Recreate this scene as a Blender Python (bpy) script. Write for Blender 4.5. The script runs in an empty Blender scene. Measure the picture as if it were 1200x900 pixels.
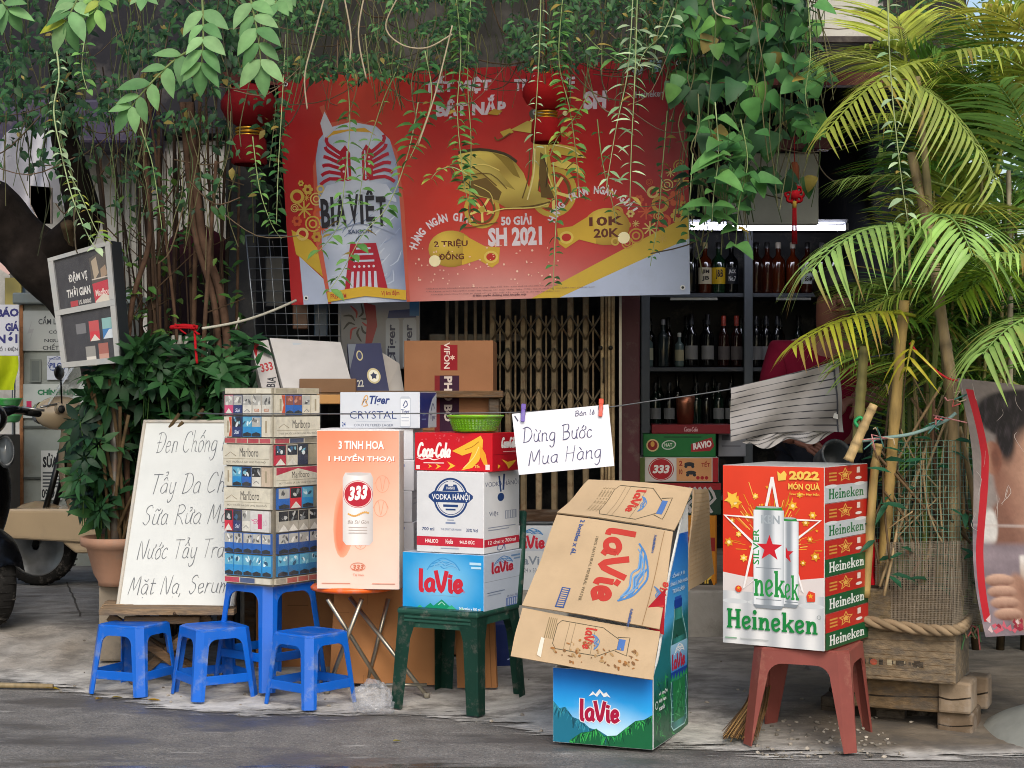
import bpy, bmesh, math, random, unicodedata
from mathutils import Vector, Matrix, Quaternion
random.seed(11)
SC = bpy.context.scene
COL = SC.collection
R = math.radians
F, HY, CH = 1900.0, 470.0, 1.15            # focal length in photo pixels, horizon row, camera height

# ---------------------------------------------------------------- camera, sky, sun, exposure
cam = bpy.data.cameras.new('camera'); camo = bpy.data.objects.new('camera', cam); COL.objects.link(camo)
cam.sensor_width = 36; cam.lens = 36 * F / 1200; cam.shift_y = 20 / 1200
cam.clip_end = 3000; cam.clip_start = 0.05
camo.location = (0, 0, CH); camo.rotation_euler = (R(90), 0, 0)
SC.camera = camo
SUN = Vector((0.10, -0.74, 0.66)).normalized()
w = bpy.data.worlds.new('World'); SC.world = w; w.use_nodes = True
nt = w.node_tree; bg = nt.nodes['Background']; sk = nt.nodes.new('ShaderNodeTexSky')
sk.sky_type = 'NISHITA'; sk.sun_disc = False
sk.sun_elevation = math.asin(SUN.z); sk.sun_rotation = math.atan2(SUN.x, SUN.y)
sk.air_density = 1.3; sk.dust_density = 3.0; sk.ozone_density = 0.6
nt.links.new(sk.outputs[0], bg.inputs[0]); bg.inputs[1].default_value = 0.14
sl = bpy.data.lights.new('sun', 'SUN'); slo = bpy.data.objects.new('sun', sl); COL.objects.link(slo)
sl.energy = 1.3; sl.angle = R(28); sl.color = (1, 0.96, 0.9)
slo.rotation_euler = SUN.to_track_quat('Z', 'Y').to_euler(); slo.location = (-3, -4, 6)
vs = SC.view_settings; vs.view_transform = 'Standard'; vs.look = 'None'; vs.gamma = 1; vs.exposure = 0.4
vs.use_curve_mapping = False
SC.cycles.max_bounces = 6; SC.cycles.diffuse_bounces = 3; SC.cycles.glossy_bounces = 3
SC.cycles.transparent_max_bounces = 12; SC.cycles.transmission_bounces = 4
SC.cycles.use_denoising = True; SC.cycles.filter_width = 1.0

# ---------------------------------------------------------------- helpers
def V(*a): return Vector(a)
def P(px, py, Y): return Vector(((px - 600) / F * Y, Y, CH - (py - HY) / F * Y))
def G(px, py, z=0.0):
    Y = F * (CH - z) / (py - HY); return Vector(((px - 600) / F * Y, Y, z))
def hx(s):
    s = s.lstrip('#'); s = ''.join(q * 2 for q in s) if len(s) == 3 else s; o = []
    for i in (0, 2, 4):
        c = int(s[i:i + 2], 16) / 255
        o.append(c / 12.92 if c <= 0.04045 else ((c + 0.055) / 1.055) ** 2.4)
    return tuple(o)
def C_(c): return hx(c) if isinstance(c, str) else tuple(c[:3])
def mul(c, k): c = C_(c); return (min(1, c[0] * k), min(1, c[1] * k), min(1, c[2] * k))
def mix(a, b, t): a = C_(a); b = C_(b); return tuple(a[i] * (1 - t) + b[i] * t for i in range(3))
def rnd(a, b): return random.uniform(a, b)
def fr(z, x=None):
    """rotation frame whose local Z is z (and X near x)"""
    z = Vector(z).normalized(); x = Vector(x) if x is not None else (V(1, 0, 0) if abs(z.x) < 0.9 else V(0, 1, 0))
    y = z.cross(x).normalized(); x = y.cross(z)
    return Matrix((x, y, z)).transposed()

MATS = {}
def mat(name, rough=0.5, spec=0.5, metal=0.0, var=0.12, vs_=9.0, bump=0.0, bs=60.0, transl=0.0, coat=0.0,
        dirt=0.0, dcol=(0.12, 0.10, 0.08), ds=5.0, alpha=1.0, trans=0.0, ior=1.45, stretch=None, rvar=0.0, dth=0.55):
    m = bpy.data.materials.new(name); m.use_nodes = True; t = m.node_tree; N = t.nodes; L = t.links
    b = N['Principled BSDF']; out = N['Material Output']
    a = N.new('ShaderNodeAttribute'); a.attribute_name = 'Col'
    tc = N.new('ShaderNodeTexCoord'); mp = N.new('ShaderNodeMapping'); L.new(tc.outputs['Object'], mp.inputs[0])
    if stretch: mp.inputs['Scale'].default_value = stretch
    n = N.new('ShaderNodeTexNoise'); n.inputs['Scale'].default_value = vs_; n.inputs['Detail'].default_value = 5
    L.new(mp.outputs[0], n.inputs['Vector'])
    mr = N.new('ShaderNodeMapRange'); mr.inputs['From Min'].default_value = 0.3; mr.inputs['From Max'].default_value = 0.7
    mr.inputs['To Min'].default_value = 1 - var; mr.inputs['To Max'].default_value = 1 + var * 0.5
    L.new(n.outputs['Fac'], mr.inputs['Value'])
    mx = N.new('ShaderNodeMix'); mx.data_type = 'RGBA'; mx.blend_type = 'MULTIPLY'; mx.inputs['Factor'].default_value = 1
    L.new(a.outputs['Color'], mx.inputs['A']); L.new(mr.outputs[0], mx.inputs['B']); colour = mx.outputs['Result']
    if dirt:
        n2 = N.new('ShaderNodeTexNoise'); n2.inputs['Scale'].default_value = ds; n2.inputs['Detail'].default_value = 8
        n2.inputs['Roughness'].default_value = 0.7; L.new(mp.outputs[0], n2.inputs['Vector'])
        m2 = N.new('ShaderNodeMapRange'); m2.inputs['From Min'].default_value = dth; m2.inputs['From Max'].default_value = dth + 0.14
        m2.inputs['To Max'].default_value = dirt; L.new(n2.outputs['Fac'], m2.inputs['Value'])
        mx2 = N.new('ShaderNodeMix'); mx2.data_type = 'RGBA'; L.new(m2.outputs[0], mx2.inputs['Factor'])
        L.new(colour, mx2.inputs['A']); mx2.inputs['B'].default_value = (*dcol, 1); colour = mx2.outputs['Result']
    L.new(colour, b.inputs['Base Color'])
    b.inputs['Roughness'].default_value = rough; b.inputs['Specular IOR Level'].default_value = spec
    b.inputs['Metallic'].default_value = metal; b.inputs['Coat Weight'].default_value = coat; b.inputs['Coat Roughness'].default_value = 0.12
    b.inputs['Alpha'].default_value = alpha; b.inputs['Transmission Weight'].default_value = trans; b.inputs['IOR'].default_value = ior
    if rvar:
        m3 = N.new('ShaderNodeMapRange'); m3.inputs['To Min'].default_value = max(0.02, rough - rvar); m3.inputs['To Max'].default_value = min(1, rough + rvar)
        L.new(n.outputs['Fac'], m3.inputs['Value']); L.new(m3.outputs[0], b.inputs['Roughness'])
    if bump:
        nb = N.new('ShaderNodeTexNoise'); nb.inputs['Scale'].default_value = bs; nb.inputs['Detail'].default_value = 6
        L.new(mp.outputs[0], nb.inputs['Vector'])
        bp = N.new('ShaderNodeBump'); bp.inputs['Strength'].default_value = bump; bp.inputs['Distance'].default_value = 0.01
        L.new(nb.outputs['Fac'], bp.inputs['Height']); L.new(bp.outputs[0], b.inputs['Normal'])
    if transl:
        tr = N.new('ShaderNodeBsdfTranslucent'); ms = N.new('ShaderNodeMixShader'); ms.inputs[0].default_value = transl
        L.new(colour, tr.inputs['Color']); L.new(b.outputs[0], ms.inputs[1]); L.new(tr.outputs[0], ms.inputs[2]); L.new(ms.outputs[0], out.inputs[0])
    MATS[name] = m; return m

mat('paper', 0.5, 0.35, var=0.07, vs_=14, bump=0.05, bs=9, dirt=0.10, ds=7, dth=0.56)
mat('gloss_print', 0.3, 0.45, var=0.05, vs_=10, bump=0.04, bs=7)
mat('old_paper', 0.45, 0.35, var=0.12, vs_=40, bump=0.12, bs=30, dirt=0.28, dcol=(0.16, 0.13, 0.10), ds=16, dth=0.52)
mat('banner', 0.38, 0.4, var=0.14, vs_=4, bump=0.55, bs=2.6, dirt=0.15, ds=4)
mat('card', 0.75, 0.2, var=0.13, vs_=6, bump=0.14, bs=18, dirt=0.22, dcol=(0.20, 0.13, 0.08), ds=6, dth=0.57, stretch=(1, 1, 1))
mat('plastic', 0.33, 0.5, var=0.08, vs_=7, bump=0.04, bs=40, dirt=0.5, dcol=(0.26, 0.30, 0.34), ds=9, dth=0.52, rvar=0.15)
mat('worn_plastic', 0.5, 0.4, var=0.14, vs_=11, bump=0.06, bs=70, dirt=0.5, dcol=(0.30, 0.25, 0.22), ds=18, dth=0.54, rvar=0.15)
mat('red_worn_plastic', 0.5, 0.4, var=0.18, vs_=9, bump=0.05, bs=60, dirt=0.7, dcol=(0.30, 0.13, 0.09), ds=16, dth=0.56, rvar=0.15)
mat('paint', 0.25, 0.5, var=0.06, vs_=5, coat=0.5, dirt=0.15, dcol=(0.2, 0.18, 0.15), ds=9, dth=0.58)
mat('dull_paint', 0.5, 0.4, var=0.15, vs_=7, bump=0.05, bs=40, dirt=0.45, dcol=(0.16, 0.14, 0.11), ds=6, dth=0.54)
mat('metal', 0.35, 0.5, metal=0.85, var=0.2, vs_=20, bump=0.03, rvar=0.15)
mat('rusty_metal', 0.5, 0.4, metal=0.35, var=0.3, vs_=25, bump=0.08, bs=80, dirt=0.6, dcol=(0.13, 0.06, 0.03), ds=22, dth=0.52)
mat('rubber', 0.8, 0.3, var=0.2, vs_=20, bump=0.2, bs=80, dirt=0.5, dcol=(0.22, 0.2, 0.18), ds=12)
mat('wood', 0.7, 0.25, var=0.4, vs_=12, bump=0.35, bs=30, stretch=(1, 6, 6), dirt=0.7, dcol=(0.10, 0.085, 0.07), ds=5, dth=0.46)
mat('cane', 0.5, 0.35, var=0.25, vs_=18, bump=0.08, bs=40, stretch=(3, 3, .6), dirt=0.35, dcol=(0.10, 0.08, 0.04), ds=8)
mat('bark', 0.9, 0.15, var=0.45, vs_=14, bump=0.6, bs=24, dirt=0.4, dcol=(0.03, 0.025, 0.02), ds=5)
mat('leaf', 0.52, 0.35, var=0.22, vs_=24, transl=0.28)
mat('frond', 0.4, 0.4, var=0.2, vs_=14, transl=0.3)
mat('stem', 0.6, 0.3, var=0.25, vs_=20)
mat('cloth', 0.9, 0.15, var=0.12, vs_=9, bump=0.25, bs=22)
mat('net', 0.7, 0.2, var=0.2, vs_=20)
mat('plaster', 0.85, 0.2, var=0.18, vs_=3, bump=0.12, bs=30, dirt=0.5, dcol=(0.12, 0.11, 0.10), ds=2.2, dth=0.5)
mat('concrete', 0.85, 0.25, var=0.25, vs_=5, bump=0.35, bs=22, dirt=0.6, dcol=(0.10, 0.09, 0.08), ds=3, dth=0.5)
mat('terracotta', 0.75, 0.25, var=0.2, vs_=8, bump=0.12, bs=30, dirt=0.5, dcol=(0.25, 0.2, 0.16), ds=7, dth=0.52)
mat('glass', 0.06, 0.6, var=0.05, coat=0.3)
mat('skin', 0.55, 0.35, var=0.12, vs_=12)
mat('hair', 0.5, 0.4, var=0.3, vs_=40)
mat('brick', 0.9, 0.15, var=0.3, vs_=14, bump=0.5, bs=26, dirt=0.6, dcol=(0.30, 0.26, 0.22), ds=9, dth=0.5)
mat('dark_metal', 0.45, 0.4, metal=0.3, var=0.2, vs_=15)
def mat_clear(name, col, a, rough):
    m = bpy.data.materials.new(name); m.use_nodes = True; t = m.node_tree; b = t.nodes['Principled BSDF']
    n = t.nodes.new('ShaderNodeTexNoise'); n.inputs['Scale'].default_value = 12; n.inputs['Detail'].default_value = 6
    mr = t.nodes.new('ShaderNodeMapRange'); mr.inputs['From Min'].default_value = 0.3; mr.inputs['From Max'].default_value = 0.75
    mr.inputs['To Min'].default_value = a * 0.6; mr.inputs['To Max'].default_value = min(1, a * 1.5)
    t.links.new(n.outputs['Fac'], mr.inputs['Value']); t.links.new(mr.outputs[0], b.inputs['Alpha'])
    b.inputs['Base Color'].default_value = (*col, 1); b.inputs['Roughness'].default_value = rough
    MATS[name] = m
mat_clear('clear_film', (0.5, 0.52, 0.56), 0.26, 0.12)
mat_clear('clear_pane', (0.6, 0.62, 0.65), 0.05, 0.08)
mat_clear('frosted', (0.75, 0.78, 0.80), 0.55, 0.2)
def mat_emit(name, col, s):
    m = bpy.data.materials.new(name); m.use_nodes = True; t = m.node_tree; b = t.nodes['Principled BSDF']
    b.inputs['Base Color'].default_value = (0.8, 0.8, 0.8, 1); b.inputs['Emission Color'].default_value = (*col, 1); b.inputs['Emission Strength'].default_value = s
    MATS[name] = m
mat_emit('lamp_glow', (0.84, 0.85, 1.0), 11)

class MB:
    """collects coloured faces and links them as one mesh object"""
    def __init__(s): s.v = []; s.f = []; s.c = []; s.m = []; s.s = []; s.names = []
    def mi(s, n):
        if n not in s.names: s.names.append(n)
        return s.names.index(n)
    def add(s, verts, faces, col, m='paper', smooth=False, X=None):
        b = len(s.v); k = s.mi(m)
        s.v.extend([X @ Vector(p) for p in verts] if X is not None else [Vector(p) for p in verts])
        per = isinstance(col, list)
        if not per: col = C_(col)
        for f in faces:
            s.f.append([i + b for i in f]); s.m.append(k); s.s.append(smooth)
            s.c.append([C_(col[i]) for i in f] if per else [col] * len(f))
    def bm(s, bm, col, m='paper', smooth=False, X=None):
        bm.verts.index_update()
        s.add([v.co.copy() for v in bm.verts], [[v.index for v in f.verts] for f in bm.faces], col, m, smooth, X); bm.free()
    def box(s, c, size, col, m='paper', b=0.0, X=None):
        bm = bmesh.new(); bmesh.ops.create_cube(bm, size=1)
        for v in bm.verts: v.co = Vector((v.co.x * size[0], v.co.y * size[1], v.co.z * size[2]))
        if b: bmesh.ops.bevel(bm, geom=bm.edges[:], offset=b, segments=2 if b > .004 else 1, affect='EDGES', profile=0.5)
        T = Matrix.Translation(Vector(c)); s.bm(bm, col, m, False, (X @ T) if X is not None else T)
    def tube(s, pts, r, col, m='plastic', n=7, caps=True, X=None):
        pts = [Vector(p) for p in pts]; k = len(pts); rs = r if isinstance(r, (list, tuple)) else [r] * k
        vs_ = []; fs = []; up = None
        for i, p in enumerate(pts):
            d = (pts[min(i + 1, k - 1)] - pts[max(i - 1, 0)])
            d = d.normalized() if d.length > 1e-9 else V(0, 0, 1)
            if up is None: up = d.orthogonal().normalized()
            else:
                up = up - d * up.dot(d); up = up.normalized() if up.length > 1e-6 else d.orthogonal().normalized()
            sd = d.cross(up)
            for j in range(n):
                a = 2 * math.pi * j / n; vs_.append(p + (up * math.cos(a) + sd * math.sin(a)) * rs[i])
        for i in range(k - 1):
            for j in range(n):
                a = i * n + j; b = i * n + (j + 1) % n; fs.append([a, b, b + n, a + n])
        if caps: fs.append(list(range(n))[::-1]); fs.append([(k - 1) * n + j for j in range(n)])
        cc = col
        if isinstance(col, list): cc = [col[i] for i in range(k) for j in range(n)]
        s.add(vs_, fs, cc, m, True, X)
    def lathe(s, prof, col, m='plastic', n=24, X=None, smooth=True, caps=False):
        vs_ = []; fs = []; k = len(prof); cc = col
        for r, z in prof:
            for j in range(n): a = 2 * math.pi * j / n; vs_.append(V(r * math.cos(a), r * math.sin(a), z))
        for i in range(k - 1):
            for j in range(n):
                a = i * n + j; b = i * n + (j + 1) % n; fs.append([a, b, b + n, a + n])
        if caps: fs.append(list(range(n))[::-1]); fs.append([(k - 1) * n + j for j in range(n)])
        if isinstance(col, list): cc = [col[i] for i in range(k) for j in range(n)]
        s.add(vs_, fs, cc, m, smooth, X)
    def plate(s, pts, th, col, m='card', side=None, n=None):
        """a flat 3D outline given thickness th along its normal (towards -n)"""
        pts = [Vector(p) for p in pts]; k = len(pts)
        if n is None:
            n = V(0, 0, 0)
            for i in range(k): n += pts[i].cross(pts[(i + 1) % k])
            n.normalize()
        b = [p - n * th for p in pts]
        s.add(pts, [list(range(k))], col, m); s.add(b, [list(range(k))[::-1]], side or col, m)
        s.add(pts + b, [[i, i + k, (i + 1) % k + k, (i + 1) % k][::-1] for i in range(k)], side or col, m)
    def leaf(s, p, d, n, L, wd, col, m='leaf', seg=3, droop=0.25, shape=0, fold=0.18, tipcol=None):
        p = Vector(p); d = Vector(d).normalized(); n = Vector(n); n = (n - d * n.dot(d))
        n = n.normalized() if n.length > 1e-5 else d.orthogonal().normalized(); sd = d.cross(n)
        vs_ = [p.copy()]; cs = [col]; tipcol = tipcol or col; rows = []
        for i in range(1, seg):
            t = (i / seg) ** (1.7 if shape == 1 else 1)
            if shape == 0: hw = math.sin(math.pi * t ** 0.8) ** 0.9
            elif shape == 1: hw = min(1, (t * 7) ** .5) * (1 - t) ** 0.62 * 1.12
            elif shape == 2: hw = min(1, t * 5) * (1 - t ** 2.5)
            c = p + d * (L * t) - n * (droop * L * t * t)
            a = len(vs_); h_ = hw * wd / 2
            vs_ += [c + sd * h_ + n * (fold * h_ * 2), c, c - sd * h_ + n * (fold * h_ * 2)]
            cc = mix(col, tipcol, t); cs += [cc, mul(cc, 1.12), cc]; rows.append(a)
        tip = len(vs_); vs_.append(p + d * L - n * (droop * L)); cs.append(tipcol)
        fs = [[0, rows[0] + 1, rows[0]], [0, rows[0] + 2, rows[0] + 1]]
        for a, b in zip(rows, rows[1:]): fs += [[a, a + 1, b + 1, b], [a + 1, a + 2, b + 2, b + 1]]
        a = rows[-1]; fs += [[a, a + 1, tip], [a + 1, a + 2, tip]]
        s.add(vs_, fs, cs, m, True)
    def build(s, name, parent=None, label=None, cat=None, group=None, kind=None, origin=None, M=None, sub=None):
        me = bpy.data.meshes.new(name); o = Vector(origin) if origin is not None else V(0, 0, 0)
        if parent is not None and origin is None: o = Vector(parent.get('_o', (0, 0, 0)))
        if parent is None and origin is None and s.v and M is None:
            xs = [p.x for p in s.v]; ys = [p.y for p in s.v]; zs = [p.z for p in s.v]
            o = V((min(xs) + max(xs)) / 2, (min(ys) + max(ys)) / 2, min(zs))
        me.from_pydata([tuple(p - o) for p in s.v], [], s.f)
        for n in s.names: me.materials.append(MATS[n])
        me.polygons.foreach_set('material_index', s.m); me.polygons.foreach_set('use_smooth', s.s)
        ca = me.color_attributes.new('Col', 'FLOAT_COLOR', 'CORNER'); flat = []
        for cl in s.c:
            for c in cl: flat.extend((c[0], c[1], c[2], 1.0))
        ca.data.foreach_set('color', flat); me.update()
        ob = bpy.data.objects.new(name, me); COL.objects.link(ob)
        if parent is not None:
            ob.parent = parent; ob['_o'] = tuple(parent.get('_o', (0, 0, 0)))
        else:
            ob.location = o; ob['_o'] = tuple(o)
        tag(ob, label, cat, group, kind); return ob
def tag(ob, label=None, cat=None, group=None, kind=None):
    if label: ob['label'] = label
    if cat: ob['category'] = cat
    if group: ob['group'] = group
    if kind: ob['kind'] = kind
    return ob
def thing(name, label, cat, loc=(0, 0, 0), group=None, rz=0.0):
    o = bpy.data.objects.new(name, None); COL.objects.link(o); o.empty_display_size = 0.05
    o.location = Vector(loc); o.rotation_euler.z = rz
    o['_o'] = tuple(Vector(loc)) if rz == 0 else (0, 0, 0)
    return tag(o, label, cat, group)
def dup(root, loc, rz=0.0, label=None, group=None):
    r = root.copy(); COL.objects.link(r); r.location = Vector(loc); r.rotation_euler.z = rz
    if label: r['label'] = label
    if group: r['group'] = group
    for ch in list(root.children):
        c = ch.copy(); COL.objects.link(c); c.parent = r
        for g in list(ch.children):
            d = g.copy(); COL.objects.link(d); d.parent = c
    return r

# ---------------------------------------------------------------- printing on panels
_tc = {}
def tmesh(st, bold, shear):
    key = (st, bold, shear)
    if key not in _tc:
        cu = bpy.data.curves.new('t', 'FONT'); cu.body = st; cu.size = 1; cu.offset = bold; cu.shear = shear; cu.resolution_u = 2
        ob = bpy.data.objects.new('t', cu); me = ob.to_mesh()
        _tc[key] = ([(v.co.x, v.co.y) for v in me.vertices], [list(p.vertices) for p in me.polygons])
        ob.to_mesh_clear(); bpy.data.objects.remove(ob); bpy.data.curves.remove(cu)
    return _tc[key]
def crom(pts, sub=4, closed=False):
    pts = [Vector(p) for p in pts]
    if len(pts) < 3: return pts
    out = []; n = len(pts); rng = range(n if closed else n - 1)
    g = (lambda i: pts[i % n]) if closed else (lambda i: pts[max(0, min(n - 1, i))])
    for i in rng:
        a, b, c, d = g(i - 1), g(i), g(i + 1), g(i + 2)
        for k in range(sub):
            t = k / sub
            out.append(0.5 * (2 * b + (c - a) * t + (2 * a - 5 * b + 4 * c - d) * t * t + (3 * b - a - 3 * c + d) * t ** 3))
    if not closed: out.append(pts[-1])
    return out
GL = {
'a': "5|4.2,4.4 2.5,5 .6,3.6 .5,1.5 1.6,.2 3.2,.6 4.2,2.2 4.3,4.6 4.2,1 5,.2", 'D': "7|1.5,9 1,0;-.4,8.4 3,9.2 6,7.5 6.6,4 4.5,.8 .6,0",
'Đ': "7|1.5,9 1,0;-.4,8.4 3,9.2 6,7.5 6.6,4 4.5,.8 .6,0;-.6,4.6 3,4.8", 'e': "4.5|.6,2.4 3.6,3 3.4,4.6 2,5 .6,3.6 .7,1.2 2,.1 4.2,1.2",
'n': "5|.6,5 .7,0;.7,3 2,4.8 3.6,4.6 4,3 4,.8 5,.2", 'C': "6.5|5.8,7.6 4.6,9 2.2,8.4 .4,5 .8,1.6 3,0 5.8,1.4",
'h': "5|.8,9.4 .6,0;.7,3 2.2,4.9 3.6,4.4 4,2.6 4,.6 5,.2", 'o': "4.6|2.4,5 .7,3.8 .6,1.2 2.2,0 4,1.2 4,3.8 2.6,4.9",
'g': "5|4.2,4.4 2.4,5 .6,3.4 .8,1 2.4,.2 4,1.6 4.2,4.6 4,-2 2.4,-4 .8,-2.8", 'y': "4.8|.6,5 .9,1.4 2.2,.2 3.8,1.6 4.2,5;4.2,5 3.8,-2 2,-4 .8,-2.6",
't': "4|1.6,8 1.5,1 2.6,0 3.8,.8;0,5.4 3.6,5.6", 'T': "6|0,8.8 6,9;3,9 2.6,0", 'S': "5.6|5,7.8 3.6,9.2 1.2,8.2 1.2,6 3.8,4.4 4.4,2 2.6,0 .4,1.2",
'u': "5|.6,5 .6,1.4 1.8,.2 3.4,1 4,5 4,1 5,.2", 'R': "6.2|1,9 .8,0;0,8.4 3.4,9.3 5.4,7.4 4,5.2 1,4.6 3.4,3 6,.2", 'r': "3.8|.6,5 .7,0;.7,3 1.8,4.8 3.4,4.9",
'm': "7.4|.6,5 .6,0;.6,3 1.8,4.8 3,4.4 3.4,2 3.4,0;3.4,3 4.6,4.8 6,4.4 6.4,2 6.4,.6 7.2,.2", 'M': "8.4|.6,0 1.6,8.8 4,2 6.8,9 7.6,0",
'N': "7|.6,0 1.2,9 5.4,0 6.2,9.2", 'c': "4.2|3.8,4.2 2.4,5 .7,3.6 .7,1.2 2.2,0 4,.9", 'i': "2.2|1,5 1,.8 1.9,.1;.9,6.6 1.1,7.1", 's': "3.8|3.4,4.4 2,5 .8,4 2.8,2.4 3,.8 1.6,0 .4,.8",
'B': "6|1,9 .8,0;0,8.6 3.6,9.3 4.8,7.4 3.6,5.2 1.4,4.8 4.6,4.4 5.4,2.2 3.6,.2 .8,0", 'H': "7|1,9 .8,0;5.8,9.2 5.4,0;.8,4.6 5.6,4.8", 'l': "2.6|1,9.2 .9,1 1.9,0", 'V': "6|0,8.6 2.9,0 5.8,8.6",
'-': "3|.4,2.4 2.4,2.6", ',': "2|1,.3 .6,-1.4", '.': "2|.8,.1 1.1,.3", ' ': "3|"}
MARK = {'\u0301': "2,0 3.4,1.6", '\u0300': "1.4,1.6 2.8,0", '\u0309': "1.6,1.6 2.8,1.7 2.8,.8 2.2,0", '\u0303': ".8,.4 1.8,1.3 2.8,.5 3.8,1.4", '\u0302': ".8,0 2.4,1.5 4,0", '\u0306': ".8,1.4 2.4,.2 4,1.4"}
def strokes(text):
    """single-line handwriting: (strokes, width); unit = tenth of a capital"""
    out = []; x = 0.0
    for ch in unicodedata.normalize('NFC', text):
        de = unicodedata.normalize('NFD', ch); b = de[0]
        if ch == 'Đ': b = 'Đ'; de = 'Đ'
        g = GL.get(b)
        if g is None: x += 4; continue
        wd, body = g.split('|'); cap = b.isupper() or b in 'hlt'
        for st in body.split(';'):
            if st: out.append([(x + float(q.split(',')[0]), float(q.split(',')[1])) for q in st.split()])
        h_ = 10.2 if cap else 6.0
        for mk in de[1:]:
            if mk == '\u0323': out.append([(x + 2.2, -1.6), (x + 2.6, -1.5)])
            elif mk == '\u031b': out.append([(x + float(wd) - 1, 5), (x + float(wd) + .2, 5.6), (x + float(wd) + .1, 6.8)])
            elif mk in MARK:
                out.append([(x + float(q.split(',')[0]), h_ + float(q.split(',')[1])) for q in MARK[mk].split()]); h_ += 2.0
        x += float(wd) + 0.9
    return out, x
class Art:
    """draws flat coloured print on a panel; design units dw x dh, y down from the top left corner O"""
    def __init__(s, mb, O, U, D, dw, dh, m='paper', lift=0.00005, start=2, warp=None, maxlen=0):
        s.mb = mb; s.O = Vector(O); s.U = Vector(U); s.D = Vector(D); s.dw = dw; s.dh = dh; s.m = m; s.k = start; s.lift = lift
        s.N = s.D.cross(s.U).normalized(); s.warp = warp; s.maxlen = maxlen
    def pt(s, x, y, e=0.0):
        q = s.N * (s.k * s.lift + e)
        if s.warp: q = q + s.N * s.warp(x / s.dw, y / s.dh)
        return s.O + s.U * (x / s.dw) + s.D * (y / s.dh) + q
    def raw(s, vs_, fs, col, step=True):
        if s.maxlen:
            bm = bmesh.new(); vv = [bm.verts.new((a[0], a[1], 0)) for a in vs_]
            lay = None
            for f in fs:
                try: bm.faces.new([vv[i] for i in f])
                except ValueError: pass
            bmesh.ops.triangulate(bm, faces=bm.faces[:])
            for _ in range(6):
                e = [e for e in bm.edges if e.calc_length() > s.maxlen]
                if not e: break
                bmesh.ops.subdivide_edges(bm, edges=e, cuts=1); bmesh.ops.triangulate(bm, faces=bm.faces[:])
            bm.verts.index_update(); vs_ = [(v.co.x, v.co.y) for v in bm.verts]; fs = [[v.index for v in f.verts] for f in bm.faces]; bm.free()
            fs = [f if (vs_[f[1]][0]-vs_[f[0]][0])*(vs_[f[2]][1]-vs_[f[0]][1])-(vs_[f[1]][1]-vs_[f[0]][1])*(vs_[f[2]][0]-vs_[f[0]][0]) < 0 else f[::-1] for f in fs]
        s.mb.add([s.pt(*a) for a in vs_], fs, [C_(col(*a)) for a in vs_] if callable(col) else col, s.m)
        if step: s.k += 1
    def gpoly(s, pts, col, ml=6):
        o = s.maxlen; s.maxlen = min(o or 99, ml); s.raw([(a[0], a[1]) for a in pts], [list(range(len(pts)))[::-1]], col); s.maxlen = o
    def poly(s, pts, col): s.raw([(a[0], a[1]) for a in pts], [list(range(len(pts)))[::-1]], col)
    def rect(s, x0, y0, x1, y1, col): s.poly([(x0, y0), (x1, y0), (x1, y1), (x0, y1)], col)
    def ell(s, cx, cy, rx, ry, col, n=20, a0=0, a1=360, rot=0):
        full = a1 - a0 >= 360; c, q = math.cos(R(rot)), math.sin(R(rot)); pts = []
        for i in range(n if full else n + 1):
            a = R(a0 + (a1 - a0) * i / n); x, y = rx * math.cos(a), ry * math.sin(a); pts.append((cx + x * c - y * q, cy + x * q + y * c))
        s.poly(pts, col)
    def ring(s, cx, cy, rx, ry, wd, col, n=24, a0=0, a1=360):
        vs_ = []; fs = []
        for i in range(n + 1):
            a = R(a0 + (a1 - a0) * i / n); vs_ += [(cx + rx * math.cos(a), cy + ry * math.sin(a)), (cx + (rx - wd) * math.cos(a), cy + (ry - wd) * math.sin(a))]
        for i in range(n): fs.append([2 * i, 2 * i + 1, 2 * i + 3, 2 * i + 2])
        s.raw(vs_, fs, col)
    def star(s, cx, cy, r, col, ri=0.4, n=5, rot=-90):
        s.poly([(cx + (r if i % 2 == 0 else r * ri) * math.cos(R(rot + 180 / n * i)), cy + (r if i % 2 == 0 else r * ri) * math.sin(R(rot + 180 / n * i))) for i in range(2 * n)], col)
    def grad(s, x0, y0, x1, y1, fn, nx=6, ny=6):
        """printed colour field: fn(u,v) gives the ink colour"""
        vs_ = []; cs = []; fs = []
        for j in range(ny + 1):
            for i in range(nx + 1):
                u, v = i / nx, j / ny; vs_.append((x0 + (x1 - x0) * u, y0 + (y1 - y0) * v)); cs.append(C_(fn(u, v)))
        for j in range(ny):
            for i in range(nx):
                a = j * (nx + 1) + i; fs.append([a, a + nx + 1, a + nx + 2, a + 1])
        s.mb.add([s.pt(*a) for a in vs_], fs, cs, s.m); s.k += 1
    def text(s, st, x0, y0, x1, y1, col, bold=0.0, shear=0.0, rot=0, natural=False):
        vs_, fs = tmesh(st, bold, shear)
        if not vs_: return
        ax = min(v[0] for v in vs_); bx = max(v[0] for v in vs_); ay = min(v[1] for v in vs_); by = max(v[1] for v in vs_)
        pts = []; cx, cy = (x0 + x1) / 2, (y0 + y1) / 2; c, q = math.cos(R(rot)), math.sin(R(rot))
        for x, y in vs_:
            X = (x - ax) / (bx - ax) * (x1 - x0) + x0 - cx; Y = (by - y) / (by - ay) * (y1 - y0) + y0 - cy
            pts.append((cx + X * c - Y * q, cy + X * q + Y * c))
        s.raw(pts, fs, col)
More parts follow.
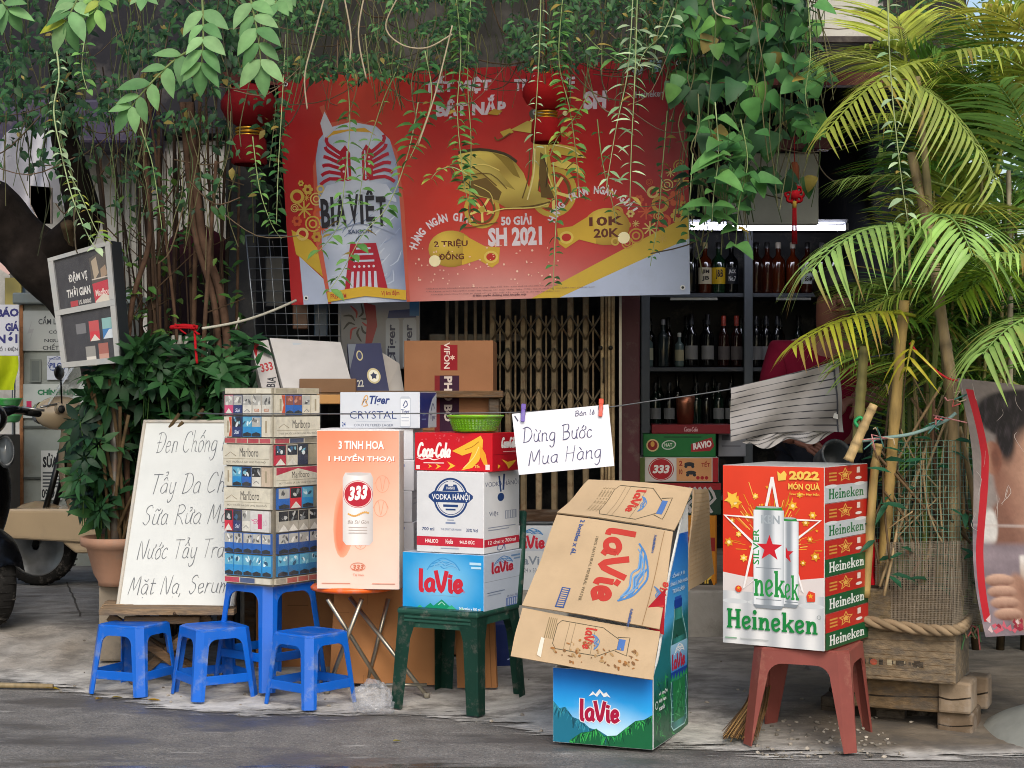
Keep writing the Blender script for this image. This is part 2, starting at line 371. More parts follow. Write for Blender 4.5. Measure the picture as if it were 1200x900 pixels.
    def arc_text(s, st, cx, cy, r, a0, a1, h_, col, bold=0.02, wk=0.62):
        n = len(st)
        for i, ch in enumerate(st):
            if ch == ' ': continue
            a = a0 + (a1 - a0) * (i + .5) / n; x = cx + r * math.cos(R(a)); y = cy + r * math.sin(R(a))
            tall = h_ * (1.3 if len(unicodedata.normalize('NFD', ch)) > 1 else 1.0); wd = h_ * (0.25 if ch in 'I1' else wk)
            s.text(ch, x - wd / 2, y - h_ / 2 - (tall - h_), x + wd / 2, y + h_ / 2, col, bold, 0, a + 90); s.k -= 1
        s.k += 1
    def stroke(s, pts, wd, col, sm=4, closed=False, taper=False, vary=0):
        p = [Vector((a[0], a[1])) for a in pts]
        if sm and len(p) > 2: p = crom(p, sm, closed)
        if closed: p = p + [p[0]]
        n = len(p); vs_ = []; fs = []
        for i in range(n):
            d = p[min(i + 1, n - 1)] - p[max(i - 1, 0)]
            if d.length < 1e-9: d = Vector((1, 0))
            d.normalize(); k = 1.0 if not vary else .55 + .75 * abs(math.sin(i * .31 + vary + p[0].x))
            if taper: k = 0.35 + 0.65 * math.sin(math.pi * min(1, max(0.03, i / (n - 1))))
            q = Vector((-d.y, d.x)) * wd / 2 * k
            ex = d * wd * 0.3 if i == n - 1 else (-d * wd * 0.3 if i == 0 else Vector((0, 0)))
            vs_ += [tuple(p[i] + q + ex), tuple(p[i] - q + ex)]
        for i in range(n - 1): fs.append([2 * i, 2 * i + 2, 2 * i + 3, 2 * i + 1][::-1])
        if s.warp: s.raw(vs_, [f[::-1] for f in fs], col); return
        s.mb.add([s.pt(a[0], a[1], (i // 2) * 6e-6) for i, a in enumerate(vs_)], [f[::-1] for f in fs], col, s.m); s.k += 1
    def hand(s, text, x0, ybase, cap, col, wd=0.5, slant=0.12, wx=1.0, jit=0.0, fit=None, rot=0, sm=4, taper=False):
        st, tw = strokes(text); u = cap / 9.0; ux = u * wx
        if fit: ux = fit / tw
        c, q = math.cos(R(rot)), math.sin(R(rot)); k0 = s.k
        for n_, a in enumerate(st):
            pts = []
            for x, y in a:
                X = (x + y * slant) * ux + rnd(-jit, jit); Y = -y * u + rnd(-jit, jit); pts.append((x0 + X * c - Y * q, ybase + X * q + Y * c))
            s.k = k0 + (n_ % 5) * .6; s.stroke(pts, wd, col, sm, taper=taper, vary=(n_ + 1) if jit else 0)
        s.k = k0 + 4
    def slab(s, word, x0, ybase, hcap, wtot, col):
        """bold slab lettering for green beer word"""
        adv = {'H': 8.2, 'e': 5.9, 'i': 3.5, 'n': 6.9, 'k': 7.0}
        tot = sum(adv[c] for c in word); ux = wtot / tot; uy = hcap / 8.0; x = x0
        def rc(a, b, c, d):
            s.rect(x + a * ux, ybase - d * uy, x + c * ux, ybase - b * uy, col); s.k -= 1
        for ch in word:
            if ch == 'H':
                for o in (0, 4.7): rc(o + .6, .8, o + 2.5, 7.2); rc(o, 0, o + 3.1, .8); rc(o, 7.2, o + 3.1, 8)
                rc(2.5, 3.5, 5.3, 4.6)
            elif ch == 'i':
                rc(.6, .8, 2.4, 4.5); rc(0, 0, 3, .8); rc(0, 4.5, 2.4, 5.2); s.ell(x + 1.5 * ux, ybase - 7.1 * uy, 1.1 * ux, 1.0 * uy, col, 12); s.k -= 1
            elif ch == 'n':
                rc(.6, .8, 2.4, 4.5); rc(0, 0, 3, .8); rc(0, 4.5, 2.4, 5.2); rc(3.6, 0, 6.4, .8)
                s.k += 1; s.stroke([(x + a * ux, ybase - b * uy) for a, b in ((2.0, 3.2), (3.2, 4.5), (4.6, 4.3), (5.0, 3), (5.0, .8))], 1.6 * ux, col, 3); s.k -= 2
            elif ch == 'k':
                rc(.6, .8, 2.4, 7.2); rc(0, 0, 3, .8); rc(0, 7.2, 2.4, 8); rc(4.0, 4.6, 6.6, 5.2); rc(4.2, 0, 6.9, .8)
                s.k += 1; s.stroke([(x + a * ux, ybase - b * uy) for a, b in ((2.2, 2.2), (5.2, 4.7))], 1.2 * ux, col, 0); s.stroke([(x + a * ux, ybase - b * uy) for a, b in ((3.2, 3.1), (5.6, .7))], 1.7 * ux, col, 0); s.k -= 3
            else:
                s.stroke([(x + a * ux, ybase - b * uy) for a, b in ((1.1, 2.2), (4.3, 3.2), (4.0, 4.6), (2.7, 5.0), (1.2, 4.2), (.9, 2.5), (1.4, .9), (2.9, .3), (4.6, 1.2))], 1.45 * ux, col, 3); s.k -= 1
            x += adv[ch] * ux
        s.k += 2

def carton(mb, px, py, Y, yaw, wf, ds, h_, col, m='paper', side=None, b=0.003, top=None, dz=0.0):
    """a box whose near bottom corner stands at photo point (px,py) and depth Y; returns panels (front, right) as (O,U,D)"""
    K = P(px, py, Y) + V(0, 0, dz); c, q = math.cos(R(yaw)), math.sin(R(yaw))
    Lf = V(-c, q, 0) * wf; Rt = V(q, c, 0) * ds; Z = V(0, 0, h_)
    X = Matrix((( c, q, 0), (-q, c, 0), (0, 0, 1))).to_4x4()
    ctr = K + Lf / 2 + Rt / 2 + Z / 2
    bm = bmesh.new(); bmesh.ops.create_cube(bm, size=1)
    for v in bm.verts: v.co = Vector((v.co.x * wf, v.co.y * ds, v.co.z * h_))
    if b: bmesh.ops.bevel(bm, geom=bm.edges[:], offset=b, segments=2, affect='EDGES', profile=0.5)
    mb.bm(bm, col, m, False, Matrix.Translation(ctr) @ X)
    return K, (K + Lf + Z, -Lf, -Z), (K + Z, Rt, -Z), (K + Lf + Rt + Z, -Lf, -Rt)
# ================================================================= SETTING
from mathutils import noise as mnoise
def nz(x, y, z=0.0, s=1.0): return mnoise.noise((x * s, y * s, z))
_edge = [(-30, 7.6), (-6, 7.3)] + [tuple(G(a, b)[:2]) for a, b in ((0, 800), (110, 818), (200, 834), (300, 842), (450, 840), (570, 848), (660, 866), (800, 880), (930, 888), (1060, 893), (1200, 889))] + [(4, 5.05), (30, 4.6)]
def edge_y(x):
    for (a, b), (c, d) in zip(_edge, _edge[1:]):
        if a <= x <= c: return b + (d - b) * (x - a) / (c - a)
    return 5.0
def sstep(a, b, x):
    t = max(0, min(1, (x - a) / (b - a))); return t * t * (3 - 2 * t)
def gz(x, y):
    t = y - edge_y(x)
    z = 0.004 + 0.035 * sstep(0.02, 0.8, t) + 0.02 * sstep(0.5, 1.6, t)
    left = sstep(-1.05, -1.5, x)
    z += left * 0.075 * sstep(6.75, 7.45, y)
    z += 0.006 * nz(x, y, 0, 3.0) * sstep(0.05, 0.4, t)
    z += left * (0.03 * max(0, nz(x, y, 4, 9)) + .022 * max(0, nz(x, y, 6, 22))) * sstep(6.7, 7.0, y) * sstep(7.6, 7.2, y)
    return z

def road_mat():
    m = bpy.data.materials.new('asphalt'); m.use_nodes = True; t = m.node_tree; N = t.nodes; L = t.links; b = N['Principled BSDF']
    tc = N.new('ShaderNodeTexCoord')
    def noise(sc, det=6, ro=.6, sx=None):
        n = N.new('ShaderNodeTexNoise'); n.inputs['Scale'].default_value = sc; n.inputs['Detail'].default_value = det; n.inputs['Roughness'].default_value = ro
        src = tc.outputs['Object']
        if sx:
            mp = N.new('ShaderNodeMapping'); mp.inputs['Scale'].default_value = sx; L.new(src, mp.inputs[0]); src = mp.outputs[0]
        L.new(src, n.inputs['Vector']); return n.outputs['Fac']
    def ramp(src, a, c, x=0., y=1.):
        r = N.new('ShaderNodeMapRange'); r.inputs['From Min'].default_value = a; r.inputs['From Max'].default_value = c
        r.inputs['To Min'].default_value = x; r.inputs['To Max'].default_value = y; L.new(src, r.inputs['Value']); return r.outputs[0]
    def mixc(f, a, c):
        x = N.new('ShaderNodeMix'); x.data_type = 'RGBA'; L.new(f, x.inputs['Factor'])
        for s, k in ((a, 'A'), (c, 'B')):
            if isinstance(s, tuple): x.inputs[k].default_value = (*s, 1)
            else: L.new(s, x.inputs[k])
        return x.outputs['Result']
    def mth(op, a, c=None):
        x = N.new('ShaderNodeMath'); x.operation = op
        for i, s in enumerate((a, c)):
            if s is None: continue
            if isinstance(s, (int, float)): x.inputs[i].default_value = s
            else: L.new(s, x.inputs[i])
        return x.outputs[0]
    grain = noise(220, 3, .7); med = noise(9, 7, .65); big = noise(1.3, 4, .5); streak = noise(6, 7, .7, (.55, 2.6, 1))
    c = mixc(ramp(med, .3, .72), (.118, .108, .098), (.225, .208, .19))
    c = mixc(ramp(noise(75, 3, .8), .5, .62, 0, .75), c, (.06, .067, .064)); c = mixc(ramp(noise(110, 3, .8), .54, .66, 0, .8), c, (.36, .35, .33))
    c = mixc(ramp(grain, .28, .44, .5, 0), c, (.02, .019, .018))
    c = mixc(ramp(streak, .60, .66, 0, .7), c, (.42, .40, .37))
    # the dark wet strip along the gutter
    sep = N.new('ShaderNodeSeparateXYZ'); L.new(tc.outputs['Object'], sep.inputs[0])
    yy = mth('ADD', sep.outputs['Y'], mth('MULTIPLY', mth('SUBTRACT', noise(2.2, 4, .6, (.6, 1.6, 1)), .5), .5))
    wet = mth('MULTIPLY', mth('MULTIPLY', ramp(yy, 5.26, 5.08), ramp(sep.outputs['X'], .55, -.15)), ramp(noise(5, 5, .6, (.5, 2.5, 1)), .42, .56))
    damp = mth('MULTIPLY', ramp(noise(2.1, 6, .62, (.6, 1.5, 1)), .47, .60), .85)
    c = mixc(damp, c, (.085, .08, .078)); c = mixc(wet, c, (.082, .074, .066))
    L.new(c, b.inputs['Base Color'])
    ro = mth('SUBTRACT', ramp(med, .3, .7, .62, .9), mth('MULTIPLY', damp, .42))
    ro = mth('MULTIPLY', ro, mth('SUBTRACT', 1.0, mth('MULTIPLY', wet, .9)))
    L.new(ro, b.inputs['Roughness'])
    bp = N.new('ShaderNodeBump'); bp.inputs['Distance'].default_value = .006
    L.new(mth('SUBTRACT', .6, mth('MULTIPLY', wet, .57)), bp.inputs['Strength']); L.new(noise(70, 5, .7), bp.inputs['Height']); L.new(bp.outputs[0], b.inputs['Normal'])
    MATS['asphalt'] = m
road_mat()
mb = MB()
xs = [-400, -60, -20, -8] + [-4 + .5 * i for i in range(17)] + [8, 20, 60, 400]; ys = [-400, -60, -15, 0, 2, 3, 4, 5, 6, 7, 8, 10, 20, 80, 900]
mb.add([(x, y, 0) for y in ys for x in xs], [[j * len(xs) + i, j * len(xs) + i + 1, (j + 1) * len(xs) + i + 1, (j + 1) * len(xs) + i] for j in range(len(ys) - 1) for i in range(len(xs) - 1)], '#505050', 'asphalt')
mb.build('road', kind='structure', origin=(0, 0, 0))

mat('pavement', 0.8, 0.3, var=0.26, vs_=13, bump=0.5, bs=70, dirt=0.62, dcol=(0.085, 0.078, 0.07), ds=5.5, dth=0.47, stretch=(.8, 1.3, 1))
mb = MB(); xs = [-30, -12, -6, -4] + [-3 + .03 * i for i in range(195)] + [3.5, 5, 12, 30]
ts = [-.14, -.07, 0, .04, .08] + [.13 + .07 * i for i in range(30)] + [2.5, 3, 4, 6, 10, 18]
vs_, cs = [], []
for t in ts:
    for x in xs:
        rag = 0.12 * nz(x, 0, 1, 3.0) + 0.07 * nz(x, 0, 2, 9) + 0.05 * nz(x, 0, 3, 27) + .03 * nz(x, 0, 4, 60) if -3.2 < x < 3.2 else 0
        y = edge_y(x) + t + rag * max(0, 1 - t / .25)
        z = max(gz(x, y), .004)
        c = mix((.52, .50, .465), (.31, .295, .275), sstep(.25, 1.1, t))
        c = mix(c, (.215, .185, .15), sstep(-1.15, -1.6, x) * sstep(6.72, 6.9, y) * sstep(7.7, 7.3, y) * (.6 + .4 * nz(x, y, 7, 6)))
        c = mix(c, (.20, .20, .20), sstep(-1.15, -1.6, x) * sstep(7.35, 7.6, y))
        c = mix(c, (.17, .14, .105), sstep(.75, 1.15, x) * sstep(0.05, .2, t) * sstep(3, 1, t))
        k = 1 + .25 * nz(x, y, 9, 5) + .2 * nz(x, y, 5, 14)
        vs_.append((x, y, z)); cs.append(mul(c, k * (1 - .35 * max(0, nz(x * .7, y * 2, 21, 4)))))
n = len(xs)
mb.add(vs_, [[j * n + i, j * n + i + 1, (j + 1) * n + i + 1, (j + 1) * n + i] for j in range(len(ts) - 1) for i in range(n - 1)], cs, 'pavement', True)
def groove(a, b, wd=.009):
    a = Vector(a); b = Vector(b); k = 14; d = (b - a).normalized(); q = V(-d.y, d.x, 0) * wd / 2; vv = []
    for i in range(k + 1):
        p = a.lerp(b, i / k); z = gz(p.x, p.y) + .004; j = V(nz(p.x, p.y, 3, 8), nz(p.x, p.y, 8, 8), 0) * .012
        vv += [V(p.x, p.y, z) + q + j, V(p.x, p.y, z) - q + j]
    mb.add(vv, [[2 * i, 2 * i + 1, 2 * i + 3, 2 * i + 2] for i in range(k)], (.05, .048, .045), 'pavement')
groove((-3.4, 7.72, 0), (-1.45, 7.85, 0)); groove((-3.4, 8.35, 0), (-1.45, 8.5, 0)); groove((-2.05, 7.7, 0), (-2.5, 9.1, 0)); groove((-2.75, 7.7, 0), (-3.4, 9.1, 0)); groove((-3.4, 9.0, 0), (-1.5, 9.15, 0))
mb.build('pavement', kind='structure', origin=(0, 0, 0))
PV = bpy.data.objects['pavement'].data; PC = PV.color_attributes['Col'].data
for lp in PV.loops:
    q = PV.vertices[lp.vertex_index].co; d_ = PC[lp.index]; c4 = list(d_.color); c4[3] = max(0, min(1, (q.y - edge_y(q.x) + .16) / .42)); d_.color = c4
t_ = MATS['pavement'].node_tree; n_ = t_.nodes.new('ShaderNodeTexNoise'); n_.inputs['Scale'].default_value = 9; n_.inputs['Detail'].default_value = 7; n_.inputs['Roughness'].default_value = .68
m_ = t_.nodes.new('ShaderNodeMapping'); m_.inputs['Scale'].default_value = (.45, 1.9, 1); t_.links.new(t_.nodes['Texture Coordinate'].outputs['Object'], m_.inputs[0]); t_.links.new(m_.outputs[0], n_.inputs[0])
a_ = t_.nodes.new('ShaderNodeMath'); a_.operation = 'MULTIPLY_ADD'; t_.links.new(n_.outputs['Fac'], a_.inputs[0]); a_.inputs[1].default_value = 2.0; a_.inputs[2].default_value = -1.0
b_ = t_.nodes.new('ShaderNodeMath'); b_.operation = 'ADD'; t_.links.new(a_.outputs[0], b_.inputs[0]); t_.links.new(t_.nodes['Attribute'].outputs['Alpha'], b_.inputs[1])
r_ = t_.nodes.new('ShaderNodeMapRange'); r_.inputs['From Min'].default_value = .42; r_.inputs['From Max'].default_value = .56; t_.links.new(b_.outputs[0], r_.inputs['Value']); t_.links.new(r_.outputs[0], t_.nodes['Principled BSDF'].inputs['Alpha'])

# raised concrete floor of the shop with its step
FZ = 0.274
mb = MB(); mb.box((.39, 9.2, FZ / 2 - .05), (3.3, 3.4, FZ + .1), (.30, .285, .26), 'concrete', b=.012)
mb.build('shop_floor', kind='structure')

# ---------------------------------------------------------------- the shop
shop = thing('shop_building', 'dark open shop front behind the red banner with bottle shelves inside', 'shop', (0.25, 7.6, 0))
D1 = '#34363a'
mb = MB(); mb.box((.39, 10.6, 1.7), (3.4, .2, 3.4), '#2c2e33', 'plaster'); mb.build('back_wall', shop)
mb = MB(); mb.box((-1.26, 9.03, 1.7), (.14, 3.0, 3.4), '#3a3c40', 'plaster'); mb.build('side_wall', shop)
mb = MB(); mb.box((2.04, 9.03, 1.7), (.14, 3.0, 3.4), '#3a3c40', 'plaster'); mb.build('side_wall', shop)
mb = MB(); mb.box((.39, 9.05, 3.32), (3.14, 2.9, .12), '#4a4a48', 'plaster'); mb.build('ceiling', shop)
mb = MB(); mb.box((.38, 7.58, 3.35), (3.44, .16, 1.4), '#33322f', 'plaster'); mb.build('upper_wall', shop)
mb = MB(); mb.box((.38, 7.47, 2.63), (3.44, .06, .06), '#5a2a28', 'rusty_metal'); mb.build('lintel', shop)
# pale board over the bottle shelf, maroon strip above
mb = MB(); mb.box(tuple(P(905, 222, 8.2)), (.46, .05, .36), '#a9aca4', 'plaster', b=.004); mb.build('fascia_board', shop)
mb = MB(); mb.box(tuple(P(900, 168, 8.15)), (.62, .08, .07), '#5c2330', 'dull_paint', b=.004); mb.build('fascia_strip', shop)
# steel awning over the front, above the picture
mb = MB()
for i in range(9): mb.tube([(-2.6 + .62 * i, 7.5, 3.25), (-2.6 + .62 * i, 5.9, 2.98)], .018, '#55554f', 'rusty_metal', 6)
for y, z in ((7.3, 3.25), (6.7, 3.15), (6.1, 3.05)): mb.tube([(-2.75, y, z), (2.55, y, z)], .016, '#55554f', 'rusty_metal', 6)
mb.build('awning_frame', shop)

sb = thing('wall_box', 'blank off white box sign above the palm and shop entrance', 'box sign', P(988, 48, 7.0))
mb = MB(); mb.box(tuple(P(986, 0, 7.05)), (.33, .16, .36), '#c6c4bb', 'dull_paint', b=.006); mb.build('box_body', sb)
mb = MB(); mb.box(tuple(P(986, 52, 7.05)), (.36, .19, .03), '#2e2422', 'dull_paint', b=.004); mb.build('trim', sb)

# neighbouring house at the left, blocks at the right
nb = thing('neighbour_building', 'grey house wall with a shuttered window behind the thin stems', 'building', (-4, 10.9, 0))
mb = MB(); mb.box((-4.6, 11.0, 1.45), (6.2, .2, 2.9), '#b8b7b3', 'plaster'); mb.build('wall', nb)
mb = MB(); mb.box((-4.6, 10.95, 4.0), (6.3, .4, 2.15), '#26262b', 'plaster'); mb.build('upper_storey', nb)
mb = MB()
for i in range(22): mb.box((-2.62 + .045 * i, 10.86, 2.3), (.03, .02, 1.0), '#8e8d88', 'dull_paint')
mb.build('shutter', nb)
mb = MB(); mb.box((-2.95, 10.85, 1.98), (.75, .03, .34), '#3c4b5c', 'glass'); win = mb.build('window', nb)
mb = MB()
for x in (-3.33, -2.95, -2.57): mb.box((x, 10.82, 1.98), (.03, .03, .4), '#6a6a66', 'dull_paint')
for z in (1.79, 2.17): mb.box((-2.95, 10.82, z), (.79, .028, .03), '#6a6a66', 'dull_paint')
mb.build('frame', win)
mb = MB(); mb.box((-3.6, 10.5, 2.92), (2.6, .5, .28), '#2a2440', 'dull_paint', b=.02); mb.build('awning', nb)
mb = MB(); mb.box((-5.4, 10.86, 1.1), (2.6, .06, 2.0), '#2b2a2c', 'dull_paint'); mb.build('doorway', nb)

rw = thing('garden_wall', 'dark mossy wall standing behind the palm clump', 'wall', (3.4, 8.1, 0))
mb = MB(); mb.box((3.4, 8.2, .95), (2.5, .2, 1.9), '#3a4034', 'plaster', b=.01); mb.build('masonry', rw)
mb = MB(); mb.box((3.4, 8.2, 1.93), (2.6, .28, .06), '#5a5d52', 'concrete', b=.008); mb.build('coping', rw)
# ================================================================= STOOLS AND CHAIRS
def make_stool(name, h, top, bot, lt, lb, apron, r, col, m, rail=None, ch=.022, th=.006):
    root = thing(name, 'x', 'stool'); at, ab = top / 2, bot / 2
    def a_(z): return ab + (at - ab) * z / h
    zap = h - apron; rows = []
    for i in range(7):
        z = (zap - r) * i / 6; L_ = lb + (lt - lb) * i / 6; rows.append((z, a_(z) - L_))
    for i in range(1, 7):
        q = i / 6 * math.pi / 2; z = zap - r + r * math.sin(q); rows.append((z, a_(zap - r) - lt - r * (1 - math.cos(q))))
    rows += [(zap, 0.0), (h - .004, 0.0)]
    mb = MB(); vv = []; fs = []
    for z, inn in rows:
        a = a_(z); vv += [(a, inn, z), (a, a - ch, z), (a - ch, a, z), (inn, a, z)]
    for i in range(len(rows) - 1):
        for j in range(3): fs.append([4 * i + j, 4 * i + j + 1, 4 * i + 5 + j, 4 * i + 4 + j])
    bm = bmesh.new(); bv = [bm.verts.new(p) for p in vv]
    for f in fs: bm.faces.new([bv[i] for i in f])
    bmesh.ops.remove_doubles(bm, verts=bm.verts[:], dist=1e-6)
    bmesh.ops.solidify(bm, geom=bm.faces[:], thickness=th)
    mb.bm(bm, col, m)
    leg = mb.build('leg', root)
    for k in range(1, 4):
        l2 = leg.copy(); COL.objects.link(l2); l2.parent = root; l2.rotation_euler.z = R(90 * k)
    mb = MB(); rings = [(h - .022, at + .001, ch), (h - .006, at + .001, ch), (h, at - .007, ch), (h - .002, at - .022, ch), (h - .002, .02, .005)]
    vv = []; fs = []
    for z, a, c in rings:
        vv += [(a, -a + c, z), (a, a - c, z), (a - c, a, z), (-a + c, a, z), (-a, a - c, z), (-a, -a + c, z), (-a + c, -a, z), (a - c, -a, z)]
    for i in range(len(rings) - 1):
        for j in range(8): fs.append([8 * i + j, 8 * i + (j + 1) % 8, 8 * i + 8 + (j + 1) % 8, 8 * i + 8 + j])
    fs.append([8 * (len(rings) - 1) + j for j in range(8)]); mb.add(vv, fs, col, m); mb.build('seat', root)
    if rail:
        mb = MB(); a = a_(rail); L_ = lb + (lt - lb) * rail / (zap - r)
        mb.box((a - .006, 0, rail), (.007, 2 * (a - L_) + .012, .034), col, m, b=.002)
        rl = mb.build('rail', root)
        for k in range(1, 4):
            l2 = rl.copy(); COL.objects.link(l2); l2.parent = root; l2.rotation_euler.z = R(90 * k)
    return root
def setstool(s, px, Y, rz, label, group=None, z=None):
    p = P(px, 470, Y); s.location = (p.x, Y, gz(p.x, Y) if z is None else z); s.rotation_euler.z = rz; s['label'] = label
    if group: s['group'] = group
    return s
BL = '#0d60c6'
lo = make_stool('plastic_stool', .268, .215, .268, .045, .039, .040, .035, BL, 'plastic', rail=.075, ch=.024)
s1 = dup(lo, (0, 0, 0)); s2 = dup(lo, (0, 0, 0)); gp = 'low blue plastic stools'
setstool(lo, 157, 6.40, R(-23), 'low blue plastic stool in front of the wooden folding stool', gp)
setstool(s1, 251, 6.28, R(-57), 'low blue plastic stool between the two other low blue stools', gp)
setstool(s2, 364, 6.13, R(-40), 'low blue plastic stool beside the crumpled clear plastic bag', gp)
tall = make_stool('plastic_stool', .425, .265, .345, .052, .045, .05, .05, BL, 'plastic', rail=.13, ch=.028)
setstool(tall, 317, 6.43, R(-40), 'tall blue plastic stool carrying the cigarette pack display')
red = make_stool('plastic_stool', .325, .315, .375, .062, .036, .05, .05, '#87463e', 'red_worn_plastic', ch=.034)
setstool(red, 948, 5.46, R(-22), 'worn brownish red plastic stool under the big beer carton display')

# green chair: seat, four legs, backrest at its right rear side
GR = '#1f4a3d'
cx, cy = P(538, 470, 6.1).x, 6.1
ch_ = thing('plastic_chair', 'old dark green plastic chair loaded with three stacked cartons', 'chair', (cx, cy, gz(cx, cy)), rz=R(-27))
ZS = .372; 
def gleg(x0, y0, x1, y1, sx, sy):
    mb = MB(); bm = bmesh.new(); v = []
    for t in (0, .35, .7, .9, 1):
        X = x1 + (x0 - x1) * t; Y_ = y1 + (y0 - y1) * t; z = ZS * t; q = .050 + .014 * t + (.05 * max(0, t - .85) / .15)
        v += [bm.verts.new((X - sx * q, Y_, z)), bm.verts.new((X, Y_, z)), bm.verts.new((X, Y_ - sy * q, z))]
    for i in range(4):
        for j in range(2): bm.faces.new([v[3 * i + j], v[3 * i + j + 1], v[3 * i + 4 + j], v[3 * i + 3 + j]])
    bmesh.ops.solidify(bm, geom=bm.faces[:], thickness=.007); mb.bm(bm, GR, 'worn_plastic'); mb.build('leg', ch_)
hw = .165
for sx in (-1, 1):
    for sy in (-1, 1): gleg(sx * hw, sy * hw, sx * (hw + .02), sy * (hw + .025), sx, sy)
mb = MB(); mb.box((0, 0, ZS - .012), (2 * hw + .012, 2 * hw + .012, .022), GR, 'worn_plastic', b=.008)
for sy in (-1, 1):
    for k in range(2): mb.box((0, sy * (hw + .002), ZS - .032 - .014 * k), (2 * hw - .05, .008, .009), GR, 'worn_plastic', b=.002)
    mb.box((0, sy * (hw - .004), ZS - .045), (2 * hw - .03, .006, .05), GR, 'worn_plastic')
    mb.box((sy * (hw - .004), 0, ZS - .035), (.006, 2 * hw - .03, .035), GR, 'worn_plastic')
mb.build('seat', ch_)
mb = MB()
for sx in (-1, 1): mb.tube([(sx * hw, hw, ZS - .01), (sx * hw, hw + .03, ZS + .16), (sx * (hw - .01), hw + .07, ZS + .34)], [.016, .014, .012], GR, 'worn_plastic', 6)
mb.box((0, hw + .066, ZS + .32), (2 * hw, .014, .05), GR, 'worn_plastic', b=.006)
for k in range(5): mb.box((-.12 + .06 * k, hw + .045, ZS + .17), (.026, .010, .27), GR, 'worn_plastic', X=None)
mb.build('backrest', ch_)

# orange folding stool
ot = P(414, 470, 6.3); oz = P(414, 688, 6.14).z - .004
os_ = thing('folding_stool', 'round orange topped folding stool with thin crossed metal legs', 'stool', (ot.x, ot.y, gz(ot.x, ot.y)))
mb = MB(); X = Matrix.Translation((ot.x, ot.y, oz))
mb.lathe([(.001, 0), (.14, 0), (.158, -.003), (.166, -.010), (.163, -.020), (.150, -.024), (.001, -.022)], '#e8641c', 'plastic', 40, X); mb.build('seat', os_)
def mleg(a, b, name='leg'):
    mb = MB(); mb.tube([a, b], .0085, '#a9a395', 'metal', 8); mb.tube([Vector(b) + V(0, 0, .012), Vector(b) - V(0, 0, .006)], .012, '#8b8578', 'rubber', 8); mb.build(name, os_)
def gp_(px, py): p = G(px, py, .03); p.z = gz(p.x, p.y) + .008; return p
for a, b in (((384, 702, 6.2), (448, 806)), ((424, 702, 6.2), (383, 810)), ((410, 700, 6.36), (500, 814)), ((455, 702, 6.36), (430, 804))):
    mleg(P(*a), gp_(*b))
mb = MB(); mb.tube([P(452, 807, 6.1) + V(0, 0, .015), P(500, 807, 6.14) + V(0, 0, .015)], .006, '#a9a395', 'metal', 6); mb.build('crossbar', os_)

# wooden folding stool under the whiteboard
wz = P(118, 712, 6.45).z
wst = thing('folding_stool', 'weathered wooden folding stool carrying the whiteboard', 'stool', (P(200, 470, 6.45).x, 6.45, .07))
mb = MB()
for k, Yk in enumerate((6.43, 6.51, 6.59, 6.67)):
    a = P(118 + k * 2, 712, Yk).x; b = P(276, 712, Yk).x
    mb.box(((a + b) / 2, Yk, wz - .012), (b - a, .068, .024), mul('#8a7257', 1 + .12 * (-1) ** k), 'wood', b=.003)
mb.build('seat', wst)
def wleg(a, b):
    a = Vector(a); b = Vector(b); mb = MB(); Xm = Matrix.Translation((a + b) / 2) @ fr(b - a, (0, 1, 0)).to_4x4()
    mb.box((0, 0, 0), (.022, .036, (b - a).length), '#6d563f', 'wood', b=.003, X=Xm); mb.build('leg', wst)
for Yk in (6.47, 6.64):
    wleg(P(128, 722, Yk), (P(232, 722, Yk).x, Yk, gz(P(232, 722, Yk).x, Yk) + .01))
    wleg(P(246, 722, Yk + .03), (P(150, 722, Yk).x, Yk + .03, gz(P(150, 722, Yk).x, Yk) + .01))
mb = MB(); mb.box((P(190, 470, 6.45).x, 6.45, wz - .05), (.3, .018, .03), '#6d563f', 'wood', b=.003); mb.tube([P(205, 719, 6.395), P(205, 719, 6.40)], .008, '#4b3a2a', 'dark_metal', 8); mb.build('crossbar', wst)

# ================================================================= WHITEBOARD
WBO = P(139, 709, 6.56); a = R(7); lean = R(23); nrm = V(-math.sin(a), -math.cos(a), 0)
U_ = V(math.cos(a), -math.sin(a), 0); Z_ = (V(0, 0, math.cos(lean)) - nrm * math.sin(lean)); Z_ = Z_.normalized()
WW, WH = .47, .80
wb = thing('whiteboard', 'leaning whiteboard covered in faint black handwriting in Vietnamese', 'whiteboard', WBO)
N_ = U_.cross(Z_).normalized(); Xw = Matrix((U_, -N_, Z_)).transposed().to_4x4(); Xw.translation = WBO
mb = MB(); mb.box((WW / 2, .010, WH / 2), (WW, .012, WH), '#cdd0ce', 'gloss_print', X=Xw)
ar = Art(mb, WBO + Z_ * WH - (-N_) * (-.0) + N_ * -.003, U_ * WW, -Z_ * WH, 128, 218, 'gloss_print', start=1)
ar.O = WBO + Z_ * WH + N_ * (-.0035)
ink = '#65696e'
for tx, x, y, cap, wd in (('Đen Chống Nắng', 17, 38, 25, 112), ('Tẩy Da Chết', 17, 88, 24, 104), ('Sữa Rửa Mặt', 13, 125, 23, 108), ('Nước Tẩy Trang', 12, 165, 22, 118), ('Mặt Nạ, Serum', 8, 206, 21, 116)):
    ar.hand(tx, x, y, cap, ink, .8, .24, fit=wd, jit=.45, rot=-2, taper=False)
mb.build('panel', wb)
mb = MB()
for c, s in (((WW / 2, .008, -.004), (WW + .02, .022, .014)), ((WW / 2, .008, WH + .004), (WW + .02, .022, .014)), ((-.004, .008, WH / 2), (.014, .0215, WH)), ((WW + .004, .008, WH / 2), (.014, .0215, WH))):
    mb.box(c, s, '#b9b2a6', 'plastic', b=.003, X=Xw)
mb.build('frame', wb)

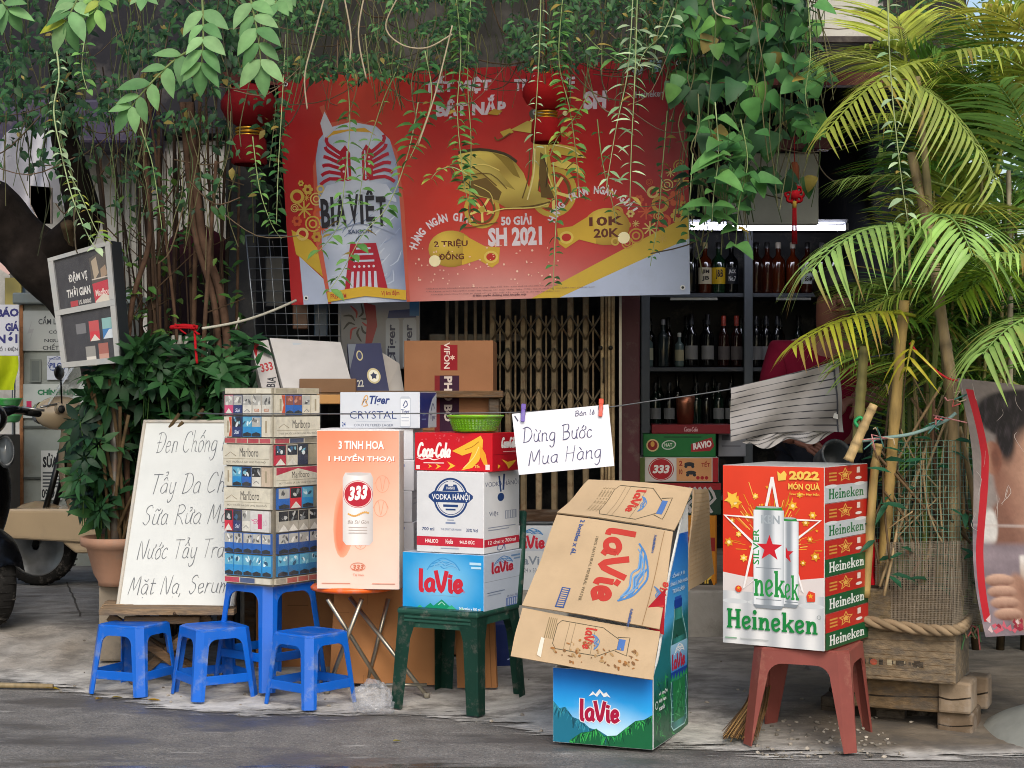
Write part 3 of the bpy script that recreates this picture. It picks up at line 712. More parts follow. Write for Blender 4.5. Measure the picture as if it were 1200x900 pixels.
# ================================================================= CIGARETTE DISPLAY
random.seed(3)
cd_p = P(320, 688, 6.2)
cdi = thing('cigarette_display', 'square tower of taped cigarette packs and cartons on the tall blue stool', 'display', cd_p)
mb = MB(); K, (fo, fu, fd), (so, su, sd_), tp = carton(mb, 320, 688, 6.22, 33, .242, .262, .765, '#6c6455', 'old_paper'); mb.build('case', cdi)
def px2(y): return (y - 452) / 236      # 0 top .. 1 bottom
def cell(name, face, u0, u1, y0, y1, draw, base, dep=.012):
    O, U, D = face; v0, v1 = px2(y0), px2(y1); mb = MB(); n = D.cross(U).normalized()
    o = O + U * u0 + D * v0; uu = U * (u1 - u0); dd = D * (v1 - v0); dep = dep + rnd(-.003, .003)
    g = .0015; un = U.normalized(); dn = D.normalized()
    pts = [o + un * g + dn * g, o + uu - un * g + dn * g, o + uu + dd - un * g - dn * g, o + dd + un * g - dn * g]
    mb.plate([p + n * dep for p in pts], dep - .001, base, 'old_paper', n=n, side=mul(base, .8))
    ar = Art(mb, pts[0] + n * dep, uu - un * 2 * g, dd - dn * 2 * g, 10, 10, 'old_paper'); draw(ar); return mb.build(name, cdi)
def blob(ar, cs):
    ar.rect(0.3, .3, 9.7, 5, cs[0])
    for _ in range(4):
        x, y = rnd(1.5, 8.5), rnd(1.2, 4.2); ar.ell(x, y, rnd(.8, 2.2), rnd(.5, 1.1), random.choice(cs[1:]), 9, rot=rnd(-50, 50))
PAL = {'b': ('#141d2c', '#7fb8c8', '#dfe8ea', '#2a5f88'), 'k': ('#17181b', '#c9c9c6', '#85898c', '#3b3d40'), 's': ('#5aa9c9', '#d5ecf2', '#24506e', '#8cc8dd'), 'g': ('#b7b6b0', '#7c7c7a', '#e5e4de', '#4b4b4c'), 'r': ('#8c4a3a', '#d99a83', '#5b231e', '#c66b52')}
def pack(pal, low, tip):
    def d(ar):
        blob(ar, PAL[pal]); ar.rect(.3, 5.2, 9.7, 9.8, low)
        if tip == 'up': ar.poly([(.3, 9.8), (5, 6.6), (9.7, 9.8)], '#e6e2d8')
        elif tip == 'dn': ar.poly([(.3, 9.8), (.3, 8.4), (5, 7.6), (9.7, 8.4), (9.7, 9.8)], '#20242a')
        elif tip == 'lt':
            ar.text('Sai', 2, 6.6, 8, 8.6, '#c9d2e6', .02, .3)
        elif tip == 'st': ar.stroke([(2, 8.4), (5, 7.2), (8, 8.4)], .4, '#777', 0)
        elif tip == 'or': ar.rect(2.4, 6.9, 7.6, 8.3, '#b9622f'); ar.text('555', 3, 7.1, 7, 8.1, '#f0e0d0', .03)
    return d
CRM = '#d9d2bf'
def cart(red=False, txt='Marlboro', y1=0):
    def d(ar):
        if red: ar.poly([(0.1, .2), (9.9, .2), (9.9, 4.2), (5, .9), (.1, 4.2)], '#b3123a')
        else: ar.stroke([(.5, 5.6), (1.6, 3.6), (2.8, 5.6)], .22, '#8a7b60', 0)
        ar.text(txt, 3.6, 1.6 + (.9 if red else 0), 7.6, 5.8, '#2e2a26', .0); ar.rect(.1, 6.7, 9.9, 6.95, '#a59a82')
        ar.text('HÚT THUỐC LÁ GÂY UNG THƯ PHỔI', .7, 7.5, 9.2, 8.8, '#4d463a', 0)
    return d
FR, SD = (fo, fu, fd), (so, su, sd_)
wh, bl, nv, rd, lb = '#dcd8cd', '#1b62b8', '#1c2f6a', '#c21f3c', '#1f8fd0'
def packs(face, u0, u1, y0, y1, lst):
    n = len(lst); h_ = (u1 - u0) / n
    for i, (p_, lo_, tp_) in enumerate(lst): cell('cigarette_pack', face, u0 + i * h_, u0 + (i + 1) * h_, y0, y1, pack(p_, lo_, tp_), lo_)
def spine(face, u0, u1, y0, y1, c=CRM, red=False):
    def d(ar):
        ar.text('Marlboro', .6, 3.9, 9.4, 6, '#5a5040', 0, rot=90) if False else ar.rect(4, 2, 6, 8, '#a2957a')
        if red: ar.poly([(9.8, .2), (9.8, 9.8), (6, 9.8), (8.2, 5), (6, .2)], '#d2481f')
    cell('carton_end', face, u0, u1, y0, y1, d, c)
def seal(face, y0, y1, cs):
    n = len(cs)
    def d(ar):
        for i, c in enumerate(cs): ar.rect(10 * i / n + .1, .8, 10 * (i + 1) / n - .1, 9.2, c)
    cell('carton_top', face, .0, 1, y0, y1, d, '#c9c0aa', .010)
seal(FR, 452, 459.5, ['#d5cfbc', '#cfc8b2', '#e0dac8']); seal(SD, 452, 459.5, ['#a59c86', '#b3aa93'])
packs(FR, 0, 1, 460, 485, [('g', '#d34a78', 'up'), ('g', nv, 'lt'), ('g', wh, 'st'), ('g', wh, 'or'), ('g', wh, 'or')])
spine(SD, 0, .22, 460, 485, CRM, True); packs(SD, .22, .80, 460, 485, [('r', bl, 'dn'), ('r', bl, 'dn'), ('g', CRM, 'st')]); spine(SD, .8, 1, 460, 485)
spine(FR, 0, .18, 486, 511, CRM, True); packs(FR, .18, .80, 486, 511, [('b', nv, 'lt'), ('s', lb, 'dn'), ('g', lb, 'dn')]); spine(FR, .8, 1, 486, 511)
cell('cigarette_carton', SD, 0, 1, 486, 511, cart(), CRM, .016)
seal(FR, 511.5, 519, ['#b5484f', '#b94850', '#b03e48', '#bb5058']); seal(SD, 511.5, 519, ['#b5484f', '#3d4866', '#857d6a'])
cell('cigarette_carton', FR, 0, 1, 519.5, 545, cart(), CRM, .016)
packs(SD, .0, .75, 519.5, 545, [('b', rd, 'up'), ('b', CRM, 'up'), ('b', '#18213f', '')]); spine(SD, .75, 1, 519.5, 545, '#9c9278')
spine(FR, 0, .18, 546, 570, CRM); packs(FR, .18, .8, 546, 570, [('s', lb, 'dn'), ('b', bl, 'dn'), ('k', wh, 'st')]); spine(FR, .8, 1, 546, 570, '#cdb9a2')
cell('cigarette_carton', SD, 0, 1, 546, 570, cart(True), CRM, .016)
cell('cigarette_carton', FR, 0, 1, 571, 597, cart(), CRM, .016)
packs(SD, .05, .85, 571, 597, [('g', bl, 'dn'), ('k', '#d02030', 'up'), ('s', lb, 'dn')]); spine(SD, .85, 1, 571, 597, '#8d8772')
packs(FR, 0, .56, 598, 624, [('k', '#d0213c', 'up'), ('b', nv, 'lt'), ('g', wh, 'st')])
def so1(ar):
    ar.text('1', 4, 1.5, 6.2, 8.6, '#c01f5c', .05); ar.text('SỐ', 1, 3.2, 3.4, 7, '#d06a92', .02, rot=-90); ar.text('SỐ', 6.9, 3.4, 8.8, 7, '#c9b3bd', .02)
cell('price_card', FR, .56, .97, 598, 624, so1, '#d5d3d0')
packs(SD, .05, 1, 598, 624, [('k', '#b5afa2', 'up')] * 4)
packs(FR, 0, 1, 625, 650, [('g', bl, 'dn')] * 5); packs(SD, .05, 1, 625, 650, [('g', '#174a92', 'dn')] * 4)
packs(FR, 0, 1, 651, 677, [('s', lb, 'dn')] * 5); packs(SD, .05, 1, 651, 677, [('s', '#1b74ad', 'dn')] * 4)
seal(FR, 678, 686, ['#c03a52', '#44577f', '#d5cfbf']); seal(SD, 678, 686, ['#a39a87', '#a9564a', '#a9564a', '#a9564a'])
mb = MB()
for y in (513, 546, 598, 651, 678): mb.box((K + fu * -.5 + su * .5 + V(0, 0, .765 * (1 - px2(y))))[:], (.002, .002, .002), '#777', 'clear_film')
O = K; zt = V(0, 0, .766); nf = fd.cross(fu).normalized() * .021; ns = sd_.cross(su).normalized() * .021
corner = K + nf + ns
a_, b_ = K - fu + nf, K + su + ns
mb = MB(); mb.add([a_, corner, b_, a_ + zt, corner + zt, b_ + zt], [[0, 1, 4, 3], [1, 2, 5, 4]], '#ffffff', 'clear_pane'); mb.build('plastic_wrap', cdi)
# ================================================================= CARTONS ON THE STOOLS
def lavie(ar, x0, base, cap, wtot, col, wd, rot=0):
    ar.hand('laVie', x0, base, cap, col, wd, 0, fit=wtot, rot=rot, sm=5)
def swirl(ar, cx, cy, rx, ry, col, wd, rot=0):
    c, q = math.cos(R(rot)), math.sin(R(rot))
    def T(p): x, y = p[0] * rx, p[1] * ry; return (cx + x * c - y * q, cy + x * q + y * c)
    for pts in ([(-1, 1), (-.7, 0), (-.1, -.8), (.3, -.6), (.7, -.1), (1, .9)], [(-.7, .1), (-.2, -.2), (.1, .3), (.5, -.1), (.8, .3)], [(-.85, .6), (-.3, .2), (0, .7), (.5, .4), (.95, .8)], [(-.3, -.5), (.1, -.1), (.4, -.3)]):
        ar.stroke([T(p) for p in pts], wd, col, 4)
# --- 333 beer display board (a shallow carton with a printed can)
bo = P(470, 691, 6.13)
b3 = thing('beer_display_board', 'tall peach display board with a printed beer can and the figure 333', 'display board', bo)
mb = MB(); K, f3, s3, t3 = carton(mb, 468, 691, 6.13, 6, .318, .10, .602, '#e9e5e0', 'gloss_print', b=.002)
ar = Art(mb, *f3, 98, 184, 'gloss_print')
ar.grad(.5, .5, 97.5, 183.5, lambda u, v: mix(mix('#ea8662', '#f3b9a0', min(1, v * 1.6 + .25 * u)), '#f6d6cb', max(0, v - .45) * 1.4 + .35 * max(0, u - .6)), 8, 12)
[ar.ell(33 - .6 * q_, 104 + q_, 13 - q_ * 1.2, 44 - 2.5 * q_, mix('#ecA384', '#e0805f', q_ / 6), 22, rot=4) for q_ in range(7)]
for y, t, x0, x1 in ((12, '3 TINH HOA', 26, 80), (27, '1 HUYỀN THOẠI', 14, 92)):
    ar.text(t, x0 + .8, y + .8, x1 + .8, y + 10.8, '#d4704f', .03); ar.text(t, x0, y, x1, y + 10, '#fbf6f2', .03)
# faint engraved ornaments
for x, y in ((78, 62), (76, 90), (52, 128)):
    ar.stroke([(x - 9, y), (x - 3, y - 8), (x, y + 8), (x + 4, y - 8), (x + 9, y)], .7, '#e39a80', 4); ar.ring(x, y, 8, 10, .6, '#e39a80')
x0, x1, y0, y1 = 31, 67, 49, 133
ar.gpoly([(x0 + 3, y0), (x1 - 3, y0), (x1, y0 + 6), (x1, y1 - 5), (x1 - 4, y1), (x0 + 4, y1), (x0, y1 - 5), (x0, y0 + 6)], lambda x, y: mix('#f0edec', '#bdb6b5', abs((x - x0) / (x1 - x0) - .42) * 1.6), 4)
ar.ell(49, y0 + 1.5, 14, 2, '#c7c2c1')
ar.ell(49, 74, 17.5, 16, '#b31f35', 28); ar.ring(49, 74, 17, 15.5, 1, '#e7c9c4')
for i, x in enumerate((37.5, 45, 52.5)): ar.text('3', x, 65 - i, x + 8, 82 - i, '#f7f2ef', .055, .25)
for i in range(12): ar.ell(38 + i * 2.1, 95 + 2.2 * math.sin(i * .5) + 2, 1.3, 1.3, '#d8a35c', 8)
ar.text('Bia Sài Gòn', 37, 104, 62, 108, '#9d8f8a', 0, .3)
for k in range(3): ar.rect(38, 112 + k * 3.2, 60, 113 + k * 3.2, '#b8aca8')
ar.ring(49, 158, 9, 5, .8, '#d88b72'); ar.text('333', 42, 155.5, 56, 162, '#cf7a60', .04, .3); ar.text('Tự hào', 43, 166, 56, 169.4, '#cf7a60')
ar.rect(6, 177, 40, 178, '#cf8b76'); ar.rect(66, 177, 93, 178, '#cf8b76')
mb.build('printed_carton', b3)

# --- stack of plain white cartons behind it, and the beer carton on top
for i in range(5):
    mb = MB(); px = 484 + (0, 1, -1, 1, 0)[i]; hh = .123
    K, f, s, t = carton(mb, px, 502 + 0, 6.42, 5, .375, .27, hh, '#d5d6dc', 'paper', dz=-(i + 1) * (hh + .001))
    ar = Art(mb, *f, 115, 36); ar.rect(96, 5, 99, 9, '#5a6a9a'); ar.text('24', 4, 26, 9, 30, '#4a5a90', .02); ar.rect(12, 20, 16, 31, '#b8bac6'); ar.rect(100, 5, 104, 8, '#8a94b4')
    ar = Art(mb, *s, 80, 36); ar.rect(10, 8, 60, 10, '#b5b9c6'); ar.rect(10, 14, 44, 16, '#b5b9c6')
    mb.build('white_carton', label=('white beer carton, topmost of the stack behind the peach board', 'white beer carton, second from the top behind the peach board', 'white beer carton in the middle of the stack behind the peach board', 'white beer carton, second from the bottom behind the peach board', 'white beer carton at the bottom of the stack behind the peach board')[i], cat='carton', group='white cartons stacked behind the peach board')
kb = P(484, 502, 6.42)
mb = MB(); mb.box((kb.x - .13, 6.60, (kb.z - .625) / 2 + .03), (.36, .26, kb.z - .625 - .06), '#9c7650', 'card', b=.003)
mb.build('cardboard_box', label='plain brown box supporting the white cartons behind the orange stool', cat='box')
mb = MB(); K, f, s, t = carton(mb, 492, 502, 6.40, 12, .33, .26, .143, '#ccd2dc', 'gloss_print')
ar = Art(mb, *f, 97, 42, 'gloss_print')
ar.text('Tíger', 36, 4, 61, 17, '#1e3575', .03, .25); ar.hand('Tiger', 200, 0, 1, '#000', .1) if False else None
ar.stroke([(27, 15), (30, 6), (33, 4), (34, 8), (31, 11), (34, 15), (29, 16.5)], 1.5, '#c9a06a', 4); ar.stroke([(28, 13), (31, 8), (33, 12)], .8, '#26324e', 3)
ar.text('CRYSTAL', 12, 22, 69, 31, '#223a78', -.004); ar.rect(20, 34.2, 63, 34.6, '#a8b0c2'); ar.text('COLD FILTERED LAGER', 17, 37, 65, 39.8, '#4b5878')
ar.text('24', 2.5, 35, 7, 40, '#2b4a8c', .02)
ar.poly([(73, 7), (75, 5), (84, 5), (86, 7), (86, 40), (84, 41.5), (75, 41.5), (73, 40)], '#b3bbc8'); ar.poly([(73.8, 7.6), (85.2, 7.6), (85.2, 39.4), (73.8, 39.4)], '#dde2e8')
ar.stroke([(77, 16), (80, 10), (82, 15), (78, 18)], 1.1, '#3a4a7a', 4); ar.text('Tíger', 74.4, 20, 84.8, 26, '#1e3575', .02)
ar.rect(75, 29, 84, 29.7, '#97a2b6'); ar.rect(75, 33, 84, 33.7, '#97a2b6')
ar = Art(mb, *s, 30, 42, 'gloss_print'); ar.rect(.3, .3, 29.7, 41.7, '#16307e')
ar.poly([(14, 41.7), (16, 22), (22, 8), (29.7, 1), (29.7, 41.7)], '#c8d0dc'); ar.text('Tíger', 18, 26, 28, 34, '#1e3575', .02, 0, 0); ar.stroke([(20, 22), (23, 13), (26, 19)], 1, '#3a4a7a', 3); ar.text('Tíger', 3, 24, 11, 28, '#8fa8dc'); ar.rect(3, 31, 11, 32, '#8fa8dc')
mb.build('beer_carton', label='silver white beer carton reading Tiger Crystal beside the green colander', cat='carton')

# --- water carton, vodka carton, cola carton on the green chair
mb = MB(); K, f, s, t = carton(mb, 567, 719, 5.92, 27, .345, .315, .212, '#b9c3d2', 'gloss_print')
ar = Art(mb, *f, 100, 68, 'gloss_print')
ar.grad(.3, .3, 99.7, 67.7, lambda u, v: mix('#8fd0ee', '#2196d8', min(1, 2.0 * math.hypot(u - .5, (v - .5) * .8))), 10, 8)
swirl(ar, 51, 12, 20, 8, '#3f93cf', 1.2); swirl(ar, 53, 13, 16, 6, '#7db6dd', .8)
lavie(ar, 21, 45, 24, 55, '#c8283c', 5.2); ar.ring(76.5, 44.5, 1, 1, .4, '#c8283c', 10); ar.rect(28, 49.5, 70, 50.1, '#7fb2d4')
for x, a in ((49, 13), (35, 8), (61, 7), (22, 5), (74, 5)): ar.poly([(x - a * 1.25, 67.5), (x, 67.5 - a), (x + a * 1.25, 67.5)], '#12916d' if a > 7 else '#38b184')
ar.stroke([(45, 61), (49, 57.5), (53, 61)], .8, '#bfe8dc', 0); ar.text('24 bottles x 500 ml', 70, 62, 96, 66, '#e8f2f8', .02); ar.rect(83, 9, 97, 12, '#b9dcf0'); ar.rect(85, 14, 97, 16.5, '#b9dcf0')
ar = Art(mb, *s, 46, 68, 'gloss_print'); ar.rect(.5, 32, 45.5, 32.6, '#8e98a8'); swirl(ar, 23, 9, 11, 5, '#4d86bf', .9); lavie(ar, 9, 23, 12, 26, '#b8263a', 2.4)
ar.rect(32, 5, 43, 7, '#6d8fb8'); ar.rect(35, 9, 43, 10.6, '#6d8fb8'); ar.rect(4, 45, 24, 46, '#6d7c98'); ar.rect(4, 48, 20, 49, '#8d9ab0')
ar.rect(26, 56, 43, 66, '#5a74b4')
for i in range(6): ar.rect(27.5 + i * 2.6, 57, 29 + i * 2.6, 65, '#b9c3d2'); ar.k -= 1
ar.k += 1; ar.text('24 chai x 500 ml', 27, 52.5, 43, 55, '#4c5f92')
mb.build('water_carton', label='sky blue water carton reading laVie on the green chair', cat='carton')
mb = MB(); kz = P(567, 719, 5.92).z + .214
dzv = kz - P(567, 648, 5.93).z
K, f, s, t = carton(mb, 567, 648, 5.93, 27, .285, .29, .300, '#d6d7da', 'paper', dz=dzv)
ar = Art(mb, *f, 82, 97); bl_ = '#233f74'
ar.ring(42, 31, 21, 24, 2.4, bl_, 36); ar.ring(42, 31, 17.5, 20.5, .8, bl_, 36)
ar.poly([(35, 15), (49, 15), (52, 23), (32, 23)], bl_); ar.rect(39, 11, 45, 17, '#d6d7da'); ar.rect(33, 39, 51, 42, bl_); ar.rect(36, 44, 48, 46, bl_); ar.text('HANOI', 37, 17.5, 47, 21, '#d6d7da', .02)
ar.poly([(15, 28), (21, 23.5), (63, 23.5), (69, 28), (69, 31), (63, 36.5), (21, 36.5), (15, 31)], bl_); ar.text('VODKA HÀNỘI', 19, 24.4, 65, 35.2, '#e6e7ea', .02)
ar.text('700 ml', 7, 67, 22, 71, bl_, .02); ar.text('33% Vol', 61, 67, 75, 71, bl_, .02); ar.text('THE SPIRIT OF HANOI', 30, 67.5, 55, 70, '#5d6f94'); ar.rect(38, 57, 46, 58, '#7c8aa8'); ar.rect(36, 60, 48, 62, '#7c8aa8')
ar.rect(.5, 78, 81.5, 89, '#c0283c'); ar.text('HALICO', 11, 81, 27, 85.6, '#f0e2e0', .03); ar.text('Vodka', 36, 80.5, 45, 86, '#f0e2e0', .02, .4); ar.text('94 LÒ ĐÚC', 53, 80.5, 71, 85.6, '#f0e2e0', .03)
ar.rect(30, 91, 52, 92, '#9aa4ba')
ar = Art(mb, *s, 43, 97); ar.text('VODKA HÀNỘI', 1.5, 10, 41.5, 19, '#2c3c68', -.005); ar.stroke([(18, 6), (20, 24)], 2, bl_, 0); ar.stroke([(24, 4), (23, 22)], 2.2, bl_, 0); ar.ell(20, 31, 4, 5, bl_); ar.text('Việt', 6, 47, 17, 54, '#2c3c68', .0)
ar.rect(25, 48, 39, 58, '#8d95a8')
for i in range(6): ar.rect(26 + i * 2.1, 48.5, 27.1 + i * 2.1, 57.5, '#d6d7da'); ar.k -= 1
ar.k += 1; ar.rect(5, 66, 38, 67, '#8d95a8'); ar.rect(5, 69, 30, 70, '#8d95a8'); ar.rect(.5, 80, 42.5, 89, '#c0283c'); ar.text('12 chai x 700ml', 5, 82, 38, 86.5, '#f0e2e0', .02)
ar.stroke([(17, 88), (16, 94), (21, 94), (24, 88), (25, 95)], .9, '#24408c', 2)
mb.build('vodka_carton', label='white vodka carton with a blue round emblem and red stripe below', cat='carton')
kz2 = kz + .302; mb = MB()
dzc = kz2 - P(577, 551, 5.95).z
K, f, s, t = carton(mb, 577, 551, 5.95, 27, .330, .215, .142, '#c81424', 'gloss_print', dz=dzc)
Kc = K
ar = Art(mb, *f, 94, 44, 'gloss_print'); ar.rect(.3, .3, 93.7, 43.7, '#cb1626')
for _ in range(16): ar.ell(rnd(4, 60), rnd(2, 10), rnd(.5, 1.4), rnd(.5, 1.2), '#d8505a', 8); ar.k -= 1
ar.k += 1; ar.hand('Coca-Cola', 3.5, 28, 15.5, '#f6efec', 2.5, .28, fit=40, sm=5)
ar.stroke([(3, 29), (9, 31), (17, 29.5), (24, 31.5), (33, 29)], 1.3, '#f6efec', 5, taper=True)
ar.rect(11, 34.5, 36, 35.6, '#eed5d2'); ar.rect(2, 38, 6.5, 42.5, '#efdad8')
yl = '#efb93a'
ar.poly([(73, 7), (80, 3), (83, 8), (82, 22), (78, 32), (70, 40), (57, 43), (66, 33), (70, 22), (58, 26), (46, 21), (60, 14)], yl); ar.poly([(80, 14), (86, 24), (89, 39), (84, 36), (79, 26)], '#e7a02c'); ar.stroke([(62, 19), (70, 16), (78, 10)], .9, '#b8741c', 3); ar.stroke([(60, 40), (72, 28), (78, 16)], .9, '#f8dc8a', 3)
for x, y, k in ((19, 39, 2.4), (29, 39, 3.4), (45, 38, 5)): ar.poly([(x - k, y - k), (x + k, y), (x - k, y + k), (x - k * .2, y)], yl)
ar.text('Tết', 73, 36, 79, 40, '#f0c860', .02); ar.rect(86, 36, 91, 42, '#efdad8')
ar = Art(mb, *s, 30, 44, 'gloss_print'); ar.rect(.3, .3, 29.7, 43.7, '#bb1626'); ar.hand('Coca-Cola', 10.5, 17, 11, '#f6efec', 1.8, .25, fit=16); ar.rect(12, 21.5, 26, 22.3, '#ecc6c4'); ar.rect(.5, 24.5, 29.5, 25.1, '#8e0f1c')
ar.poly([(10, 30), (17, 34), (27, 32), (24, 36), (18, 42), (16, 37)], yl); ar.poly([(6, 36), (9, 38), (6, 41)], yl)
mb.build('soft_drink_carton', label='red cola carton with a yellow swallow, below the green colander', cat='carton')

# --- green colander
cc = P(557, 506, 6.06); cc.z = kz2 + .143
col_ = thing('colander', 'lime green plastic colander standing on the red cola carton', 'colander', cc)
mb = MB(); X = Matrix.Translation(cc); LG = '#84c21e'
H_ = .064; r0, r1 = .082, .101; n = 44; rows = 8
mb.lathe([(.001, .003), (r0 - .01, .002), (r0, .006)], LG, 'plastic', n, X)
bm = bmesh.new(); g = [[bm.verts.new(((r0 + (r1 - r0) * j / rows) * math.cos(2 * math.pi * i / n), (r0 + (r1 - r0) * j / rows) * math.sin(2 * math.pi * i / n), .006 + (H_ - .014) * j / rows)) for i in range(n)] for j in range(rows + 1)]
for j in range(rows):
    for i in range(n):
        q = [g[j][i], g[j][(i + 1) % n], g[j + 1][(i + 1) % n], g[j + 1][i]]
        if 1 <= j < rows - 1:
            c = sum((v.co for v in q), V(0, 0, 0)) / 4; inn = [bm.verts.new(v.co.lerp(c, .5)) for v in q]
            for e in range(4): bm.faces.new([q[e], q[(e + 1) % 4], inn[(e + 1) % 4], inn[e]])
        else: bm.faces.new(q)
bmesh.ops.solidify(bm, geom=bm.faces[:], thickness=.002); mb.bm(bm, LG, 'plastic', False, X); mb.build('bowl', col_)
mb = MB(); mb.lathe([(r1 - .002, H_ - .010), (r1 + .003, H_ - .008), (r1 + .007, H_ - .002), (r1 + .006, H_ + .001), (r1, H_), (r1 - .004, H_ - .006)], LG, 'plastic', 48, X); mb.build('rim', col_)

# ================================================================= BIG BEER CARTON DISPLAY
mb = MB(); hk = P(968, 757, 5.25)
sz = red.location.z + .325; dz = sz + .002 - hk.z
hb = thing('beer_carton_display', 'big red and white beer carton display reading Heineken on the worn red stool', 'display', hk)
K, f, s, t = carton(mb, 966, 757, 5.25, 33, .362, .39, .597, '#c7c9c8', 'gloss_print', dz=dz)
ar = Art(mb, *f, 120, 213, 'gloss_print')
rdx = '#d8301e'
ar.grad(.4, .4, 119.6, 140, lambda u, v: mix('#e2452a', '#c9231c', v * .5 + .3 * abs(u - .5)), 5, 5)
# silver cans in a row at the foot
ar.grad(.4, 138, 119.6, 212.6, lambda u, v: mix('#e8e7e6', '#b9bcc0', .5 + .5 * math.cos(u * 4 * 2 * math.pi)), 32, 2)
ar.poly([(.4, 128), (28, 132), (92, 132), (119.6, 128), (119.6, 150), (.4, 150)], '#dcd2cf')
for i in range(4): ar.ell(15 + 30 * i, 162, 15, 3, '#cfd2d4', 18)
random.seed(5)
yl = '#e9a92a'
for i in range(64):
    a = R(rnd(180, 360)); r0 = rnd(26, 52); r1 = r0 + rnd(6, 18); cx, cy = 58, 100
    p = (cx + r0 * math.cos(a), cy + r0 * 1.25 * math.sin(a)); q = (cx + r1 * math.cos(a), cy + r1 * 1.25 * math.sin(a))
    if all(1 < z[0] < 118 and z[1] > 2 for z in (p, q)): ar.stroke([p, q], rnd(.4, 1.0), random.choice([yl, '#f2c65a', '#c97c1c']), 0); ar.k -= .6
for x, y, r in ((15, 44, 9), (84, 46, 6), (8, 92, 6), (110, 104, 6), (99, 65, 5), (40, 36, 4), (30, 60, 4), (107, 56, 5), (26, 110, 5), (104, 84, 4), (12, 66, 4), (92, 33, 4), (20, 82, 4), (96, 112, 4)):
    ar.star(x, y, r, random.choice([yl, '#f0bf4a', '#d68f1e']), .62, 6, rnd(0, 60)); ar.ell(x, y, r * .35, r * .35, '#f8e3a0', 8)
for x, y, r in ((54, 25, 2.4), (48, 46, 2), (66, 52, 2), (88, 70, 2.2), (34, 96, 2), (112, 74, 2)): ar.star(x, y, r, yl)
ar.poly([(66, 6), (70, 9), (74, 5), (77, 9), (76, 16), (67, 17)], '#f0c85a'); ar.star(12, 40, 10, '#f2c24a', .5, 5, 20)
SW = '#f1ecea'
st_ = [(60, 14), (69, 62), (116, 62), (80, 92), (96, 146), (60, 116), (26, 146), (38, 92), (3, 60), (50, 62)]
ar.stroke(st_, 3.6, SW, 0, closed=True)
def can(x0, x1, y0, y1, full=True):
    w_ = x1 - x0
    ar.grad(x0, y0 + 4, x1, y1 - 4, lambda u, v: mix('#8f979f', '#e6e9ec', max(0, min(1, .5 + .7 * math.sin(u * 9 + .6)))), 14, 1)
    ar.poly([(x0 + 1.5, y0 + 4), (x0 + 3, y0), (x1 - 3, y0), (x1 - 1.5, y0 + 4)], '#2e8a3f'); ar.ell((x0 + x1) / 2, y0 + .6, w_ / 2 - 3, 1.2, '#aab2b4', 14); ar.poly([(x0, y1 - 4), (x1, y1 - 4), (x1 - 3, y1), (x0 + 3, y1)], '#868d94')
can(70, 91, 60, 165); ar.poly([(76, 94), (78.5, 99), (85, 99), (80, 104), (82, 112), (76, 106.5)], '#c4202c'); ar.slab('ek', 74.5, 156, 29, 17, '#2a8f45'); ar.rect(75, 158, 90, 158.8, '#7d858c')
can(38, 74, 48, 168); ar.star(57, 97, 16, '#cb202c', .40, 5, -90)
ar.slab('nek', 38.5, 154, 31, 37, '#2a8f45'); ar.text('KEN', 47, 58, 69, 68, '#a4adb4', .03); ar.text('SILVER', 20, 92, 62, 99.5, '#2a8f45', .01, 0, -90); ar.rect(41, 120, 71, 120.7, '#7d858c'); ar.rect(41, 157, 71, 157.8, '#7d858c')
ar.poly([(100, 150), (103, 144), (110, 146), (110, 156), (101, 157)], '#d8452a'); ar.star(105, 150, 3.4, yl); ar.ell(20, 147, 4, 4, '#d8452a'); ar.star(20, 146, 2.6, yl)
ar.slab('Heineken', 6, 194, 23, 108, '#17803c'); ar.ring(114.5, 174, 2.4, 2.4, .5, '#8a9490', 14)
ar.rect(4, 205, 18, 206.5, '#7fa98a'); ar.rect(22, 205, 56, 206, '#b2b6b6')
g_ = '#efc65c'
ar.text('2022', 80, 5, 115, 15.5, g_, .05); ar.text('MÓN QUÀ', 79, 18, 115.5, 28, g_, .03); ar.text('Trao Xuân May Mắn', 80, 30, 115, 34, '#e9b84e', .03)
# five carton ends on the right face
ar = Art(mb, *s, 52, 213, 'gloss_print')
for i in range(5):
    y0 = i * 42.6; sil = i < 2
    ar.rect(.4, y0 + .4, 51.6, y0 + 42.2, '#b3241f')
    ar.rect(.4, y0 + 22, 51.6, y0 + 42.2, '#b9bfc4' if sil else '#125531')
    if sil: ar.ell(8, y0 + 23, 7, 2, '#d3d8da'); ar.ell(42, y0 + 23, 7, 2, '#d3d8da')
    ar.slab('Heineken', 5, y0 + 38, 12, 42, '#1d6b3c' if sil else '#dfe5e0')
    ar.rect(.4, y0 + 42.2, 51.6, y0 + 42.7, '#6a1512')
    ar.star(24, y0 + 11, 9, '#d9a94e', .48); ar.star(24, y0 + 11, 7, '#b3241f', .46); ar.star(24, y0 + 11, 4.4, '#d9a94e', .46)
    for k in range(3): ar.rect(5, y0 + 7 + 4 * k, 14, y0 + 9 + 4 * k, '#c98c3e')
    ar.rect(38, y0 + 3, 42, y0 + 10, '#e2cfc6'); ar.ell(40, y0 + 16, 4, 1.8, '#e2d9d4')
mb.build('printed_carton', hb)

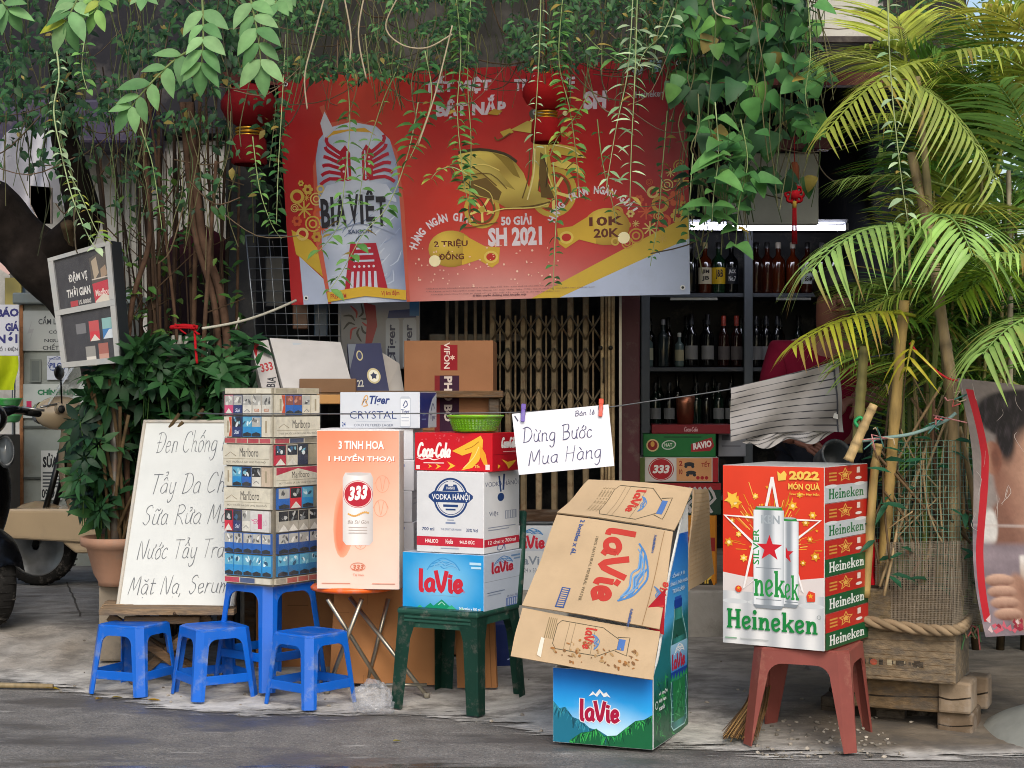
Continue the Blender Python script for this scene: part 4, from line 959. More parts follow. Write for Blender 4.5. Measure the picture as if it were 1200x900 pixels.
# ================================================================= WATER DISPLAY STAND AND FLATTENED CARDBOARD
A = G(648, 869, .012); B = G(765, 881, .006); dv = (B - A); dv.z = 0; fw = dv.length; ux = dv.normalized(); uy = V(-ux.y, ux.x, 0); dp = .42
ws = thing('water_display_stand', 'blue printed water display stand with green mountains and a bottle on its side', 'display stand', (A + B) / 2)
FH, BH = .248, .775
a0 = V(A.x, A.y, .012)
mb = MB(); fp = []
lean_ = -uy * .022
for t in (0, .33, .66, 1): fp.append((t, a0 + lean_ * math.sin(t * 3.1) * .6 + V(0, 0, FH * t)))
for (t0, p0), (t1, p1) in zip(fp, fp[1:]): pass
n_ = -uy
Of = a0 + V(0, 0, FH)
mb.plate([a0, a0 + ux * fw, Of + ux * fw, Of], .006, '#cfd6da', 'card', n=n_)
ar = Art(mb, Of + n_ * .0005, ux * fw, V(0, 0, -FH), 118, 85, 'gloss_print')
ar.grad(.3, .3, 117.7, 84.7, lambda u, v: mix(mix('#0e6fd6', '#2ba2e8', min(1, v * 2)), '#c3e6f6', max(0, min(1, (v - .35) * 2.2 - abs(u - .55) * .9))), 10, 10)
random.seed(9)
def ridge(x0, x1, pts, base, col, cols, n=70):
    ar.poly([(x0, base)] + pts + [(x1, base)], col)
    for _ in range(n):
        i = random.randrange(len(pts) - 1); t = random.random(); x = pts[i][0] * (1 - t) + pts[i + 1][0] * t; y = pts[i][1] * (1 - t) + pts[i + 1][1] * t
        L_ = rnd(3, 13); dx = rnd(-5, 5)
        y2 = min(base - .6, y + L_); ar.stroke([(x, min(y + 1, base - 1)), (max(x0 + 1, min(x1 - 1, x + dx * .5)), (y + y2) / 2 + .1), (max(x0 + 1, min(x1 - 1, x + dx)), y2)], rnd(.5, 1.6), random.choice(cols), 2, taper=True); ar.k -= .93
ridge(.3, 70, [(.3, 38), (8, 46), (15, 44), (24, 55), (34, 58), (44, 66), (55, 68), (70, 76)], 84.7, '#1f6f8a', ['#2e86a0', '#174f68', '#3d93a4', '#134a5c'])
ridge(20, 117.7, [(20, 82), (34, 72), (44, 70), (52, 66), (62, 74), (76, 72), (88, 62), (98, 54), (108, 52), (117.7, 46)], 84.7, '#17603c', ['#1f8046', '#0e4030', '#2c9a4c', '#0b352c', '#3fae55'], 130)
ar.hand('laVie', 33, 57, 22, '#e7e4ee', 6.6, 0, fit=47, sm=5); lavie(ar, 33, 57, 22, 47, '#a5143c', 4.4)
ar.poly([(43, 30), (48, 24), (51, 27), (56, 21), (61, 26), (64, 24), (69, 30), (65, 28.5), (61, 30), (57, 25), (53, 30), (49, 27.5)], '#f2f6fa')
mb.build('front_panel', ws)
# side panels with the S-shaped front edge
def side(base, name, printed):
    prof = [(0, 0), (dp, 0), (dp, BH), (dp * .86, BH), (dp * .62, BH * .80), (dp * .38, BH * .66), (dp * .2, BH * .50), (dp * .10, BH * .40), (.0, FH + .02)]
    prof = [(0, 0), (dp, 0), (dp, BH), (dp * .9, BH)] + [(p.x, p.y) for p in crom([(dp * .9, BH), (dp * .62, BH * .82), (dp * .42, BH * .68), (dp * .25, BH * .48), (dp * .13, BH * .37), (0, FH)], 5)][1:]
    mb = MB(); pts = [base + uy * q[0] + V(0, 0, q[1]) for q in prof]
    nn = ux if printed else -ux
    mb.plate(pts if printed else pts[::-1], .006, '#dfe3e4', 'card', n=nn, side='#e6e8e8')
    if printed:
        ar = Art(mb, base + ux * .0006 + V(0, 0, BH), uy * dp, V(0, 0, -BH), 100, 234, 'gloss_print'); kx, ky = 100 / dp, 234 / BH
        def edge_x(y):  # the curved front edge, design units
            z = (234 - y) / ky; pr = prof[3:]
            for (x0, z0), (x1, z1) in zip(pr, pr[1:]):
                if min(z0, z1) <= z <= max(z0, z1) and abs(z1 - z0) > 1e-6: return (x0 + (x1 - x0) * (z - z0) / (z1 - z0)) * kx
            return 0.0
        vs_, cs, fs = [], [], []; yt = 28
        for j in range(41):
            y = yt + (233.5 - yt) * j / 40; e = min(96, edge_x(y) + 2.5)
            for i in range(7):
                u = i / 6; x = e + (99.5 - e) * u; t = j / 40
                c = mix('#0b5fc8', '#57b4e8', min(1, t * 2.1)); c = mix(c, '#1c7078', sstep(.42 - .1 * u, .52 - .1 * u, t)); c = mix(c, '#14573a', sstep(.66, .82, t + .1 * u))
                vs_.append((x, y)); cs.append(c)
        for j in range(40):
            for i in range(6): a = j * 7 + i; fs.append([a, a + 7, a + 8, a + 1])
        mb.add([ar.pt(*q) for q in vs_], fs, cs, 'gloss_print'); ar.k += 1
        for _ in range(120):
            y = rnd(165, 228); x = rnd(8, 92); e = edge_x(y) + 5
            if x < e: continue
            ar.stroke([(x, y), (x + rnd(-4, 6), y + rnd(2, 4)), (min(97, x + rnd(-6, 9)), min(232, y + rnd(4, 12)))], rnd(.6, 1.8), random.choice(['#1f8046', '#0e4030', '#2c9a4c', '#0b352c', '#3fae55', '#1a6a50']), 2, taper=True); ar.k -= .93
        ar.k += 1
        def bx(x, y): return (44 + (x - 50) * 1.25 + 24, y)
        out = [(58, 102), (80, 102), (81, 112), (92, 132), (96, 142), (96, 150), (94, 176), (96, 190), (92, 206), (95, 222), (88, 228), (56, 228), (49, 222), (51, 206), (48, 190), (50, 176), (48, 150), (48, 142), (52, 132), (58, 112)]
        ar.gpoly(out, lambda x, y: mix('#3d9a94', '#124a50', abs((x - 72) / 24)), 6); ar.stroke(out, 1.4, '#a8d6d8', 0, closed=True)
        ar.poly([(60, 116), (80, 116), (90, 134), (54, 134)], '#1d5c50')
        for y in (190, 197, 204, 211, 218): ar.stroke([(51, y), (70, y + 2), (93, y)], .7, '#7fc0b8', 3)
        ar.poly([(54, 178), (90, 178), (88, 220), (56, 220)], '#1f7a48')
        for _ in range(22): ar.stroke([(rnd(58, 86), rnd(180, 216)), (rnd(58, 86), rnd(182, 218))], .8, random.choice(['#2f9a58', '#0f4a34', '#57b878']), 0); ar.k -= .9
        ar.k += 1
        ar.rect(58, 95, 80, 104, '#163f9c'); ar.rect(60, 92, 78, 95, '#2a59b8')
        ar.grad(48.5, 140, 95.5, 170, lambda u, v: mix('#9ed0ec', '#2a7cc8', v), 2, 4); ar.rect(48.5, 168, 95.5, 177, '#173f9c')
        for x in (53, 61, 69, 77, 85, 92): ar.poly([(x - 4.6, 177), (x, 170), (x + 3.4, 177)], '#2b9a5a')
        swirl(ar, 72, 146, 14, 5, '#f0f4f8', 1.2); lavie(ar, 51, 165, 14, 38, '#b8203c', 3.2)
        for k, tx in enumerate(('SỐNG LÀ ĐI', 'SỐNG LÀ THIÊN NHIÊN', 'TRONG LÀNH')): ar.text(tx, 62 - (10, 16, 10)[k] , 66 + 8 * k, 80 + (8, 16, 8)[k], 71.5 + 8 * k, '#cfe6f6', .02)
        for k, tx in enumerate(('vì một', 'Việt Nam', 'xanh')): ar.text(tx, 14, 180 + 7 * k, 38 - 4 * k, 185 + 7 * k, '#e6f0f0', .02)
        ar.ring(8, 192, 4, 4, .8, '#e6f0f0'); ar.stroke([(60, 134), (64, 131), (68, 135)], .8, '#1a2a30', 2)
    mb.build(name, ws)
side(a0 + ux * fw, 'side_panel', True); side(a0 + ux * .006, 'side_panel', False)
mb = MB(); bk = a0 + uy * (dp - .012) + ux * .0065
mb.plate([bk, bk + ux * (fw - .013), bk + ux * (fw - .013) + V(0, 0, BH - .004), bk + V(0, 0, BH - .004)], .005, '#d9dde0', 'card', n=n_); mb.build('back_panel', ws)
mb = MB(); q = a0 + uy * .008 + ux * .0065 + V(0, 0, .15); mb.plate([q, q + ux * (fw - .013), q + ux * (fw - .013) + uy * (dp - .03), q + uy * (dp - .03)], .005, '#b9bfc4', 'card', n=V(0, 0, 1)); mb.build('shelf', ws)
mb = MB(); q = a0 + uy * .10 + ux * .03 + V(0, 0, .158); mb.box(tuple(q + ux * .13 + V(0, 0, .08)), (.22, .12, .16), '#9aa0a4', 'card', b=.003, X=None)
mb.build('carton', label='grey carton sitting inside the water display stand', cat='carton')

CB = '#b9a080'
L0, L1 = P(598, 768, 5.37), P(765, 796, 5.20); F0, F1 = P(612, 710, 5.46), P(773, 738, 5.29); E0, E1 = P(653, 604, 5.66), P(789, 624, 5.50); T0, T1 = P(690, 563, 5.80), P(812, 573, 5.655)
fc = thing('flattened_carton', 'flattened brown water carton draped over the blue display stand', 'cardboard', (L0 + L1) / 2)
def sheet(name, c00, c10, c11, c01, dw, dh, draw, bend=.006, col=CB, th=.005, nx=40, ny=40, parent=fc):
    """corners: top-left, top-right, bottom-right, bottom-left"""
    mb = MB(); nn = (c01 - c00).cross(c10 - c00).normalized()
    def at(u, v): 
        p = c00.lerp(c10, u).lerp(c01.lerp(c11, u), v); return p + nn * bend * (math.sin(u * 3.14) * .8 + .5 * math.sin(v * 6.3 + 1)) + nn * .0035 * mnoise.noise(p * 9)
    vs_ = [at(i / nx, j / ny) for j in range(ny + 1) for i in range(nx + 1)]; m = len(vs_); vs_ += [p - nn * th for p in vs_]
    fs = [[j * (nx + 1) + i, (j + 1) * (nx + 1) + i, (j + 1) * (nx + 1) + i + 1, j * (nx + 1) + i + 1] for j in range(ny) for i in range(nx)]
    fs += [[a + m for a in f[::-1]] for f in fs]
    ed = [i for i in range(nx + 1)] + [j * (nx + 1) + nx for j in range(1, ny + 1)] + [ny * (nx + 1) + i for i in range(nx - 1, -1, -1)] + [j * (nx + 1) for j in range(ny - 1, 0, -1)]
    for a, b in zip(ed, ed[1:] + ed[:1]): fs.append([a, b, b + m, a + m])
    mb.add(vs_, fs, col, 'card')
    class SA(Art):
        def pt(s, x, y, e=0.0): return at(x / s.dw, y / s.dh) + nn * (s.k * .0001 + e + .0005)
    ar = SA(mb, c00, c10 - c00, c01 - c00, dw, dh, 'card'); ar.warp = lambda u, v: 0; ar.maxlen = dw / 40
    if draw: draw(ar)
    return mb.build(name, parent)
RDm, BLm, INK = '#b33a32', '#4a7bb0', '#57503f'
def jug(ar, x, y, L_, h_):
    """printed outline of a bottle lying on its side, neck to the right"""
    o = [(x, y + h_ * .15), (x + L_ * .05, y), (x + L_ * .62, y), (x + L_ * .86, y + h_ * .32), (x + L_ * .86, y + h_ * .68), (x + L_ * .62, y + h_), (x + L_ * .05, y + h_), (x, y + h_ * .85)]
    ar.stroke(o, .8, INK, 0, closed=True)
    for k in (.16, .24, .52): ar.stroke([(x + L_ * k, y + 1), (x + L_ * k, y + h_ - 1)], .5, '#7d7058', 0)
    ar.rect(x + L_ * .86, y + h_ * .3, x + L_ * .95, y + h_ * .7, '#4a6da8'); ar.stroke([(x + L_ * .84, y + h_ * .25), (x + L_, y + h_ * .2), (x + L_, y + h_ * .85), (x + L_ * .84, y + h_ * .75)], .9, INK, 0)
def d_top(ar):
    jug(ar, 45, 6, 76, 34)
    ar.hand('laVie', 74, 9, 11, RDm, 2.2, 0, fit=24, rot=90); swirl(ar, 90, 22, 8, 4, BLm, .9, 75)
    for k in range(4): ar.text('2 chai x 6L nước', 31 + 4 * k - 14, 22, 31 + 4 * k + 14, 24.6, '#857657', 0, 0, 90)
def d_main(ar):
    ar.hand('laVie', 72, 8, 31, RDm, 7.4, 0, fit=92, rot=90); swirl(ar, 118, 60, 36, 12, BLm, 2.2, 100); swirl(ar, 116, 60, 30, 9, '#6f96bd', 1.4, 100)
    ar.text('2 bottles x 6L', 14, 22, 58, 28, '#3f5485', .03, 0, 90); ar.text('100% NATURAL MINERAL WATER', 20, 60, 100, 63.4, '#6a5f4a', .0, 0, 90)
    ar.rect(36, 88, 46, 114, '#3f5485')
    for k in range(9): ar.rect(37.5, 89.4 + 2.7 * k, 44.5, 90.8 + 2.7 * k, CB); ar.k -= 1
    ar.k += 1; ar.hand('laVie', 150, 92, 9, RDm, 2.0, 0, fit=32, rot=-86); swirl(ar, 143, 78, 10, 4, BLm, .9, 80)
    for a, b in ((130, 16), (118, 108)):
        for k in range(2): ar.text('Nestlé Waters', a - 9, b + 4.2 * k, a + 9, b + 3.2 + 4.2 * k, '#3f5485', .02, 0, 90); ar.k -= 0
    ar.stroke([(140, 2), (136, 60), (132, 118)], .6, '#8d6f4b', 3)
def d_low(ar):
    jug(ar, 44, 6, 84, 34); ar.hand('laVie', 78, 9, 11, RDm, 2.2, 0, fit=26, rot=90); swirl(ar, 92, 24, 9, 4, BLm, .9, 75)
    for k in range(5): ar.rect(33 + 2.2 * k, 5, 33.8 + 2.2 * k, 30, '#857657'); ar.k -= 1
    ar.k += 1; random.seed(4)
    for _ in range(60):
        x, y = rnd(42, 140), rnd(30, 52) - abs(rnd(0, 6)); ar.ell(x, y, rnd(.6, 3.2), rnd(.5, 1.8), random.choice(['#8a5a30', '#9a6a3c', '#7d5a3a', '#a5855c']), 7, rot=rnd(0, 90)); ar.k -= .9
    ar.poly([(30, 30), (34, 31), (34, 52), (29, 50)], '#d6cfc0')
sheet('main_panel', E0, E1, F1, F0, 150, 118, d_main, .010)
sheet('flap', F0 + V(0, -.004, -.004), F1 + V(0, -.004, -.004), L1, L0, 160, 56, d_low, -.008)
sheet('flap', T0, T1, E1 + V(.004, .004, .004), E0 + V(0, .004, .006), 140, 44, d_top, .010)
R0 = T1 + V(.003, .006, -.002); R1 = P(829, 573, 5.86)
sheet('flap', R0, R1, P(836, 672, 5.88), P(806, 692, 5.70), 30, 110, lambda ar: [ar.rect(1, 4 + 5 * k, 29, 4.5 + 5 * k, '#b3946c') for k in range(20)], .006)
sheet('flap', P(744, 728, 5.36), P(780, 690, 5.33), P(778, 744, 5.36), P(752, 733, 5.36), 30, 30, None, .0, '#b02430')
# ================================================================= BANNER
BT0, BT1, BB1, BB0 = P(326, 92, 7.25), P(806, 66, 6.85), P(809, 345, 6.85), P(342, 357.5, 7.25)
bn = thing('beer_banner', 'wide red beer banner with a printed can and a golden scooter over the shop front', 'banner', BB0.lerp(BB1, .5))
def bw(u, v): return .020 * math.sin(u * 7 + v * 1.5) * (1 - .4 * v) + .007 * math.sin(u * 11 + 2 + v * 3) + .03 * v * math.sin(u * 3.1)
class BA(Art):
    def pt(s, x, y, e=0.0):
        u, v = x / s.dw, y / s.dh
        p = BT0.lerp(BT1, u).lerp(BB0.lerp(BB1, u), v); return p + s.N * (bw(u, v) + s.k * s.lift + e)
mb = MB(); NX, NY = 90, 36
ar = BA(mb, BT0, BT1 - BT0, BB0 - BT0, 480, 278, 'banner'); ar.warp = lambda u, v: 0; ar.maxlen = 6; ar.lift = .00012
def bcol(u, v):
    c = mix('#9c0f1a', '#7d0c1c', max(0, u - .62) * 1.7); c = mix(c, '#b81318', max(0, 1 - math.hypot((u - .45) * 1.6, (v - .5) * 1.3)))
    c = mix(c, '#cf3a1c', .75 * math.exp(-((v - .62) / .3) ** 2 - ((u - .58) / .24) ** 2)); g = math.exp(-((v - 1.05) / .22) ** 2) * math.exp(-((u - .52) / .26) ** 2); c = mix(c, '#d8b0a8', min(.62, g * .7))
    g2 = math.exp(-((u - .21) / .12) ** 2); c = mix(c, '#c4552e', min(.35, g2 * .4))
    return c
ar.grad(0, 0, 480, 278, bcol, NX, NY)
# white corners with gold bands
ar.poly([(300, 278), (392, 278), (480, 224), (480, 195), (478, 195)], '#b9982f') if False else None
ar.poly([(296, 278), (330, 278), (480, 213), (480, 186)], '#bfa033'); ar.poly([(330, 278), (480, 278), (480, 213)], '#a9b4cd'); ar.poly([(10, 216), (44, 226), (62, 262), (62, 240), (30, 200), (6, 186)], '#bfa033'); ar.poly([(14, 219), (46, 250), (62, 278), (16, 278)], '#a9b4cd')
# blossom ornaments at both ends
random.seed(12)
def orn(x, y, r, k):
    c = random.choice(['#bf9f45', '#cdb266', '#b58a34', '#c4552e'])
    if k == 0: ar.ring(x, y, r, r, r * .42, c, 14)
    elif k == 1:
        for i in range(6): ar.ell(x + r * .62 * math.cos(i * 1.047), y + r * .62 * math.sin(i * 1.047), r * .36, r * .36, c, 8); ar.k -= .9
        ar.ell(x, y, r * .2, r * .2, '#8a1420', 8)
    elif k == 2: ar.ring(x, y, r, r, r * .2, c, 14); ar.ring(x, y, r * .55, r * .55, r * .2, c, 12)
    else:
        for i in range(4): ar.stroke([(x + r * math.cos(i * .785), y + r * math.sin(i * .785)), (x - r * math.cos(i * .785), y - r * math.sin(i * .785))], r * .2, c, 0); ar.k -= .8
    ar.k -= .6
pl = [(388, 205, 9), (405, 195, 10), (420, 208, 9), (436, 200, 8), (452, 192, 8), (468, 186, 9), (410, 216, 7), (432, 180, 9), (448, 172, 10), (466, 166, 10), (456, 150, 7), (472, 146, 8), (440, 158, 7), (424, 166, 6), (470, 128, 7), (460, 136, 5), (398, 180, 8), (414, 182, 5), (446, 186, 6), (420, 194, 4), (396, 214, 5), (474, 174, 5), (436, 146, 4), (450, 212, 5),
      (16, 146, 9), (30, 138, 7), (40, 150, 8), (24, 162, 10), (42, 168, 7), (14, 176, 7), (34, 180, 10), (46, 186, 6), (20, 192, 8), (38, 196, 7), (12, 160, 5), (28, 148, 4), (46, 138, 5), (22, 130, 4)]
for i, (x, y, r) in enumerate(pl): orn(x, y, r, i % 4)
ar.k += 1
# the can
ar.k = 8
ar.poly([(50, 38), (58, 60), (48, 84), (38, 110), (36, 200), (48, 278), (150, 278), (148, 160), (142, 96), (120, 66), (88, 54), (62, 58), (56, 36)], '#b8553f')
ar.poly([(46, 90), (54, 72), (84, 62), (118, 72), (134, 96), (140, 160), (146, 278), (52, 278), (44, 210), (42, 120)], lambda x, y: mix('#c3cad8', '#66759a', max(0, abs((x - 88) / 50) ** 1.6 * .75 + .12 * math.sin(y * .11 + x * .05)))) if False else ar.gpoly([(42, 100), (47, 78), (60, 64), (88, 58), (118, 65), (134, 82), (141, 110), (143, 160), (146, 278), (52, 278), (44, 210), (42, 120)], lambda x, y: mix('#c0c8d8', '#6d7b9e', max(0, min(1, abs((x - 88) / 52) ** 1.7 * .8 + .10 * math.sin(y * .13 + x * .06)))), 6)
ar.poly([(52, 80), (66, 68), (104, 66), (120, 78), (110, 72), (84, 69), (64, 73)], '#c99a30'); ar.poly([(56, 44), (66, 66), (54, 76), (50, 58)], '#bcbcc6')
for i in range(26):
    y = rnd(180, 262); x = rnd(50, 130); ar.stroke([(x, y), (x + rnd(4, 14), y - rnd(2, 8)), (x + rnd(8, 26), y - rnd(6, 22))], rnd(1, 2.6), random.choice(['#8c99b6', '#c3cbd9', '#7f8fae', '#b6c1d4']), 2, taper=True); ar.k -= .9
ar.k += 1
rdc = '#a5152c'
for sg, cx in ((-1, 88), (1, 96)):
    for i in range(6):
        a0 = R(200 + i * 13); r0, r1 = 10, 46 - i * 2
        def q(r, a): return (cx + sg * (-r * math.cos(a)) * -1, 150 + r * math.sin(a) * 1.4)
        ar.stroke([(cx + sg * 12, 128 - i * 6), (cx + sg * (30), 126 - i * 8.4), (cx + sg * (41 - i * 2), 132 - i * 11)], 4.2, rdc, 2)
    ar.poly([(cx + sg * 3, 132), (cx + sg * 16, 126), (cx + sg * 16, 94), (cx + sg * 9, 86), (cx + sg * 3, 96)], rdc)
    for k in range(3): ar.ell(cx + sg * 12, 102 + 8 * k, 1.4, 1.4, '#d8c6cf', 8)
    ar.stroke([(cx + sg * 7, 128), (cx + sg * 7, 94)], 1.6, '#b7bdd0', 0)
ar.poly([(43, 152), (54, 134), (92, 128), (128, 136), (139, 154), (139, 158), (92, 142), (43, 160)], '#bcc3d3')
ar.stroke([(46, 196), (92, 182), (136, 196)], 1, '#8c97b1', 3); 
for i, ch in enumerate('BIA VIỆT'):
    x = (45, 57.5, 63.5, 0, 80, 94, 101, 114)[i]; dy = ((i - 3.5) / 3.5) ** 2 * 4
    if ch != ' ': ar.text(ch, x, (146 if ch != 'Ệ' else 138) + dy, x + ((11.5, 4, 13, 0, 12.5, 4, 11, 12)[i]), (182 if ch != 'Ệ' else 186) + dy, '#23212a', .03); ar.k -= .5
ar.k += 1; ar.text('SAIGON', 78, 189, 108, 194, '#4a5878', .02)
ar.poly([(80, 206), (112, 206), (124, 262), (70, 262)], rdc)
for k, (y, w0) in enumerate(((211, 12), (218, 15), (226, 16))): ar.rect(96 - w0 + 3, y, 96 + w0 - 3, y + 2.4, '#b9bed0')
for k in range(5): ar.ell(84 + 6 * k, 234, 1.6, 1.6, '#d8ccd6', 8)
for k in range(5): ar.poly([(80 + 7 * k, 240), (83 + 7 * k, 240), (83.4 + 7.6 * k - 2, 260), (80 + 7.6 * k - 3, 260)], '#c3c2d2')
ar.poly([(48, 264), (96, 258), (146, 264), (146, 276), (96, 270), (48, 276)], '#c9a32e'); ar.text('PREMIUM', 52, 266, 72, 272, '#a3302a', .02); ar.text('Vị êm đậm', 116, 264, 138, 271, '#a3302a', .02)
ar.k = 8
# headline (half hidden by the creeper in the photograph)
hw_ = '#c9bcc6'
ar.text('TẾT VIỆT', 178, 8, 256, 31, hw_, .05, .05); ar.text('BẬT NẮP', 190, 33, 272, 61, hw_, .05, .05); ar.text('TRÚNG XE', 282, 12, 352, 30, hw_, .04, .05); ar.text('SH', 361, 34, 388, 56, hw_, .06, .05)
ar.ell(444, 8, 9, 9, '#8ea9b0', 16); ar.ell(424, 10, 7, 9, '#9aa7ac', 14); ar.text('Heineken', 421, 38, 453, 46, '#a9a0a4', .02)
ar.k = 8
# golden scooter seen from its right side
go, gd, gl = '#c2a53c', '#6a5018', '#e6d272'
def gold(x, y): return mix('#e2ca60', '#8a6d22', max(0, min(1, .22 + .5 * math.sin((x * .5 + y) * .07 + 2.6) * math.sin(y * .055 + 1.2) + .004 * (y - 110))))
gpl = ar.poly
def gp2_(pts, col): ar.gpoly(pts, col, 5) if callable(col) else gpl(pts, col)
ar.poly = gp2_
gf = gold
def wheel(cx, cy, r):
    ar.ring(cx, cy, r, r * 1.08, r * .22, go, 28); ar.ring(cx, cy, r * .74, r * .8, r * .12, gd, 24); ar.ell(cx, cy, r * .2, r * .2, go, 12)
    for i in range(5): a = i * 1.2566 + .3; ar.stroke([(cx + r * .2 * math.cos(a), cy + r * .2 * math.sin(a)), (cx + r * .66 * math.cos(a), cy + r * .7 * math.sin(a))], r * .13, gl, 0)
wheel(324, 152, 28); wheel(240, 170, 21)
ar.poly([(212, 106), (222, 98), (254, 100), (276, 108), (290, 128), (298, 152), (322, 162), (318, 170), (272, 171), (252, 158), (228, 152), (214, 146), (220, 130)], gold)
ar.poly([(226, 136), (246, 132), (264, 150), (260, 160), (240, 154), (226, 148)], gd); ar.poly([(216, 104), (240, 108), (262, 126), (280, 148), (262, 140), (236, 124), (218, 116)], lambda x, y: mix('#dcc868', '#8f7828', (x - 216) / 70)); ar.poly([(254, 102), (276, 110), (286, 134), (278, 130), (264, 112)], '#8c7420')
ar.gpoly([(320, 118), (338, 114), (354, 122), (362, 136), (350, 128), (334, 124)], gold)
ar.poly([(300, 60), (316, 64), (332, 84), (322, 100), (310, 116), (306, 150), (318, 158), (304, 168), (292, 162), (300, 130), (302, 96)], gf); ar.poly([(310, 104), (320, 112), (318, 140), (326, 160), (310, 158), (308, 130)], gd)
ar.poly([(276, 76), (296, 66), (322, 72), (334, 86), (312, 84), (296, 80)], gf); ar.poly([(264, 78), (276, 74), (280, 79), (268, 84)], go); ar.ell(313, 60, 15, 9, '#4a4a3c', 18, rot=15); ar.ell(313, 58, 11, 6, '#9aa0a0', 16, rot=15)
ar.poly([(318, 92), (352, 100), (364, 114), (350, 112), (326, 106)], go); ar.stroke([(318, 100), (324, 150)], 4, go, 0); ar.stroke([(316, 96), (318, 128), (326, 152)], 1.6, gl, 3)
ar.poly([(250, 56), (258, 50), (268, 53), (262, 58)], '#b08a2a')
ar.stroke([(214, 112), (236, 122), (258, 142)], 1.4, gd, 3); ar.stroke([(298, 100), (296, 132), (288, 158)], 1.4, gd, 3); ar.stroke([(262, 170), (300, 168), (320, 164)], 2, gd, 2)
gs = ar.stroke
for pts, wd, c in (([(216, 101), (240, 98), (268, 104), (282, 114)], 3.2, '#3d2e10'), ([(222, 120), (244, 116), (262, 124)], 1.2, gl), ([(228, 128), (252, 128), (270, 146)], 1, gd), ([(246, 176), (266, 170), (300, 170), (318, 166)], 1.4, gl), ([(214, 120), (206, 116), (210, 132), (220, 136)], 3, '#8a3020'), ([(300, 66), (316, 72), (330, 84)], 1.4, '#f0e09a'), ([(304, 100), (302, 130), (294, 160)], 1.6, '#f0e09a'), ([(276, 80), (262, 88), (258, 84)], 1.6, gd), ([(322, 74), (334, 62), (340, 60)], 1.6, gd), ([(326, 96), (346, 102), (360, 113)], 1.2, '#f0e09a'), ([(232, 140), (250, 150), (254, 164)], 1, '#d8c46a'), ([(226, 146), (240, 160), (246, 172)], 1, '#3d2e10'), ([(312, 108), (318, 124), (316, 146)], 1, '#3d2e10')): gs(pts, wd, c, 3)
ar.ell(340, 59, 3, 3, '#e8dca0', 10); ar.gpoly([(314, 76), (328, 80), (332, 90), (320, 92)], lambda x, y: mix('#f4ecc4', '#9a8838', (y - 76) / 16), 4); ar.stroke([(258, 186), (226, 191), (214, 190)], 1, gd, 2)
ar.k = 8
# prizes
wht = '#d9ced4'
ar.text('50 GIẢI', 262, 176, 298, 190, wht, .04); ar.text('SH 2021', 246, 192, 310, 215, wht, .05)
ar.arc_text('HÀNG NGÀN GIẢI', 206, 230, 52, -162, -62, 10, wht, .04); ar.arc_text('HÀNG TRĂM NGÀN GIẢI', 372, 206, 54, -160, -28, 9.5, wht, .04)
def opener(cx, cy, sg, l1, l2):
    ar.gpoly([(cx + 27 * math.cos(i * .2417), cy + 22 * math.sin(i * .2417)) for i in range(26)], lambda x, y: mix('#dcbc4c', '#97761f', math.hypot(x - cx + 8, y - cy + 8) / 34), 5); ar.poly([(cx + sg * 16, cy - 16), (cx + sg * 40, cy - 2), (cx + sg * 58, cy), (cx + sg * 56, cy + 18), (cx + sg * 48, cy + 24), (cx + sg * 32, cy + 14), (cx + sg * 12, cy + 20)], '#c7a233')
    ar.ring(cx + sg * 47, cy + 11, 8.5, 7.5, 2.6, '#d8bb58', 16); ar.ell(cx + sg * 47, cy + 11, 5.6, 4.6, '#b5281e', 14); ar.ell(cx - sg * 20, cy + 14, 7, 7, '#f3e6b8', 14)
    ar.text(l1, cx - 20, cy - 12, cx + 20, cy - 1, '#5c2410', .03); ar.text(l2, cx - 15, cy + 2, cx + 15, cy + 13, '#5c2410', .03)
opener(202, 216, 1, '2 TRIỆU', 'ĐỒNG'); opener(386, 196, -1, '10K', '20K')
random.seed(21)
for _ in range(70): ar.ell(rnd(150, 340), rnd(210, 262), rnd(.4, 1.5), rnd(.4, 1.5), '#e8c2ae', 6); ar.k -= .95
ar.k += 1
for k, (y, x0, x1) in enumerate(((262, 170, 330), (265.5, 170, 372), (269, 176, 330))): ar.text('Chương trình khuyến mại áp dụng từ nay đến hết Tết, xem thể lệ chi tiết tại điểm bán', x0, y, x1, y + 2, '#7a5a58', 0)
ar.text('© Bản quyền chương trình khuyến mại', 226, 271, 290, 274.5, '#54363c', .02)
for x, y in ((20, 270), (472, 270), (10, 8), (470, 8)): ar.ring(x, y, 3, 3, 1.4, '#d8d8d8', 12); ar.ell(x, y, 1.6, 1.6, '#111', 8)
# back of the sheet
mb.add([BA.pt(ar, 480 * i / NX, 278 * j / NY, -.004 - ar.k * ar.lift) for j in range(NY + 1) for i in range(NX + 1)], [[j * (NX + 1) + i, j * (NX + 1) + i + 1, (j + 1) * (NX + 1) + i + 1, (j + 1) * (NX + 1) + i] for j in range(NY) for i in range(NX)], '#8d8f94', 'banner')
mb.build('printed_sheet', bn)
mb = MB(); a, b = P(347, 352, 7.2), P(237, 385, 6.9); mb.tube([a.lerp(b, t) + V(0, 0, -.02 * math.sin(t * 3.14)) for t in [i / 8 for i in range(9)]], .006, '#b5b3a6', 'cloth', 6); mb.tube([a.lerp(b, .62), a.lerp(b, .63) + V(-.01, 0, -.05)], .004, '#b5b3a6', 'cloth', 5); mb.build('tie_rope', bn)

